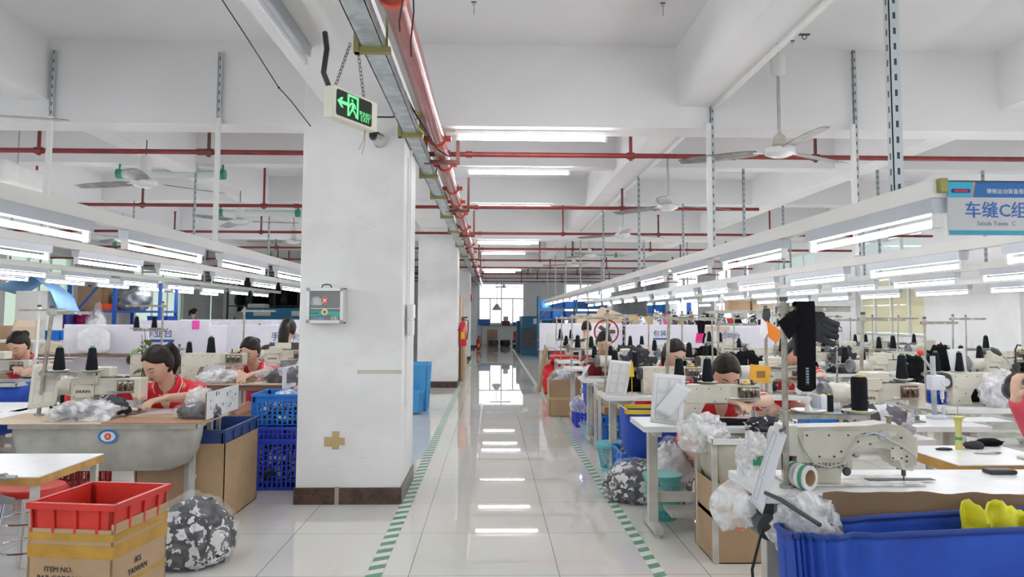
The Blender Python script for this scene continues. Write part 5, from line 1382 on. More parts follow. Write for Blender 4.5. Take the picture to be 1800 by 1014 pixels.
# ================================================================== right front: R1 station
work_table(1.06, 2.75, 2.98, 3.46, ZT, 'white stained table under the nearest right sewing machine', M_TOP, 't')
work_table(2.17, 2.72, 3.56, 4.1, ZT + .0, 'white topped table with orange plywood edge at the right', M_TOP, '4', None, M_PLY, .05)
def front_machine():
    e = empty('sewing_machine', (1.46, 3.2, ZT), 0, 'nearest sewing machine on the right with handwritten numbers on its pillar', 'sewing machine')
    MB().box(-.25, .30, -.09, .10, 0, .01, bev=.004).build('bed_plate', mat('stained_bed', (.7, .7, .7), .3, metal=.3, col2=(.45, .4, .35), vscale=14), e)
    g = MB()
    g.prism([(-.21, .01), (-.035, .01), (-.03, .05), (.0, .105), (.03, .135), (.10, .150), (.16, .148), (.195, .125), (.225, .06), (.265, .055), (.275, .09), (.278, .18), (.262, .215), (.22, .238), (.16, .248), (.08, .238), (-.20, .232), (-.215, .22)], -.055, .055)
    g.build('arm_and_pillar', M_CREAM, e)
    MB().prism([(-.185, .11), (-.18, .108), (-.03, .108), (.03, .15), (.13, .178), (.2, .2), (.205, .215), (-.185, .215)], -.0572, -.0552).build('back_cover', M_LID, e)
    g = MB(); g.box(-.262, -.205, -.06, .06, .115, .24, bev=.012); g.lathe([(0, 0), (.055, 0), (.06, .01), (.06, .03), (.05, .035), (0, .035)], 26, T(-.262, 0, .17, ry=R(-90))); g.build('wheel_cover', M_LID, e, True)
    g = MB(); g.lathe([(0, 0), (.07, 0), (.085, .01), (.085, .045), (.07, .055), (0, .055)], 30, T(.20, .05, .155, rx=R(0), ry=R(90))); g.box(.27, .305, -.03, .06, .10, .19, bev=.01); g.build('end_cover', M_CREAM, e, True)
    g = MB(); g.box(.175, .225, -.0585, -.0555, .10, .155, bev=.001); g.build('small_plate', M_LID, e)
    screws(e, [(-.17, .20), (-.08, .20), (.0, .20), (-.03, .135), (.04, .175), (-.12, .115), (-.06, .115), (.02, .12), (.182, .108), (.218, .108), (.182, .148), (.218, .148), (.24, .115), (.24, .095), (.09, .165), (.22, .19)], -.0578, .0042)
    g = MB(); g.cyl((.245, -.02, .07), (.245, -.02, .03), .009, 10); g.cyl((.245, -.02, .03), (.245, -.02, .0), .003, 8); g.build('needle_bar', M_DARK, e, True)
    MB().cyl((-.01, -.056, .055), (-.01, -.06, .055), .018, 16).cyl((-.01, -.057, .055), (-.01, -.066, .055), .013, 14).build('stitch_dial', M_DARK, e, True)
    g = MB(); g.cyl((.20, -.0, .24), (.20, 0, .27), .01, 10); g.cyl((.20, 0, .265), (.20, 0, .272), .016, 12); g.build('knob', M_DIRTST, e, True)
    g = MB(); g.tube([(-.205, -.06, .20), (-.19, -.07, .15), (-.15, -.075, .09), (-.09, -.075, .075), (-.03, -.075, .09), (.0, -.075, .15), (.04, -.075, .20), (.10, -.075, .212), (.14, -.07, .20)], .0038, 8); g.tube([(.15, -.07, .19), (.21, -.075, .16), (.265, -.075, .12), (.27, -.07, .085), (.24, -.06, .075)], .0045, 8); g.lathe([(0, 0), (.02, 0), (.022, .01), (0, .012)], 16, T(.145, -.058, .20, rx=R(90)))
    g.build('grey_cable', mat('cable_grey', (.5, .51, .5), .4), e, True)
    lettering('WF201511.24', .030, M_INK, e, (-.105, -.0585, .078), name='handwritten_lettering')
    g = MB()
    for k in range(6): g.box(.055 + .010 * k, .063 + .010 * k, -.0582, -.0574, .200, .207 + .003 * (k % 2))
    g.build('blue_print', M_INKB, e)
    g = MB(); g.box(.10, .38, -.02, .02, .0101, .0125); g.build('slide_plate', M_DARK, e)
    g = MB(); g.cyl((-.235, .0, .115), (-.235, 0, .02), .02, 10); g.tube([(-.22, -.03, .11), (-.235, -.04, .06), (-.215, -.03, .02)], .005, 6); g.tube([(-.245, -.03, .11), (-.25, -.05, .05), (-.24, -.03, .01)], .004, 6); g.build('drive_cables', M_BLACKP, e, True)
front_machine()
e, ds = stand(at(1381, 790, 3.1).x, 3.1, ZT, .745, 'large dark thread stand with a black strap hanging at the nearest right machine', R(-2), .295, R(-3), (.006, 0), .265, .33, .0125)
cone(*ds[1], 'thick black thread cone on the nearest right stand', s=1.02, straight=True, cap=(.75, .6, .12), group='thread cones on the nearest right stand')
MB().cyl((0, 0, 0), (0, 0, .09), .0045, 8).lathe([(0, 0), (.018, 0), (.012, .02), (.006, .026)], 14).build('cone_pin', M_PLASTIC_W, e, True).location = (ds[0][0] - e.location.x, ds[0][1] - e.location.y, ds[0][2] - ZT)
# strap, glove, cuff on the arm
ax = at(1410, 540, 3.1).x; az = at(1410, 534, 3.1).z
e = empty('black_strap', (ax, 3.09, az), 0, 'long black fabric strap with a small label draped over the stand arm', 'strap')
def strapf(u, v):
    L = .385 * u; h = .0 if L < .03 else -(L - .03); yy = -.022 if L > .03 else -.022 + (.03 - L)
    wd = .037 if u < .93 else .037 * math.sqrt(max(.0, 1 - ((u - .93) / .075) ** 2)) + .003
    return Vector(((v - .5) * 2 * wd + .002 * math.sin(u * 5), yy, .004 + h + (.004 if L < .03 else 0)))
MB().sheet(strapf, 40, 8).build('front_length', M_BLACK, e, True, solid=.006)
MB().sheet(lambda u, v: Vector(((v - .5) * .074, -.002 + .026 * u if u < .3 else .006 + .012, .006 if u < .3 else .006 - .1 * (u - .3))), 12, 6).build('back_length', M_BLACK, e, True, solid=.006)
MB().box(-.007, .008, -.0265, -.0255, -.325, -.255).build('woven_label', mat('label_black', (.03, .035, .04), .6), e)
g = MB()
for k in range(6): g.box(-.005 + .001 * (k % 2), .005, -.0275, -.0262, -.262 - .011 * k, -.256 - .011 * k)
g.build('label_print', mat('label_grey', (.30, .42, .5), .6), e)
e = empty('grey_glove', (ax + .02, 3.115, az - .02), 0, 'dark grey fingerless glove with loops hanging behind the black strap', 'glove')
g = MB(); A = at(1392, 552, 3.11) - e.location; 
g.prism([(A.x - .05, -.02), (-.02, .0), (.05, -.0), (.075, -.02), (.07, -.14), (.03, -.13), (-.02, -.20), (-.05, -.19), (-.055, -.12)], -.012, .012); g.build('palm', M_CHAR, e)
for k, (z_, l) in enumerate(((-.045, .075), (-.07, .07), (-.095, .07), (-.125, .055))):
    g = MB(); g.tube([(.06, 0, z_ + .01), (.06 + l * .6, 0, z_ - .012), (.06 + l, 0, z_ - .02)], [.016, .015, .0125], 10); g.build('finger', M_CHAR, e, True)
g = MB(); g.tube([(.125, 0, -.065), (.145, 0, -.075), (.148, 0, -.09), (.128, 0, -.09)], .0025, 6); g.build('loop', M_INK, e, True); g = MB(); g.tube([(.115, 0, -.14), (.135, 0, -.15), (.13, 0, -.17), (.11, 0, -.165)], .0025, 6); g.build('loop', M_INK, e, True)
o = MB().prism([(0, 0), (.07, .05), (.09, 0), (.045, -.07)], -.006, .006).build('fabric_cuff', M_BLACK); q = at(1367, 566, 3.06); o.location = (q.x, 3.06, q.z); tag(o, 'small black fabric piece left of the strap on the stand', 'fabric')
# tape rolls
for i, (px, py, yy, gr) in enumerate(((1398, 834, 3.12, 0), (1416, 838, 3.06, 1))):
    p = at(px, py, yy)
    e = empty('tape_roll', (p.x, yy, ZT + .049), R(20 + 12 * i), ['white tape roll standing behind the green striped one', 'white tape roll with a green stripe before the nearest right machine'][i], 'tape roll', 'packing tape rolls')
    MB().lathe([(.033, -.022), (.048, -.022), (.048, .022), (.033, .022), (.033, -.022)], 30, T(rx=R(90))).build('tape', M_WHITEC, e, True)
    MB().lathe([(.030, -.022), (.033, -.022), (.033, .022), (.030, .022), (.030, -.022)], 30, T(rx=R(90))).build('core', M_KRAFT, e, True)
    q = MB(); q.lathe([(.0478, -.005), (.0487, -.005), (.0487, .013), (.0478, .013), (.0478, -.005)], 30, T(rx=R(90))); q.build('green_stripe', mat('stripe_green', (.05, .33, .16), .4), e, True)
# cardboard apron, blue trough
g = MB()
def apron(u, v): return Vector((1.27 + 1.5 * u, 2.955 - .004 * math.sin(7 * u), .40 + (.292 + .012 * u + .012 * math.sin(5 * u + 1) + .012 * noise.noise(Vector((u * 14, 0, 3)))) * v))
o = g.sheet(apron, 60, 2).build('cardboard_apron', mat('apron_board', (.26, .17, .10), .75, var=.12, vscale=4), solid=.005); tag(o, 'brown cardboard strip standing along the front edge of the nearest right table', 'cardboard')
e = empty('cloth_bin', (1.75, 2.79, .635), 0, 'large blue pleated cloth bin hung before the nearest right table', 'bin')
def bin_(u, v):
    a = 2 * PI * u; c_, s_ = math.cos(a), math.sin(a)
    fold = .026 * math.sin(a * 31 + 2 * math.sin(a * 5)) * (.45 + .55 * v) + .012 * math.sin(a * 9 + 2)
    x = .72 * math.copysign(abs(c_) ** .28, c_); y = .12 * math.copysign(abs(s_) ** .45, s_) + .055 * (x / .72)
    k = 1 - .22 * v * v
    return Vector((x * (1 - .05 * v), (y) * k + (-fold if s_ < 0 else fold), -.56 * v + .008 * math.sin(a * 2) + .018 * (x / .72)))
MB().sheet(bin_, 220, 16).build('blue_cloth', M_BLUE, e, True, solid=.002, flat_angle=0)
MB().tube([bin_(k / 80, 0) + Vector((0, 0, .002)) for k in range(80)], .011, 8, closed=True).build('hem', mat('navy_hem', (.015, .05, .26), .7), e, True)
MB().box(-.6, .6, -.09, .09, -.555, -.54).build('bottom', M_BLUE, e)
g = MB(); g.tube([at(1345, 866, 2.9), at(1372, 878, 2.84), at(1442, 923, 2.70)], [.008, .009, .008], 8); o = g.build('support_bar', M_DARK); tag(o, 'dark metal bar holding up the front corner of the blue bin', 'bar')
bag(1.17, 2.86, .50, .12, .1, .13, 'clear plastic bag with pale pieces in the left of the blue bin', M_SCRAPW, 31, False, M_FILMD, amp=.22)
def ybag(u, v):
    x = 1.72 + .62 * u; top = .67 + .03 * math.sin(u * 9) + .03 * noise.noise(Vector((u * 11, 1, 0))) + .02 * noise.noise(Vector((u * 40, v * 6, 0)))
    return Vector((x, 2.80 + .05 * noise.noise(Vector((u * 12, v * 4, 5))) + .02 * v, .45 + (top - .45) * v))
o = MB().sheet(ybag, 60, 12).build('yellow_bag', mat('yellow_bag', (.80, .74, .02), .5, var=.1), smooth=True, solid=.004); tag(o, 'crumpled bright yellow bag in the right of the blue bin', 'bag')
o = MB().tube([(2.15, 2.8, .62), (2.2, 2.79, .69), (2.3, 2.79, .70), (2.4, 2.8, .64)], .008, 8).build('bag_handle', MATS['yellow_bag']); o.parent = bpy.data.objects['yellow_bag']
# motor and bracket
e = empty('machine_motor', (at(1345, 880, 3.05).x, 3.1, .56), 0, 'black motor under the left end of the nearest right table', 'motor')
MB().cyl((-.0, -.1, 0), (0, .08, 0), .05, 20).box(-.03, .03, -.06, .06, .045, .095).build('casing', M_DARK, e, True)
g = MB(); g.tube([(-.03, -.1, .0), (-.08, -.12, -.15), (-.07, -.12, -.3), (-.03, -.12, -.45), (0, -.1, -.555)], .006, 6); g.tube([(0, -.1, -.04), (.05, -.1, -.1), (.09, -.1, -.02)], .006, 6); g.build('cable', M_BLACKP, e, True)
o = MB().box(-.10, .10, -.05, .05, 0, .07, bev=.006).build('control_box', M_PLASTIC_W); o.location = (1.09, 3.12, .58); tag(o, 'white control box under the left corner of the nearest right table', 'box')
# sleeve sheet and pouch
o = sheet_paper([at(1318, 880, 2.97), at(1340, 904, 2.90), at(1383, 765, 3.0), at(1361, 744, 3.06)], 'plastic sleeved instruction sheet tilted at the nearest right stand', mat('sleeve_paper', (.66, .68, .74), .25), lines=True, boxes=(1, 3))
child(MB().tube([at(1372, 757, 3.0), at(1380, 752, 3.09)], .006, 8), 'clip', M_DARK, o)
def pouch(u, v):
    a, b, c, d = at(1270, 934, 3.0), at(1324, 926, 2.98), at(1312, 862, 3.0), at(1288, 838, 3.02)
    bulge = math.sin(PI * u) * math.sin(PI * v)
    p = (a.lerp(b, u)).lerp(d.lerp(c, u), v) + Vector((0, -.02 * bulge, 0))
    if u < .5: p += (at(1246, 880, 3.0) - at(1279, 886, 3.0)) * (1 - 2 * u) * math.sin(PI * v) 
    return p
o = MB().sheet(pouch, 20, 20).build('clear_pouch', film_mat('pouch_film', dens=.38), smooth=True, solid=.001); tag(o, 'clear plastic pouch hanging at the left corner of the nearest right table', 'pouch')
o = MB().tube([at(1306 + 8 * math.cos(a), 915 + 17 * math.sin(a), 2.985) for a in [k * PI / 8 for k in range(16)]], .003, 6, closed=True).build('rubber_ring', M_CREAM, smooth=True); tag(o, 'pale ring inside the hanging clear pouch', 'ring')
a_, b_ = at(1292, 928, 2.985), at(1310, 930, 2.985); o = MB().cyl(a_, b_, .004, 8).build('orange_marker', mat('orange_plastic', (.8, .2, .04), .4)); tag(o, 'small orange marker in the hanging clear pouch', 'marker')
# bag beside pouch on corner
o = MB().blob((0, 0, .06), (.075, .06, .11), .3, 3, 41, 4, -.7).build('plastic_bag', M_FILMD, smooth=True, flat_angle=0); q = at(1335, 800, 3.3); o.location = (q.x, 3.36, ZT + .0); tag(o, 'crumpled white plastic bag with green print on the nearest right table', 'bag')
MB().box(-.03, .03, -.066, -.063, .05, .09).build('green_print', MATS['stripe_green'], o)
# items on the right table: dark cloths, yellow spindle
p = onz(1686, 790, ZT)
e = empty('yellow_spindle', (p.x, p.y, ZT), 0, 'yellow flared spindle with a green band on the plywood edged right table', 'spindle')
MB().lathe([(0, 0), (.018, 0), (.018, .02), (.015, .05), (.016, .135), (.02, .155), (.034, .165), (.034, .17), (.01, .172), (0, .172)], 22).build('body', mat('pale_yellow', (.62, .60, .20), .4), e, True)
MB().lathe([(.0168, .05), (.0172, .05), (.0172, .065), (.0168, .065)], 22).build('green_band', MATS['stripe_green'], e, True)
MB().cyl((0, 0, .17), (0, 0, .225), .002, 6).build('needle', M_STEEL, e)
for i, (px, py, rx, ry, h, m, l) in enumerate(((1712, 788, .05, .035, .03, M_CHAR, 'dark grey folded glove beside the yellow spindle'), (1738, 783, .07, .04, .03, M_BLACK, 'black glove fan shaped on the plywood edged right table'), (1735, 797, .07, .02, .012, M_WHITEC, 'white cloth strip lying before the black glove'), (1660, 791, .04, .02, .01, M_CHAR, 'flat dark pieces left of the yellow spindle'))):
    p = onz(px, py, ZT); heap(p.x, p.y, ZT, rx, ry, h, l, m, 50 + i, sub=3)
p = onz(1757, 832, ZT); o = MB().box(-.06, .06, -.035, .035, 0, .02, bev=.009).build('black_block', M_BLACKP); o.location = (p.x, p.y, ZT); tag(o, 'rounded black block on the right end of the nearest right table', 'block')
# right edge machine with wheel, and the person working it
e = empty('sewing_machine', (2.42, 3.28, ZT), R(0), 'sewing machine cut by the right picture edge with a cream handwheel', 'sewing machine')
MB().box(-.06, .4, -.08, .09, 0, .012, bev=.004).box(-.02, .14, -.05, .05, .012, .24, bev=.02).box(.02, .5, -.05, .05, .15, .24, bev=.02).build('arm_and_pillar', M_CREAM, e)
MB().lathe([(0, 0), (.055, 0), (.063, .008), (.063, .03), (.055, .036), (.045, .02), (.02, .016), (.018, .04), (0, .04)], 28, T(-.02, 0, .155, ry=R(-62), rz=R(25))).build('handwheel', M_CREAM, e, True)
MB().box(-.0, .2, -.18, -.08, -.0, .05, bev=.01).build('chrome_cover', M_CHROME, e)
p = at(1786, 684, 3.62)
e = empty('sewing_machine', (p.x + .12, 3.66, ZT), 0, 'sewing machine with a dark handwheel gripped by a hand at the right edge', 'sewing machine')
MB().box(-.05, .42, -.08, .08, 0.001, .012, bev=.004).box(.03, .2, -.05, .05, .012, .40, bev=.02).box(.1, .6, -.05, .05, .28, .40, bev=.02).build('arm_and_pillar', M_CREAM, e)
zz = p.z - ZT
MB().lathe([(.0, .01), (.02, .02), (.05, .006), (.062, .0), (.075, .006), (.075, .03), (.062, .034), (.05, .02), (0, .03)], 28, T(-.07, 0, zz, ry=R(-65), rz=R(20))).cyl((-.07, 0, zz), (.08, 0, zz), .014, 10).build('handwheel', mat('black_wheel', (.03, .03, .035), .3), e, True)
o, rt, sh_ = sit(1955, 560, 3.85, 'person in a pinkish red top mostly outside the right edge, hand on a wheel', S=1.1, rz=R(-30), lean=.3, headp=.5, heady=0, hand_up=True, shirt=mat('pink_red_cloth', (.68, .08, .12), .75), sleeve='long', trim=False,
    hands=(Vector((2.95, 3.45, .85)), at(1786, 712, 3.58)), group=None, hcurl=.9, collar=False)
stool(rt.x, rt.y + .03, sh_ - .05, 'stool under the person at the right picture edge')

# ------------------------------------------------------------------ W4 station (second in the aisle row)
work_table(.95, 1.95, 4.80, 5.28, ZT, 'white worktable with T shaped legs of the woman beside the aisle', M_TOP, 't')
tr = trough('', 1.24, 1.98, 4.32, 4.74, ZT, .33, mat('cream_enamel_basin', (.56, .54, .44), .45, col2=(.42, .39, .30), vscale=4), 'cream enamel basin on legs in front of the woman beside the aisle', 'basin', 'enamel_basin', rim=M_TOP)
for yy in (4.36, 4.70): child(MB().box(1.246, 1.274, yy - .014, yy + .014, 0, ZT - .03), 'leg', M_LEG, tr)
child(MB().box(1.25, 1.27, 4.374, 4.686, .24, .265), 'rung', M_LEG, tr)
machine('l', at(1275, 740, 5.0).x - .05, 5.04, ZT, 'long flat machine in front of the woman beside the aisle', s=1.0)
o, rt, sh_ = sit(1275, 656, 5.32, 'woman in a red polo bowed low over the machine beside the aisle', S=1.2, rz=R(0), lean=.8, headp=.68, heady=.05, hands=(at(1322, 714, 5.06), at(1276, 710, 5.04)), hairs='plain')
stool(rt.x, rt.y + .04, sh_ - .05, 'stool under the woman beside the aisle')
e, ds = stand(at(1170, 700, 5.1).x, 5.12, ZT, .70, 'thread stand at the left end of the woman\'s table beside the aisle', R(-4), .24, R(-4), (.05, 0), .3, .30, .012)
cone(*ds[0], 'left black cone on the stand beside the aisle woman'); cone(*ds[1], 'right black cone on the stand beside the aisle woman')
sheet_paper([at(1143, 742, 4.72), at(1200, 750, 4.72), at(1205, 660, 4.74), at(1148, 655, 4.74)], 'large pattern sheet clipped at the aisle end of the second right table', boxes=(2, 3))
sheet_paper([at(1152, 720, 4.69), at(1178, 736, 4.69), at(1216, 685, 4.70), at(1190, 672, 4.70)], 'smaller tilted sheet in front of the large pattern sheet', lines=False)
carton(1.46, 4.55, 0, .42, .40, .44, 'open brown cardboard box on the floor under the enamel basin', 0, flaps=.0)
for (pts, nm) in ((((1205, 800), (1250, 850), (1247, 870), (1212, 780)), 0),): pass
g = MB(); g.prism([(0, 0), (.36, 0), (.36, .17), (.02, .17), (-.02, .08)], -.003, .003); o = g.build('cardboard_flap', M_KRAFT); o.location = (1.29, 4.36, .44); o.rotation_euler = (R(-8), 0, 0); o.parent = None; tag(o, 'raised cardboard flap of the box under the enamel basin', 'cardboard')
bag(at(1238, 735, 4.5).x, 4.55, ZT - .1, .14, .12, .13, 'clear crumpled plastic bag over the left corner of the enamel basin', None, 61, False, M_FILMD, amp=.2)
o = heap(at(1352, 735, 4.6).x, 4.6, ZT + .0, .14, .07, .07, 'black and white fabric pieces draped on the basin rim', M_SCRAP, 62)
heap(at(1240, 720, 5.0).x + .12, 4.9, ZT, .2, .05, .03, 'black fabric strip under the needle beside the aisle woman', M_BLACK, 63, sub=3)
# floor things by aisle
def net_basket(x, y, r, h, label, m=M_TEAL):
    e = empty('net_basket', (x, y, 0), 0, label, 'basket')
    g = MB(); n = 40; k = 15
    rr = lambda z: r * (.72 + .28 * z / h)
    vs = []
    g.lathe([(0, .0), (rr(0), 0), (rr(0), .03), (rr(0) - .004, .03), (rr(0) - .004, .004), (0, .004)], 40)
    g.lathe([(rr(h) - .004, h - .035), (rr(h), h - .035), (rr(h) + .012, h - .01), (rr(h) + .012, h), (rr(h) - .004, h)], 40)
    for i in range(n):
        for s in (-1, 1):
            P = [(rr(z) * math.cos(2 * PI * i / n + s * z * 2.6), rr(z) * math.sin(2 * PI * i / n + s * z * 2.6), z) for z in [.028 + (h - .06) * q / 8 for q in range(9)]]
            g.tube(P, .0022, 4, caps=False)
    g.build('net', m, e, True); return e
net_basket(at(1163, 860, 5.35).x, 5.32, .125, .30, 'teal net waste basket beside the T shaped table leg')
bag(at(1122, 850, 5.85).x, 5.85, 0, .27, .22, .19, 'clear bag of black and white glove pieces lying beside the aisle tape', M_SCRAP, 71, False, rot=R(-10))
crate(at(1130, 800, 6.35).x + .05, 6.5, 0, .46, .5, .27, M_BLUEP, 'blue crate filled with bagged pieces behind the teal basket', 0, 10, 10, 3, solid_top=.4)
heap(1.32, 6.5, .15, .22, .24, .2, 'white and grey bagged pieces heaped in the blue crate', M_SCRAPW, 72)
bag(1.33, 5.72, .0, .17, .16, .30, 'tall clear bag of white and pink pieces behind the T shaped leg', M_SCRAPW, 73, False)
bag(1.62, 5.05, .12, .12, .12, .22, 'pink printed plastic bag beneath the table beside the aisle', M_PINK, 74, False)
net_basket(1.12, 6.98, .17, .24, 'turquoise round basket behind the blue crate', mat('turquoise_plastic', (.12, .55, .6), .35))
# ================================================================== rows of stations, right side
rnd = random.Random(21)
SN = [0]
def station(row, k, X, Y, kind, z=ZT, mdx=.42, stand_on=True, cloth=True, w=1.0, lean=.04, top=M_TOP, Hs=.68, extra=True, s=1.0, small=False):
    """one sewing place: table, machine, thread stand with cones, cloth"""
    nm = '%s place of the %s' % (ORD[k], row)
    work_table(X, X + w, Y - .28, Y + .30, z, 'white worktable at the ' + nm, top, 't', 'white worktables in the sewing rows')
    machine(kind, X + mdx, Y - .02, z, ('cream motor topped' if kind == 't' else 'long flat cream') + ' sewing machine at the ' + nm, s=s)
    if stand_on:
        sx_ = X + rnd.uniform(.04, .1)
        e, ds = stand(sx_, Y + rnd.uniform(.08, .16), z, Hs + rnd.uniform(-.04, .06), 'thread stand at the ' + nm, R(rnd.uniform(-14, 6)), .22 + rnd.uniform(-.03, .06), R(rnd.uniform(-10, 4)), (lean * rnd.uniform(.3, 1.2), 0), .345 if kind == 't' else .27, .30, .010)
        for q, d_ in enumerate(ds):
            if rnd.random() < .93: cone(*d_, '%s thread cone at the %s' % (('left', 'right')[q], nm), s=rnd.choice((.9, 1, 1, 1.1)))
    if cloth:
        c = rnd.choice(((M_BLACK, 'black'), (M_SCRAPD, 'dark'), (M_SCRAP, 'black and white'), (M_SCRAPW, 'pale')))
        heap(X + w * rnd.uniform(.80, .92), Y + rnd.uniform(-.18, -.06), z, rnd.uniform(.11, .15), rnd.uniform(.08, .12), rnd.uniform(.08, .17), '%s cloth pieces heaped at the %s' % (c[1], nm), c[0], 100 + SN[0], sub=3, freq=3.4, amp=.3)
        SN[0] += 1
    if extra:
        c = rnd.choice(((M_SCRAPD, 'dark'), (M_SCRAPW, 'pale'), (M_BLACK, 'black')))
        heap(X + w * rnd.uniform(.35, .55), Y + .215, z, rnd.uniform(.09, .14), rnd.uniform(.05, .07), rnd.uniform(.08, .20), 'small %s heap behind the machine, %s' % (c[1], nm), c[0], 200 + SN[0], sub=3, freq=3.6, amp=.34)
        SN[0] += 1
AR, S2, S3, S4, S5 = 'aisle row', 'second right row', 'third right row', 'fourth right row', 'fifth right row'
# aisle row
station(AR, 2, .98, 6.85, 'l', mdx=.60, Hs=.70)
o, rt, sh_ = sit(1184, 622, 7.25, 'young woman in a red polo at the third place of the aisle row', S=1.2, rz=R(8), lean=.75, headp=.5, heady=.15, hands=(at(1235, 690, 6.95), at(1140, 690, 6.95)), hairs='long')
stool(rt.x, rt.y + .04, sh_ - .05, 'stool at the third place of the aisle row')
station(AR, 3, 1.0, 8.6, 't', mdx=.50, Hs=.7)
o, rt, sh_ = sit(1062, 602, 9.0, 'woman half hidden behind thread cones, fourth place of the aisle row', S=1.15, lean=.6, headp=.55, voxel=.009, hairs='bun', shirt=mat('maroon_cloth', (.3, .03, .04), .8), group='workers farther back')
station(AR, 4, 1.0, 10.4, 'l', mdx=.50)
station(AR, 5, 1.02, 12.0, 't', mdx=.5)
station(AR, 6, 1.04, 13.5, 'l', mdx=.5, top=M_REDP, cloth=False)
# second row
station(S2, 0, 2.0, 5.08, 't', mdx=.52, stand_on=False, cloth=False, extra=False, w=1.15)
e, ds = stand(at(1512, 735, 5.2).x, 5.2, ZT, .70, 'leaning thread stand of the first place in the second right row', R(-10), .255, R(-6), (.055, 0), .27, .30, .012)
cone(*ds[1], 'large dark cone on the leaning stand before the window', s=1.05)
station(S2, 1, 2.02, 6.9, 't', mdx=.50, Hs=.6)
o, rt, sh_ = sit(1398, 618, 7.25, 'worker in a red polo bending down behind the hanging black strap', S=1.2, lean=.75, headp=.8, heady=.3, rz=R(0), hands=(at(1432, 668, 6.95), at(1380, 670, 6.95)), hairs='short')
stool(rt.x, rt.y + .04, sh_ - .05, 'stool at the second place of the second right row')
for k, (Y, kd) in enumerate(((8.7, 'l'), (10.5, 't'), (12.2, 'l'))): station(S2, k + 2, 2.1, Y, kd, mdx=.5)
for k, (Y, kd) in enumerate(((6.0, 'l'), (7.8, 't'), (9.5, 't'), (11.2, 'l'), (12.8, 't'))):
    station(S3, k, 3.42 if k == 0 else 3.5, Y, kd, mdx=.48 if k else .42, cloth=(k != 0), s=1.05 if k == 0 else 1)
for k, (Y, kd) in enumerate(((8.2, 't'), (9.9, 'l'), (11.6, 't'), (13.2, 'l'))): station(S4, k, 4.95, Y, kd, mdx=.48)
for k, (Y, kd) in enumerate(((10.2, 'l'), (12.0, 't'), (13.6, 't'))): station(S5, k, 6.4, Y, kd, mdx=.48)
for i, (X, Y, rx, h, l) in enumerate(((1.62, 8.5, .2, .26, 'fourth place of the aisle row'), (2.85, 8.62, .2, .22, 'third place of the second right row'), (4.33, 7.72, .17, .22, 'second place of the third right row'), (4.33, 9.42, .17, .24, 'third place of the third right row'), (5.8, 8.12, .15, .2, 'first place of the fourth right row'), (5.8, 9.8, .16, .24, 'second place of the fourth right row'), (1.8, 10.35, .17, .22, 'fifth place of the aisle row'), (2.92, 10.42, .16, .22, 'fourth place of the second right row'))):
    heap(X, Y, ZT + .0, rx, .12, h, 'tall pile of black gloves at the ' + l, M_BLACK if i % 3 else M_SCRAPD, 700 + i, sub=4, freq=4.2, amp=.34, group='tall glove piles')
# extras on the second row front table
p = onz(1646, 735, ZT)
e = empty('hand_press', (p.x, p.y, ZT), 0, 'pale grey hand press with a column and round base on the second row table', 'press')
MB().lathe([(0, 0), (.062, 0), (.066, .012), (.06, .022), (.03, .024), (0, .024)], 26).lathe([(0, 0), (.03, 0), (.032, .018), (0, .02)], 18, cx=.065, cy=-.01).cyl((.05, 0, .02), (.05, 0, .075), .011, 12).build('base', mat('press_grey', (.62, .66, .72), .4), e, True)
MB().cyl((-.012, 0, .02), (-.012, 0, .42), .017, 16).build('column', M_GALV, e, True)
g = MB(); g.box(-.045, .055, -.035, .035, .19, .29, bev=.012); g.cyl((.045, 0, .13), (.045, 0, .20), .013, 12); g.cyl((.05, -.045, .245), (.05, .045, .245), .028, 18); g.cyl((.045, 0, .105), (.045, 0, .13), .006, 8); g.build('head', mat('press_light', (.74, .76, .82), .35), e, True)
e2 = MB().tube([(.02, .0, .27), (.0, .04, .33), (-.055, .06, .42)], .009, 10); e2.build('lever', M_GALV, e, True)
MB().ball((-.06, .062, .44), .022, 16).build('red_knob', mat('ball_red', (.8, .04, .02), .3), e, True)
p = onz(1600, 737, ZT); o = MB().blob((0, 0, .012), (.055, .025, .018), .25, 3, 5, 3, -.7).build('green_bulb', M_TEAL, smooth=True); o.location = (p.x, p.y, ZT); tag(o, 'pale yellow and green piece lying before the hand press', 'cloth')
o = MB().box(-.16, .16, -.11, .11, 0, .004).build('clear_ruler', M_PAPER); p = onz(1722, 738, ZT); o.location = (p.x, p.y, ZT); tag(o, 'pale sheet lying right of the hand press', 'paper')
bag(3.93, 5.86, ZT, .17, .1, .17, 'clear plastic bag leaning on the first machine of the third right row', M_SCRAPW, 81, False, M_FILMD, fill=.8, amp=.14)
# cones standing on tables between near rows
for i, (px, py, m, l, s_) in enumerate(((1437, 668, mat('grey_thread', (.35, .37, .42), .6), 'grey', .95), (1449, 668, M_WHITEC, 'white', .95), (1460, 668, M_THREAD, 'black', .95))):
    p = at(px, 690, 4.6); cone(p.x, 4.62, ZT + .11, '%s straight thread spool in the group of three behind the thick cone' % l, m, s_ * .8, 'three spools behind the thick black cone', True, (.75, .55, .15))
o = MB().box(-.13, .13, -.09, .09, 0, .11, bev=.01).build('blue_tray', M_BLUEP); p = at(1450, 690, 4.6); o.location = (p.x, 4.62, ZT); tag(o, 'blue tray carrying three spools behind the nearest right machine', 'tray')
work_table(1.98, 2.5, 4.3, 4.68, ZT, 'small table with white fabric pieces behind the nearest right machine', M_TOP, '4')
heap(2.23, 4.42, ZT, .20, .1, .14, 'white and black fabric pieces heaped behind the nearest right machine', M_SCRAPW, 82, freq=3)
heap(2.1, 4.36, ZT, .11, .08, .16, 'black gloves with white lines behind the nearest right machine', M_SCRAPD, 83, freq=3)
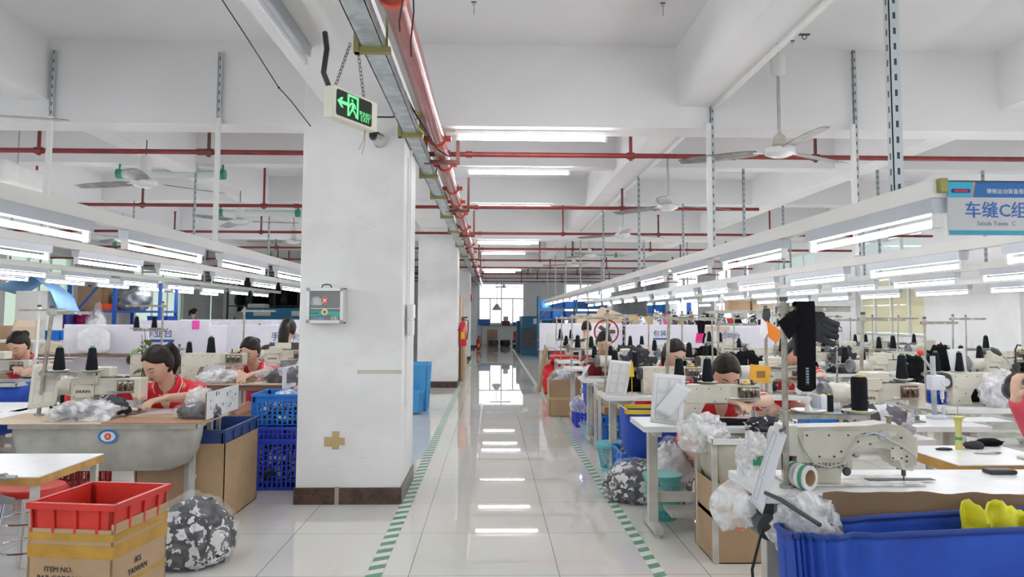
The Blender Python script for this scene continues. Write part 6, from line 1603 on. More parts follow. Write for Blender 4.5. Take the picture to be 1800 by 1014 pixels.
o = MB().lathe([(0, 0), (.04, 0), (.042, .05), (.042, .09), (0, .09)], 18).build('blue_cup', mat('cup_blue', (.06, .35, .75), .3), smooth=True); o.location = (2.13, 4.62, ZT + .0); tag(o, 'bright blue cup beside the white fabric pieces', 'cup')
# sheets and little boards of aisle row
sheet_paper([at(1063, 694, 6.61), at(1100, 697, 6.61), at(1112, 636, 6.63), at(1072, 632, 6.63)], 'pattern sheet clipped at the aisle end of the third place table', boxes=(2, 3))
o = sheet_paper([at(1020, 672, 8.36), at(1030, 655, 8.36), at(1038, 640, 8.36), at(1026, 645, 8.36)], 'narrow white sheet hanging at the fourth aisle table', lines=False)
q = at(1029, 655, 8.36); rod(o, q.x, 8.362, ZT, q.z)
o = sheet_paper([at(960, 612, 13.3), at(978, 614, 13.3), at(976, 584, 13.3), at(961, 583, 13.3)], 'small white notice hanging on a far stand of the aisle row', lines=False)
q = at(975, 600, 13.3); rod(o, q.x + .05, 13.31, ZT, q.z)
o = MB().prism([(0, 0), (.045, .0), (.03, .13), (.02, .13)], -.004, .004).box(.02, .026, -.002, .002, -.17, .0).build('yellow_strip', M_YEL); q = at(1106, 663, 6.6); o.location = (q.x, 6.6, ZT + .168); tag(o, 'yellow plastic strip beside the third place pattern sheet', 'strip')
trough('', 1.06, 1.50, 6.05, 6.45, ZT - .05, .42, M_BLUE, 'deep blue rounded cloth sling under the third aisle table', 'sling', 'cloth_sling', rim=M_YEL)
tr = trough('', 1.06, 1.45, 7.7, 8.05, ZT, .2, mat('cream_basin', (.6, .56, .44), .5), 'small cream basin at the fourth place of the aisle row', 'basin', 'enamel_basin')
for yy in (7.72, 8.03): child(MB().box(1.07, 1.1, yy - .015, yy + .015, 0, ZT - .03), 'leg', M_LEG, tr)
trough('', 1.1, 1.5, 8.95, 9.4, ZT - .02, .4, M_BLUE, 'blue cloth sling beneath the fourth aisle table', 'sling', 'cloth_sling', rim=M_LEG)
crate(1.30, 8.25, 0, .28, .42, .34, M_BLUEP, 'upright blue crate with a brown box on top beside the aisle', 0, 8, 8, 5, solid_top=.2)
o = carton(1.30, 8.25, .342, .22, .3, .08, 'flat brown box lying on the upright blue crate', open_=False)
crate(1.35, 9.85, 0, .58, .45, .28, M_BLUEV, 'wide violet blue crate on the floor between the aisle tables', 0, 14, 10, 4, solid_top=.3)
bag(1.15, 9.6, .2, .17, .14, .12, 'clear plastic bag hanging over the wide violet blue crate', None, 85, False, M_FILMD)
o = MB().lathe([(0, 0), (.14, 0), (.2, .16), (.21, .17), (.195, .17), (.13, .01), (0, .01)], 26).build('round_basin', mat('pale_blue_plastic', (.3, .5, .75), .35), smooth=True); o.location = (1.2, 8.75, 0.0); tag(o, 'pale blue round basin on the floor beneath the aisle tables', 'basin')
carton(1.02, 10.9, 0, .42, .5, .50, 'brown cardboard box with a bag of grey pieces beside the aisle tape', 0, tape=True, group=None)
bag(1.02, 10.9, .38, .2, .22, .17, 'clear bag of grey pieces in the brown box beside the aisle tape', M_SCRAPW, 86, False)
o = MB().blob((0, 0, .26), (.13, .13, .30), .18, 2.6, 87, 4, -.85).build('red_bag', mat('red_foil', (.7, .02, .03), .25, metal=.3, bump=.5, bscale=25), smooth=True, flat_angle=0); o.location = (1.05, 13.6, 0); tag(o, 'shiny red bag standing under a far table beside the aisle', 'bag')
o = MB().box(-.02, .02, -.3, .3, 0, .85, T(rx=0, ry=R(10))).build('leaning_board', M_KRAFT); o.location = (.88, 14.3, 0); tag(o, 'brown board leaning beside the aisle at the lavender partition', 'board')
# red fan
e = empty('pedestal_fan', (at(1066, 583, 12.3).x, 12.3, 0), 0, 'red framed round fan standing behind the aisle row', 'fan')
zc = at(1066, 583, 12.3).z
g = MB(); g.tube([(.19 * math.cos(k * PI / 16), 0, zc + .19 * math.sin(k * PI / 16)) for k in range(32)], .013, 8, closed=True)
for k in range(12): g.tube([(0, -.05, zc), (.19 * math.cos(k * PI / 6), -.0, zc + .19 * math.sin(k * PI / 6))], .003, 4); g.build('guard_ring', mat('fan_red', (.6, .03, .03), .4), e, True)
g = MB(); g.cyl((0, -.04, zc), (0, .08, zc), .04, 14)
for k in range(5): a = k * 2 * PI / 5; g.box(.03, .14, -.005, .005, -.03, .03, T(0, 0, zc, ry=a))
g.build('blades', M_DARK, e); MB().cyl((0, .03, 0), (0, .03, zc), .02, 10).lathe([(0, 0), (.16, 0), (.15, .03), (0, .03)], 20).build('pedestal', M_DARK, e, True)
# things hung on stands
def hang(px, py, Y, prof, m, label, cat, name, second=None):
    o = empty(name, at(px, py, Y), 0, label, cat)
    MB().prism(prof, -.01, .01).build('piece', m, o)
    if second: MB().prism(second[0], -.012, .008).build(second[2], second[1], o)
    return o
stand(at(1240, 560, 8.56).x + .08, 8.58, ZT, at(1232, 560, 8.56).z - ZT + .02, 'stand with a black and pink glove on its arm', R(180), .2, 0, (0, 0), .2, .3, .01, dishes=0)
e = hang(1232, 562, 8.56, [(-.03, .0), (.05, -.02), (.03, -.16), (-.03, -.16), (-.04, -.06)], M_BLACK, 'black and pink glove hanging from a thread stand', 'glove', 'hanging_glove')
for k in range(4):
    MB().tube([(-.038 + .028 * k, 0, -.15), (-.05 + .026 * k, 0, -.21), (-.055 + .025 * k, 0, -.26)], [.014, .013, .01], 8).build('pink_finger', mat('hot_pink', (.85, .03, .3), .7) if k != 3 else M_BLACK, e, True)
stand(2.07, 5.76, 0, 1.44, 'tall stand rising from the floor with orange and amber pieces hung on it', R(172), .99, R(0), (0, 0), .45, .34, .012)
e = hang(1345, 549, 5.73, [(-.01, .03), (.03, .03), (.04, -.02), (.02, -.08), (-.02, -.10), (-.02, -.02)], M_CHAR, 'orange and white glove pieces hanging before the right shelf', 'glove', 'hanging_glove')
MB().prism([(-.0, -.06), (.06, -.10), (.11, -.14), (.09, -.22), (.06, -.22), (-.0, -.17)], -.02, -.012).build('orange_piece', mat('orange_cloth', (.75, .22, .02), .7), e)
MB().prism([(-.04, -.04), (.0, -.08), (.01, -.15), (-.02, -.2), (-.05, -.16)], -.028, -.021).build('white_piece', M_WHITEC, e)
o = hang(1337, 640, 5.745, [(-.075, 0), (.075, -.02), (.06, -.145), (-.085, -.125)], M_GOLD, 'amber plastic packet hanging between the machines of the second row', 'packet', 'amber_packet')
MB().box(-.035, .03, -.0125, -.0105, -.10, -.05).build('dark_print', mat('print_brown', (.3, .18, .04), .6), o)
# desk lamp, umbrella, neon cloth at right
p = at(1757, 690, 6.3)
e = empty('desk_lamp', (p.x, 6.22, ZT), 0, 'grey desk lamp with a curved neck on the third right row', 'lamp')
MB().tube([(.04, 0, 0), (.05, 0, .18), (.045, 0, .30), (.01, 0, .36), (-.04, 0, .385)], .006, 8).build('neck', M_GALV, e, True)
MB().tube([(-.03, 0, .38), (-.07, 0, .41), (-.11, 0, .43)], [.014, .024, .016], 12).build('lamp_head', M_DARK, e, True)
MB().lathe([(0, 0), (.05, 0), (.045, .015), (0, .015)], 18, cx=.04).build('base', M_DARK, e, True)
p = at(1793, 640, 6.2)
e = empty('umbrella', (p.x, 6.25, ZT), 0, 'folded dark umbrella standing at the right picture edge', 'umbrella')
MB().tube([(0, 0, 0), (0, 0, .3)], [.012, .03], 10).build('canopy', M_CHAR, e, True); MB().tube([(0, 0, .3), (0, 0, .42), (.02, 0, .46), (.05, 0, .455)], .007, 8).build('handle', M_INK, e, True)
heap(p.x + .02, 6.05, ZT + .0, .14, .1, .16, 'neon green and dark cloth heap at the right picture edge', patch_mat('neon_pieces', [(0, (.2, .8, .05)), (.5, (.02, .02, .03)), (.8, (.5, .9, .4))], 10), 91)
o = sheet_paper([at(1673, 658, 6.15), at(1700, 656, 6.15), at(1696, 612, 6.15), at(1664, 614, 6.15)], 'blank white sheet clipped to a stand before the right wall', lines=False)
q = at(1685, 640, 6.15); rod(o, q.x, 6.16, ZT, q.z)
crate(3.62, 6.12, .69, .2, .2, .1, M_BLUE, 'small blue box of black pieces on the third right row', 0, 5, 5, 1, 'box', 'blue_box', .9, slots=False)
# wall camera
p = at(1778, 506, 9.8); e = empty('security_camera', (XR - .02, 11.0, 0), 0, 'white security camera on the right wall', 'camera'); pz = at(1780, 506, XR and 11.3).z
e.location = (XR - .0, 8.1 / (1780 - 864) * 1350, pz)
MB().cyl((-.2, -.06, -.02), (-.06, .02, .0), .035, 14).cyl((-.08, .01, 0), (0, .01, .04), .014, 10).build('housing', M_PLASTIC_W, e, True); MB().cyl((-.203, -.062, -.02), (-.196, -.058, -.02), .024, 14).build('lens', M_INK, e, True)

# ================================================================== partitions and far things, right
def partition(x0, x1, Y, z0, z1, label, text=None, tx=None, th=.03, m=M_PART):
    e = empty('desk_screen', (x0, Y, 0), 0, label, 'partition', 'lavender desk partitions')
    MB().box(0, x1 - x0, 0, th, z0, z1, bev=.012).build('panel', m, e)
    MB().box(0, x1 - x0, .03, .6, .68, .71).build('desk_top', M_BROWN, e)
    g = MB()
    for xx in (.02, x1 - x0 - .06): MB().box(xx, xx + .04, .5, .54, 0, .68).build('leg', M_LEG, e)
    for xx in (.02, x1 - x0 - .06): MB().box(xx, xx + .04, .0, .03, 0, z0).build('post', M_LEG, e)
    if text:
        s_ = .13; wd = s_ * len(text) * .62
        MB().box(tx - x0 - wd, tx - x0 + wd, -.004, 0, z1 - .31, z1 - .09).build('sign_plate', M_PLASTIC_W, e)
        lettering(text, s_, M_INKB, e, (tx - x0, -.006, z1 - .18), off=.001)
        MB().box(tx - x0 - wd * .85, tx - x0 + wd * .85, -.0055, -.0042, z1 - .295, z1 - .26).build('blue_bar', mat('sign_bar', (.02, .12, .5), .4), e)
    return e
partition(.95, 2.6, 15.2, .7, 1.24, 'lavender partition closest to the aisle, in front of the blue machine')
partition(2.62, 5.6, 15.0, .7, 1.22, 'lavender partition with a packing sign left of the wooden shelf top', '包装', at(1160, 582, 15).x)
partition(4.35, 6.6, 14.5 - .2, .6, 1.19, 'lavender partition with the inspection desk sign before the shelf', '检验台', at(1283, 582, 14.3).x)
o = MB().box(3.9, 4.33, 13.9, 14.2, 1.12, 1.2).build('wooden_shelf_top', M_KRAFTL); tag(o, 'pale wooden shelf top left of the inspection sign', 'shelf')
o.parent = None
for xx in (3.93, 4.28):
    q = MB().box(xx, xx + .03, 14.0, 14.03, 0, 1.12).build('leg', M_LEG); q.parent = o
# desk clutter on partitions
rn = random.Random(4)
for i in range(9):
    x = 2.7 + .32 * i; heap(x, 15.33, .711, rn.uniform(.1, .125), .12, rn.uniform(.5, .62), 'white and dark pieces on the packing desk, %s from the aisle' % ORD[i], rn.choice((M_SCRAPW, M_SCRAP, M_BLACK)), 300 + i, sub=3, group='piles on the packing desk')
carton(1.95, 15.7, .71, .45, .3, .72, 'pale cardboard box topmost behind the partition closest to the aisle', 0, M_KRAFTL, open_=False)
o = MB().prism([(0, 0), (1.15, 0), (.1, .38), (0, .3)], -.02, .02).build('cardboard_sheet', M_KRAFTL); o.location = (2.2, 15.95, 1.2); tag(o, 'slanting pale cardboard sheet behind the partition', 'cardboard'); 
q = MB().box(.0, 1.1, -.02, .02, -.5, 0).build('lower_sheet', M_KRAFTL, o)
o = MB().box(0, 1.2, 0, .4, 0, .19).build('long_wooden_box', mat('honey_board', (.60, .40, .20), .6, var=.15)); p = at(1105, 572, 15.5); o.location = (p.x, 15.62, 1.19); tag(o, 'long honey coloured wooden box on the packing partition', 'box')
q = MB().box(0, 1.2, 0, .4, -.48, 0).build('lower_box', M_KRAFTL, o)
o, rt, sh_ = sit(1031, 577, 13.9, 'person with short black hair and a dark top seen from behind', S=1.15, rz=R(170), lean=.25, headp=.2, voxel=.011, hairs='short', shirt=M_CHAR, sleeve='long', trim=False, collar=False, group='workers farther back', hands=None)
o, rt, sh_ = sit(976, 575, 16.6, 'person in red with black hair behind the partition beside the aisle', S=1.2, rz=R(200), lean=.3, headp=.2, voxel=.012, hairs='short', collar=False, trim=False, group='workers farther back')
o, rt, sh_ = sit(1186, 566, 16.9, 'young man with black hair looking out over the packing partition', S=1.25, rz=R(20), lean=.2, headp=.1, heady=.3, voxel=.011, hairs='short', shirt=M_WHITEC, collar=False, trim=False, group='workers farther back')
# far right shelf with boxes
e = empty('steel_shelf', (5.3, 17.6, 0), 0, 'white steel shelf with boxes against the right wall behind the inspection desk', 'shelf')
for xx in (0, 1.35):
    for yy in (0, .5): MB().box(xx, xx + .04, yy, yy + .04, 0, 1.85).build('post', M_PLASTIC_W, e)
for zz in (.5, 1.1, 1.5): MB().box(0, 1.39, 0, .54, zz, zz + .03).build('shelf_board', M_PLASTIC_W, e)
for i, (x, z, w_, h_, m, l) in enumerate(((5.75, 1.531, .5, .22, M_KRAFT, 'left brown box on the upper board of the white shelf'), (6.3, 1.531, .5, .24, M_KRAFTL, 'right pale box on the upper board of the white shelf'))): carton(x, 17.85, z, w_, .35, h_, l, 0, m, open_=False)
crate(5.5, 17.85, 1.131, .3, .4, .22, M_REDP, 'red basket on the middle board of the white shelf', 0, 6, 6, 2, 'basket', 'plastic_basket', .4)
crate(5.55, 17.0, .95, .3, .3, .16, M_REDP, 'red basket on the desk before the white shelf', 0, 6, 6, 2, 'basket', 'plastic_basket', .4)
crate(5.95, 17.0, .95, .34, .3, .16, M_BLUEP, 'blue basket on the desk before the white shelf', 0, 6, 6, 2, 'basket', 'plastic_basket', .4)
work_table(5.2, 6.8, 16.7, 17.35, .95, 'white desk carrying baskets before the steel shelf', M_TOP, '4')
crate(6.85, 12.1, .69, .62, .3, .14, M_REDP, 'wide red basket on the fifth right row', 0, 8, 6, 2, 'basket', 'plastic_basket', .4)
e = empty('blue_post', (at(1211, 560, 19).x, 19, 0), 0, 'narrow blue steel post beside the pink ribbon', 'post'); MB().box(-.05, .05, -.05, .05, 0, 1.95).build('post', M_SHELF, e)
o = MB().prism([(-.05, 0), (.05, 0), (.03, -.2), (.06, -.42), (-.06, -.42), (-.03, -.2)], -.01, .01).build('pink_ribbon', mat('hot_pink', (.85, .03, .3), .7)); o.location = at(1171, 552, 15.1); tag(o, 'bright pink ribbon hanging above the packing desk', 'ribbon')
# blue racks, machines far
def rack(x0, x1, Y, d, zs, H, m, label, nposts=3):
    e = empty('storage_rack', (x0, Y, 0), 0, label, 'rack')
    W_ = x1 - x0
    for i in range(nposts):
        for yy in (0, d): xx = W_ * i / (nposts - 1); MB().box(xx - .03, xx + .03, yy - .03, yy + .03, 0, H).build('post', m, e)
    for zz in zs: MB().box(-.02, W_ + .02, -.02, d + .02, zz, zz + .04).build('shelf_board', m, e)
    MB().box(-.02, .02, -.01, .01, 0, .9, T(.0, 0, H - .75, ry=R(40))).build('brace', m, e)
    return e
rack(1.55, 4.0, 25.0, .7, (.6, 1.25, 1.62), 2.05, M_MACHB, 'blue steel rack with blue crates far behind the partitions')
for i in range(6):
    for j, zz in enumerate((1.291, 1.661)):
        crate(1.78 + .4 * i, 25.35, zz, .36, .5, .26 if j == 0 else .2, M_BLUEP if (i + j) % 2 else mat('deep_blue_crate', (.02, .08, .35), .4), 'blue crate on the far rack, %s from the left on the %s board' % (ORD[i], ('lower', 'upper')[j]), 0, 6, 6, 2, solid_top=.6, slots=False, group='blue crates on the far rack')
rack(4.4, 6.0, 26.5, .7, (.6, 1.15, 1.5, 1.85), 2.1, M_MACHB, 'second blue steel rack farther right behind the packing desk')
for i in range(4): crate(4.65 + .4 * i, 26.85, 1.541, .36, .5, .24, M_BLUEP, 'blue crate on the second rack, %s from the left' % ORD[i], 0, 6, 6, 2, slots=False, group='blue crates on the second rack')
e = empty('blue_machine', (1.1, 27.5, 0), 0, 'large blue industrial machine at the right end of the aisle', 'machine')
MB().box(0, 1.5, 0, 2.8, .0, 1.38, bev=.03).box(-.12, .3, 2.0, 2.9, 0, 1.2, bev=.03).build('body', M_MACHB, e); MB().box(-.01, .6, -.02, .0, .25, .95).build('dark_opening', M_DARK, e); MB().box(.4, .7, -.03, -.0, 1.1, 1.3).build('control_panel', M_PLASTIC_W, e)
e = empty('covered_machine', (3.2, 20.5, 0), 0, 'tall machine under a dark cover behind the red fan', 'machine'); MB().box(0, 1.0, 0, .8, .9, 1.85, bev=.08).build('dark_cover', M_DARK, e); MB().box(.1, .9, .1, .7, 0, .9).build('stand', M_DARK, e)
for i in range(14):
    x = 1.6 + .42 * i; heap(x, 18.6, .9, .185, .22, .34, 'dark and blue goods on the long back table, %s from the aisle' % ORD[i], (M_BLACK, M_CHAR, M_SCRAPD, M_SCRAPW)[i % 4], 330 + i, sub=3, group='goods on the long back table')
work_table(1.3, 7.6, 18.3, 19.0, .9, 'long white back table behind the lavender partitions', M_TOP, '4')
# far end desk, window things
work_table(-.5, 1.6, 36.9, 37.6, .95, 'dark desk in front of the far window', M_DARK, '4')
crate(-.35, 37.2, .951, .55, .5, .28, M_BLUEP, 'bright blue box on the left of the far window desk', 0, 6, 6, 2, 'box', slots=False, thing=True)
crate(1.25, 37.2, .951, .4, .5, .14, M_BLUEP, 'flat blue box on the right of the far window desk', 0, 6, 6, 2, 'box', slots=False)
e = empty('small_machine', (.7, 37.1, .95), 0, 'small dark red machine standing on the far window desk', 'machine'); MB().box(-.2, .2, -.15, .15, 0, .2, bev=.02).build('base', M_RUST, e); MB().box(-.12, .12, -.1, .1, .2, .42, bev=.03).build('top', M_PLASTIC_W, e)
e = empty('pendant_lamp', (.25, 34.5, 1.37), 0, 'white cone pendant lamp in front of the far window', 'lamp')
MB().lathe([(.03, .56), (.05, .55), (.24, .28), (.235, .28), (.04, .53), (.03, .54)], 22).build('shade', mat('lamp_cream', (.6, .58, .48), .4), e, True); MB().cyl((0, 0, .55), (0, 0, 3.6 - 1.37), .01, 6).build('cord', M_DARK, e)
carton(.05, 36.3, 0, .5, .4, .75, 'brown cardboard box under the far window desk', 0, open_=False)
e = empty('trolley', (1.05, 34.0, 0), 0, 'low flat trolley with a red basket near the far end of the aisle', 'trolley')
MB().box(-.1, .7, -.5, .5, .14, .2).build('platform', M_DIRTST, e)
for xx in (0, .6):
    for yy in (-.4, .4): MB().cyl((xx - .02, yy, .07), (xx + .02, yy, .07), .07, 12).build('wheel', M_BLACKP, e, True)
crate(1.3, 34.2, .2, .6, .6, .5, mat('dark_red_plastic', (.35, .03, .03), .4), 'dark red basket on the far flat trolley', 0, 7, 7, 3, 'basket', 'plastic_basket', .4)
for i, (x, c) in enumerate(((-.2, M_DARK), (.35, M_BLACKP), (.9, M_BLACKP))):
    o = MB().lathe([(0, 0), (.2, .0), (.24, .1), (.22, .28), (.1, .34), (0, .34)], 18, M=T()).build('black_drum', c, smooth=True); o.location = (x + .3, 35.6, 0); tag(o, 'black rounded drum at the far end of the aisle, %s from the left' % ORD[i], 'drum', 'black drums at the far end')
# cardboard stacked behind the second column
for i, (y, z, d_, th) in enumerate(((16.1, 1.62, 1.0, .10), (17.2, 1.84, .9, .16), (18.3, 1.7, 1.2, .12), (19.8, 1.35, 1.3, .14), (16.3, .95, 1.1, .05))):
    o = MB().box(-.86 + .02 * i, -.86 + .02 * i + th, y, y + d_, 0, z, T(ry=0)).build('cardboard_stack', (M_KRAFT, M_KRAFTL)[i % 2]); 
    if i == 4: o.location = (.145, 0, 0)
    tag(o, 'upright stack of cardboard behind the second column, %s one along the aisle' % ORD[i], 'cardboard', 'upright cardboard beside the aisle')
def extinguisher(x, y, z, label):
    e = empty('fire_extinguisher', (x, y, z), 0, label, 'fire extinguisher')
    MB().lathe([(0, 0), (.075, 0), (.08, .02), (.08, .38), (.06, .45), (.025, .49), (.02, .5), (0, .5)], 22).build('cylinder', mat('extinguisher_red', (.62, .02, .03), .3, coat=.4), e, True)
    MB().box(-.03, .03, -.015, .015, .5, .55).box(-.02, .10, -.01, .01, .55, .58).build('valve', M_DARK, e); MB().tube([(.03, 0, .52), (.11, 0, .5), (.11, 0, .3), (.085, 0, .12)], .01, 8).build('hose', M_BLACKP, e, True)
    MB().box(-.03, .05, -.083, -.078, .14, .28).build('yellow_label', M_YEL, e)
    return e
extinguisher(-.57, 15.4, .78, 'red fire extinguisher hung on the aisle side of the second column'); MB().box(-.1, .0, -.04, .04, .3, .34).build('wall_bracket', M_DARK, bpy.data.objects['fire_extinguisher'])
extinguisher(-.5, 30.5, 0.02, 'small red fire extinguisher on the floor far down the aisle')
o = MB().cyl((-.65, 24.3, 1.95), (-.6, 24.3, 1.95), .12, 20).build('red_bell', MATS['extinguisher_red'], smooth=True); tag(o, 'round red alarm bell on the third column', 'alarm bell')

# ================================================================== left, middle and back
L2 = 'left back row'
# far left table and bins
work_table(-4.7, -3.32, 5.55, 6.15, ZT, 'white table at the left edge behind the plywood edged one', M_TOP, '4')
trough('', -4.6, -3.5, 5.1, 5.5, .62, .5, M_BLUE, 'blue cloth bin below the white table at the left edge', 'bin', 'cloth_bin')
trough('', -4.95, -3.95, 6.55, 7.0, .80, .45, M_BLUE, 'blue cloth bin before the woman at the left edge', 'bin', 'cloth_bin')
work_table(-5.2, -3.9, 7.05, 7.6, ZT, 'worktable of the woman at the left edge', M_TOP, 't')
machine('t', at(-8, 640, 7.3).x, 7.3, ZT, 'cream sewing machine cut by the left edge before a woman', s=1.05)
o, rt, sh_ = sit(36, 606, 7.7, 'woman in a red polo shirt sewing at the left picture edge', S=1.15, rz=R(10), lean=.6, headp=.6, heady=-.25, hands=(at(60, 652, 7.2), at(28, 650, 7.25)), voxel=.008, hairs='bun')
stool(rt.x, rt.y + .04, sh_ - .05, 'stool under the woman at the left edge')
heap(at(60, 655, 7.1).x, 7.12, ZT, .3, .1, .09, 'dark and purple fabric heap before the woman at the left edge', patch_mat('purple_pieces', [(0, (.03, .03, .04)), (.55, (.45, .38, .55)), (.8, (.05, .05, .06))], 9), 401)
e, ds = stand(at(52, 655, 6.9).x, 6.95, 0, 1.44, 'tall white pole with an arm right of the woman at the left edge', R(0), .98, R(0), (.02, 0), .24, .32, .012, m=M_PLASTIC_W)
bag(-3.75, 6.85, .69, .14, .1, .10, 'small clear bag on the blue bin before the left edge woman', None, 402, False, M_FILMD)
o = MB().box(-3.96, -3.3, 7.7, 8.3, 0, .001).build('floor_mat', M_CHAR); tag(o, 'dark mat on the floor left of the second table', 'mat')
# W3 on left (machine and person from behind)
work_table(-3.25, -2.0, 9.0, 9.6, ZT, 'table with a cream machine before the woman in a dark jacket', M_TOP, 't')
machine('t', at(492, 650, 9.3).x, 9.3, ZT, 'cream motor topped machine in front of the woman in a dark jacket', s=1.1)
o, rt, sh_ = sit(506, 580, 10.0, 'woman with long dark hair and a dark jacket seen from behind', S=1.3, rz=R(176), lean=.5, headp=.5, sleeve='long', shirt=mat('dark_jacket', (.035, .025, .022), .8), trim=False, collar=False, hairs='long', voxel=.009, group=None)
# partitions left
partition(at(112, 573, 9.9).x, at(262, 573, 9.9).x, 9.9, .62, 1.25, 'lavender partition with a white bundle before it')
partition(at(238, 565, 10.6).x, at(369, 565, 10.6).x, 10.6, .62, 1.30, 'lavender partition with a blue handwork sign behind the nearest woman', '手工作业台', at(262, 583, 10.6).x)
partition(at(371, 574, 9.9).x, at(402, 574, 9.9).x, 9.8, .62, 1.245, 'narrow lavender partition left of the second woman')
partition(at(402, 572, 12).x, at(560, 572, 12).x, 11.6, .62, 1.23, 'lavender partition with handwork sign behind the woman in the dark jacket', '手工作业台', at(515, 584, 11.6).x)
partition(at(300, 563, 13).x, at(560, 563, 13).x, 13.4, .62, 1.30, 'lavender partition farthest back on the left')
o = MB().box(-.17, .17, -.11, .11, 0, .29, bev=.07).blob((0, 0, .24), (.155, .1, .09), .12, 3, 7, 3, -.9).build('wadding_bundle', M_WHITEC, smooth=True, flat_angle=0); p = at(160, 622, 9.6); o.location = (p.x, 9.66, .89); tag(o, 'white bundle of wadding before the left partition', 'bundle')
o = MB().box(-.9, .9, -.15, .15, -.03, 0).box(-.85, -.8, -.1, .1, -.89, -.03).box(.8, .85, -.1, .1, -.89, -.03).build('side_shelf', M_BROWN); o.location = (at(200, 622, 9.6).x, 9.7, .889); tag(o, 'dark side shelf carrying the white wadding bundle', 'shelf')
o = MB().box(-.05, .05, -.003, 0, -.06, .06).build('pink_note', mat('note_pink', (.95, .1, .5), .6)); q = at(344, 571, 10.59); o.location = (q.x, 10.594, q.z); tag(o, 'bright pink note stuck on the left partition', 'note')
for i, (px, w_, m) in enumerate(((385, .26, M_SCRAPW), (455, .12, M_SCRAPD), (482, .14, M_SCRAPW), (426, .13, M_SCRAPW))):
    p = at(px, 572, 12.9); bag(p.x, 12.95, 1.0 - .3, w_, .2, .36, 'plastic bag of grey pieces behind the left partition, %s one' % ORD[i], m, 410 + i, False, sub=3, group='bags behind the left partitions')
work_table(at(370, 600, 13).x, at(560, 600, 13).x, 12.7, 13.3, .7, 'desk carrying grey bags behind the left partitions', M_TOP, '4')
o, rt, sh_ = sit(343, 549, 21.0, 'standing person in a dark blue top turned away near the green windows', stand=True, lean=.1, headp=.1, rz=R(150), sleeve='long', shirt=mat('navy_cloth', (.02, .04, .13), .8), trim=False, collar=False, voxel=.011, hairs='pony', group='workers farther back', trousers=M_CHAR)
# machines between
machine('l', at(60, 650, 8.2).x + 1.0, 8.75, ZT, 'long machine behind the nearest left thread cones', s=1.0); work_table(-4.55, -3.5, 8.45, 9.05, ZT, 'white table carrying a long machine before the white bundle', M_TOP, 't')
# blue rack at left
rack(at(122, 520, 16).x, at(282, 520, 16).x, 16.0, .8, (.3, 1.05, 1.42), 2.02, M_SHELF, 'blue steel storage rack against the left wall with bags and boxes', 3)
items = [(140, .18, 1.092, mat('pink_bag', (.55, .03, .2), .7), 'crimson pink cloth bag on the lower board of the blue rack', .3, .22), (150, .1, 1.092, mat('purple_cloth', (.15, .06, .3), .7), 'purple cloth at the left of the blue rack', .2, .12)]
heap(at(155, 540, 16.4).x, 16.4, 1.092, .22, .25, .30, 'crimson pink cloth bag on the blue rack', mat('crimson_cloth', (.55, .02, .16), .7), 420)
heap(at(128, 540, 16.4).x, 16.3, 1.092, .16, .22, .26, 'purple cloth at the left end of the blue rack', mat('purple_cloth', (.15, .06, .3), .7), 421)
o = MB().lathe([(0, 0), (.2, 0), (.24, .14), (.23, .14), (.19, .01), (0, .01)], 24).build('orange_basin', mat('orange_red_plastic', (.9, .12, .03), .4), smooth=True); o.location = (at(200, 530, 16.3).x - .05, 16.25, 1.461); tag(o, 'orange red basin on the upper board of the blue rack', 'basin')
heap(at(232, 530, 16.4).x, 16.4, 1.461, .36, .28, .40, 'large grey plastic sack on the upper board of the blue rack', mat('grey_sack', (.25, .26, .28), .35, var=.4, vscale=6), 422)
heap(at(200, 515, 16.4).x - .1, 16.68, 1.461, .2, .1, .42, 'pale plastic sack behind the orange basin', M_SCRAPW, 423)
for i, (px, z_, w_, h_) in enumerate(((140, .341, .5, .4), (160, 1.461, .5, .5), (195, .341, .5, .55), (215, .341, .35, .45), (180, 1.461, .25, .52))):
    carton(at(px, 540, 16.4).x, 16.5 + .02 * i, z_, w_, .4, h_, 'brown cardboard box on the blue rack, %s of five' % ORD[i], 0, open_=False, group='boxes on the blue rack')
bag(at(165, 560, 15.4).x, 15.5, .8, .22, .2, .42, 'large clear plastic bag before the blue rack', M_SCRAPW, 424, True)
work_table(at(120, 600, 15.4).x, at(260, 600, 15.4).x, 15.2, 15.8, .8, 'table with a clear bag before the blue rack', M_TOP, '4')
crate(at(268, 545, 15.9).x, 16.4, 1.092, .4, .5, .26, M_BLUE, 'blue crate at the right of the blue rack', 0, 6, 6, 2, slots=False)
# white cabinet with blue sheet
e = empty('white_cabinet', (at(26, 560, 13.5).x, 13.5, 0), 0, 'tall white cabinet under a blue sheet at the left wall', 'cabinet')
cw = at(82, 560, 13.5).x - at(26, 560, 13.5).x
MB().box(0, cw, 0, .5, .05, 1.78).build('body', M_PLASTIC_W, e); MB().box(.02, cw * .75, -.02, 0, .1, 1.74).build('door', mat('door_white', (.80, .79, .77), .5), e)
def bsheet(u, v): return Vector((-.35 + (cw + .6) * u, -.1 + .75 * v, 1.80 + .28 * (1 - abs(2 * u - .9)) - .12 * math.sin(u * 9) * .3 - .5 * max(0, u - .85) * 4 - .1 * v))
MB().sheet(bsheet, 24, 6).build('blue_sheet', mat('pale_blue_sheet', (.25, .50, .85), .5, var=.1), e, True, solid=.004)
o = struct(MB().box(XL, XL + .04, 12.0, 13.0, 0, 2.1).build('door_1', mat('door_grey', (.76, .77, .78), .5)))
carton(at(8, 580, 12).x, 12.2, 0, .4, .4, 1.2, 'brown cardboard box at the left edge before the cabinet', 0, open_=False)
o = carton(at(32, 572, 11.6).x, 11.8, 1.0, .3, .3, .18, 'small orange brown box lying tilted before the white cabinet', R(20), M_KRAFTL, flaps=.12)
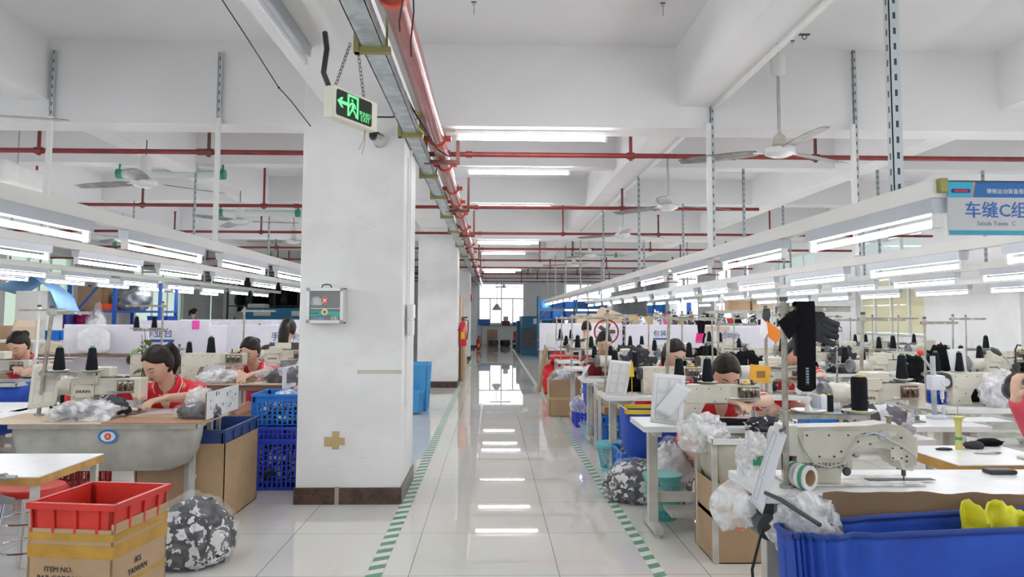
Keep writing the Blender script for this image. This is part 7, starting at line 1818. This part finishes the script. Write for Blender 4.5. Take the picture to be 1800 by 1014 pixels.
work_table(at(0, 600, 11.6).x, at(100, 600, 11.6).x, 11.4, 12.1, 1.0, 'table with boxes before the white cabinet', M_TOP, '4')
crate(at(100, 594, 11.6).x, 11.6, 1.0, .22, .2, .14, M_BLUEP, 'small blue crate on the table before the white cabinet', 0, 5, 5, 2, slots=False)
carton(at(93, 610, 11).x, 11.1, .69, .34, .3, .16, 'open pale cardboard box left of the white bundle', 0, M_KRAFTL, flaps=.12)
work_table(at(60, 610, 11).x, at(112, 610, 11).x, 10.9, 11.3, .69, 'small table with an open box left of the white bundle', M_TOP, '4')
# conveyor dryer and dark machinery
e = empty('conveyor_dryer', (at(412, 560, 25).x, 25, 0), 0, 'long blue conveyor dryer standing before dark racks at the back left', 'machine')
cw = at(545, 560, 25).x - at(412, 560, 25).x
MB().box(.3, cw, 0, .9, 1.15, 1.62, bev=.02).build('body', mat('dryer_blue', (.03, .22, .42), .4), e); MB().box(0, .32, .05, .85, 1.2, 1.5).box(-.1, cw + .1, .1, .8, 1.08, 1.15).build('conveyor', M_DIRTST, e)
for xx in (.2, cw - .2): MB().box(xx, xx + .08, .1, .8, 0, 1.1).build('leg', M_DARK, e)
MB().box(.6, 1.15, -.01, 0, 1.36, 1.52).build('notice', M_PLASTIC_W, e); MB().box(cw - .6, cw - .3, -.01, 0, 1.36, 1.52).build('notice', M_PLASTIC_W, e)
MB().box(.35, .9, .2, .7, 1.62, 1.75).build('cover', M_PLASTIC_W, e)
e = rack(at(392, 520, 28).x, at(560, 520, 28).x, 28.5, 1.2, (.9, 1.7, 2.4), 3.0, M_DARK, 'dark steel racks with dark goods at the back left', 5)
MB().box(0, at(560, 520, 28).x - at(392, 520, 28).x, 1.26, 1.3, .3, 2.9).build('back_sheet', mat('rack_back_grey', (.09, .09, .1), .7, var=.3), e)
for i in range(8):
    for j, zz in enumerate((.941, 1.741)):
        heap(at(392, 520, 28).x + .25 + .42 * i, 29.1, zz, .185, .36, (.5, .45)[j], 'dark goods on the back left rack, %s along the %s board' % (ORD[i], ('lower', 'upper')[j]), (M_BLACK, M_CHAR, M_DARK)[(i + j) % 3], 500 + i * 2 + j, sub=2, group='dark goods on the back left rack')
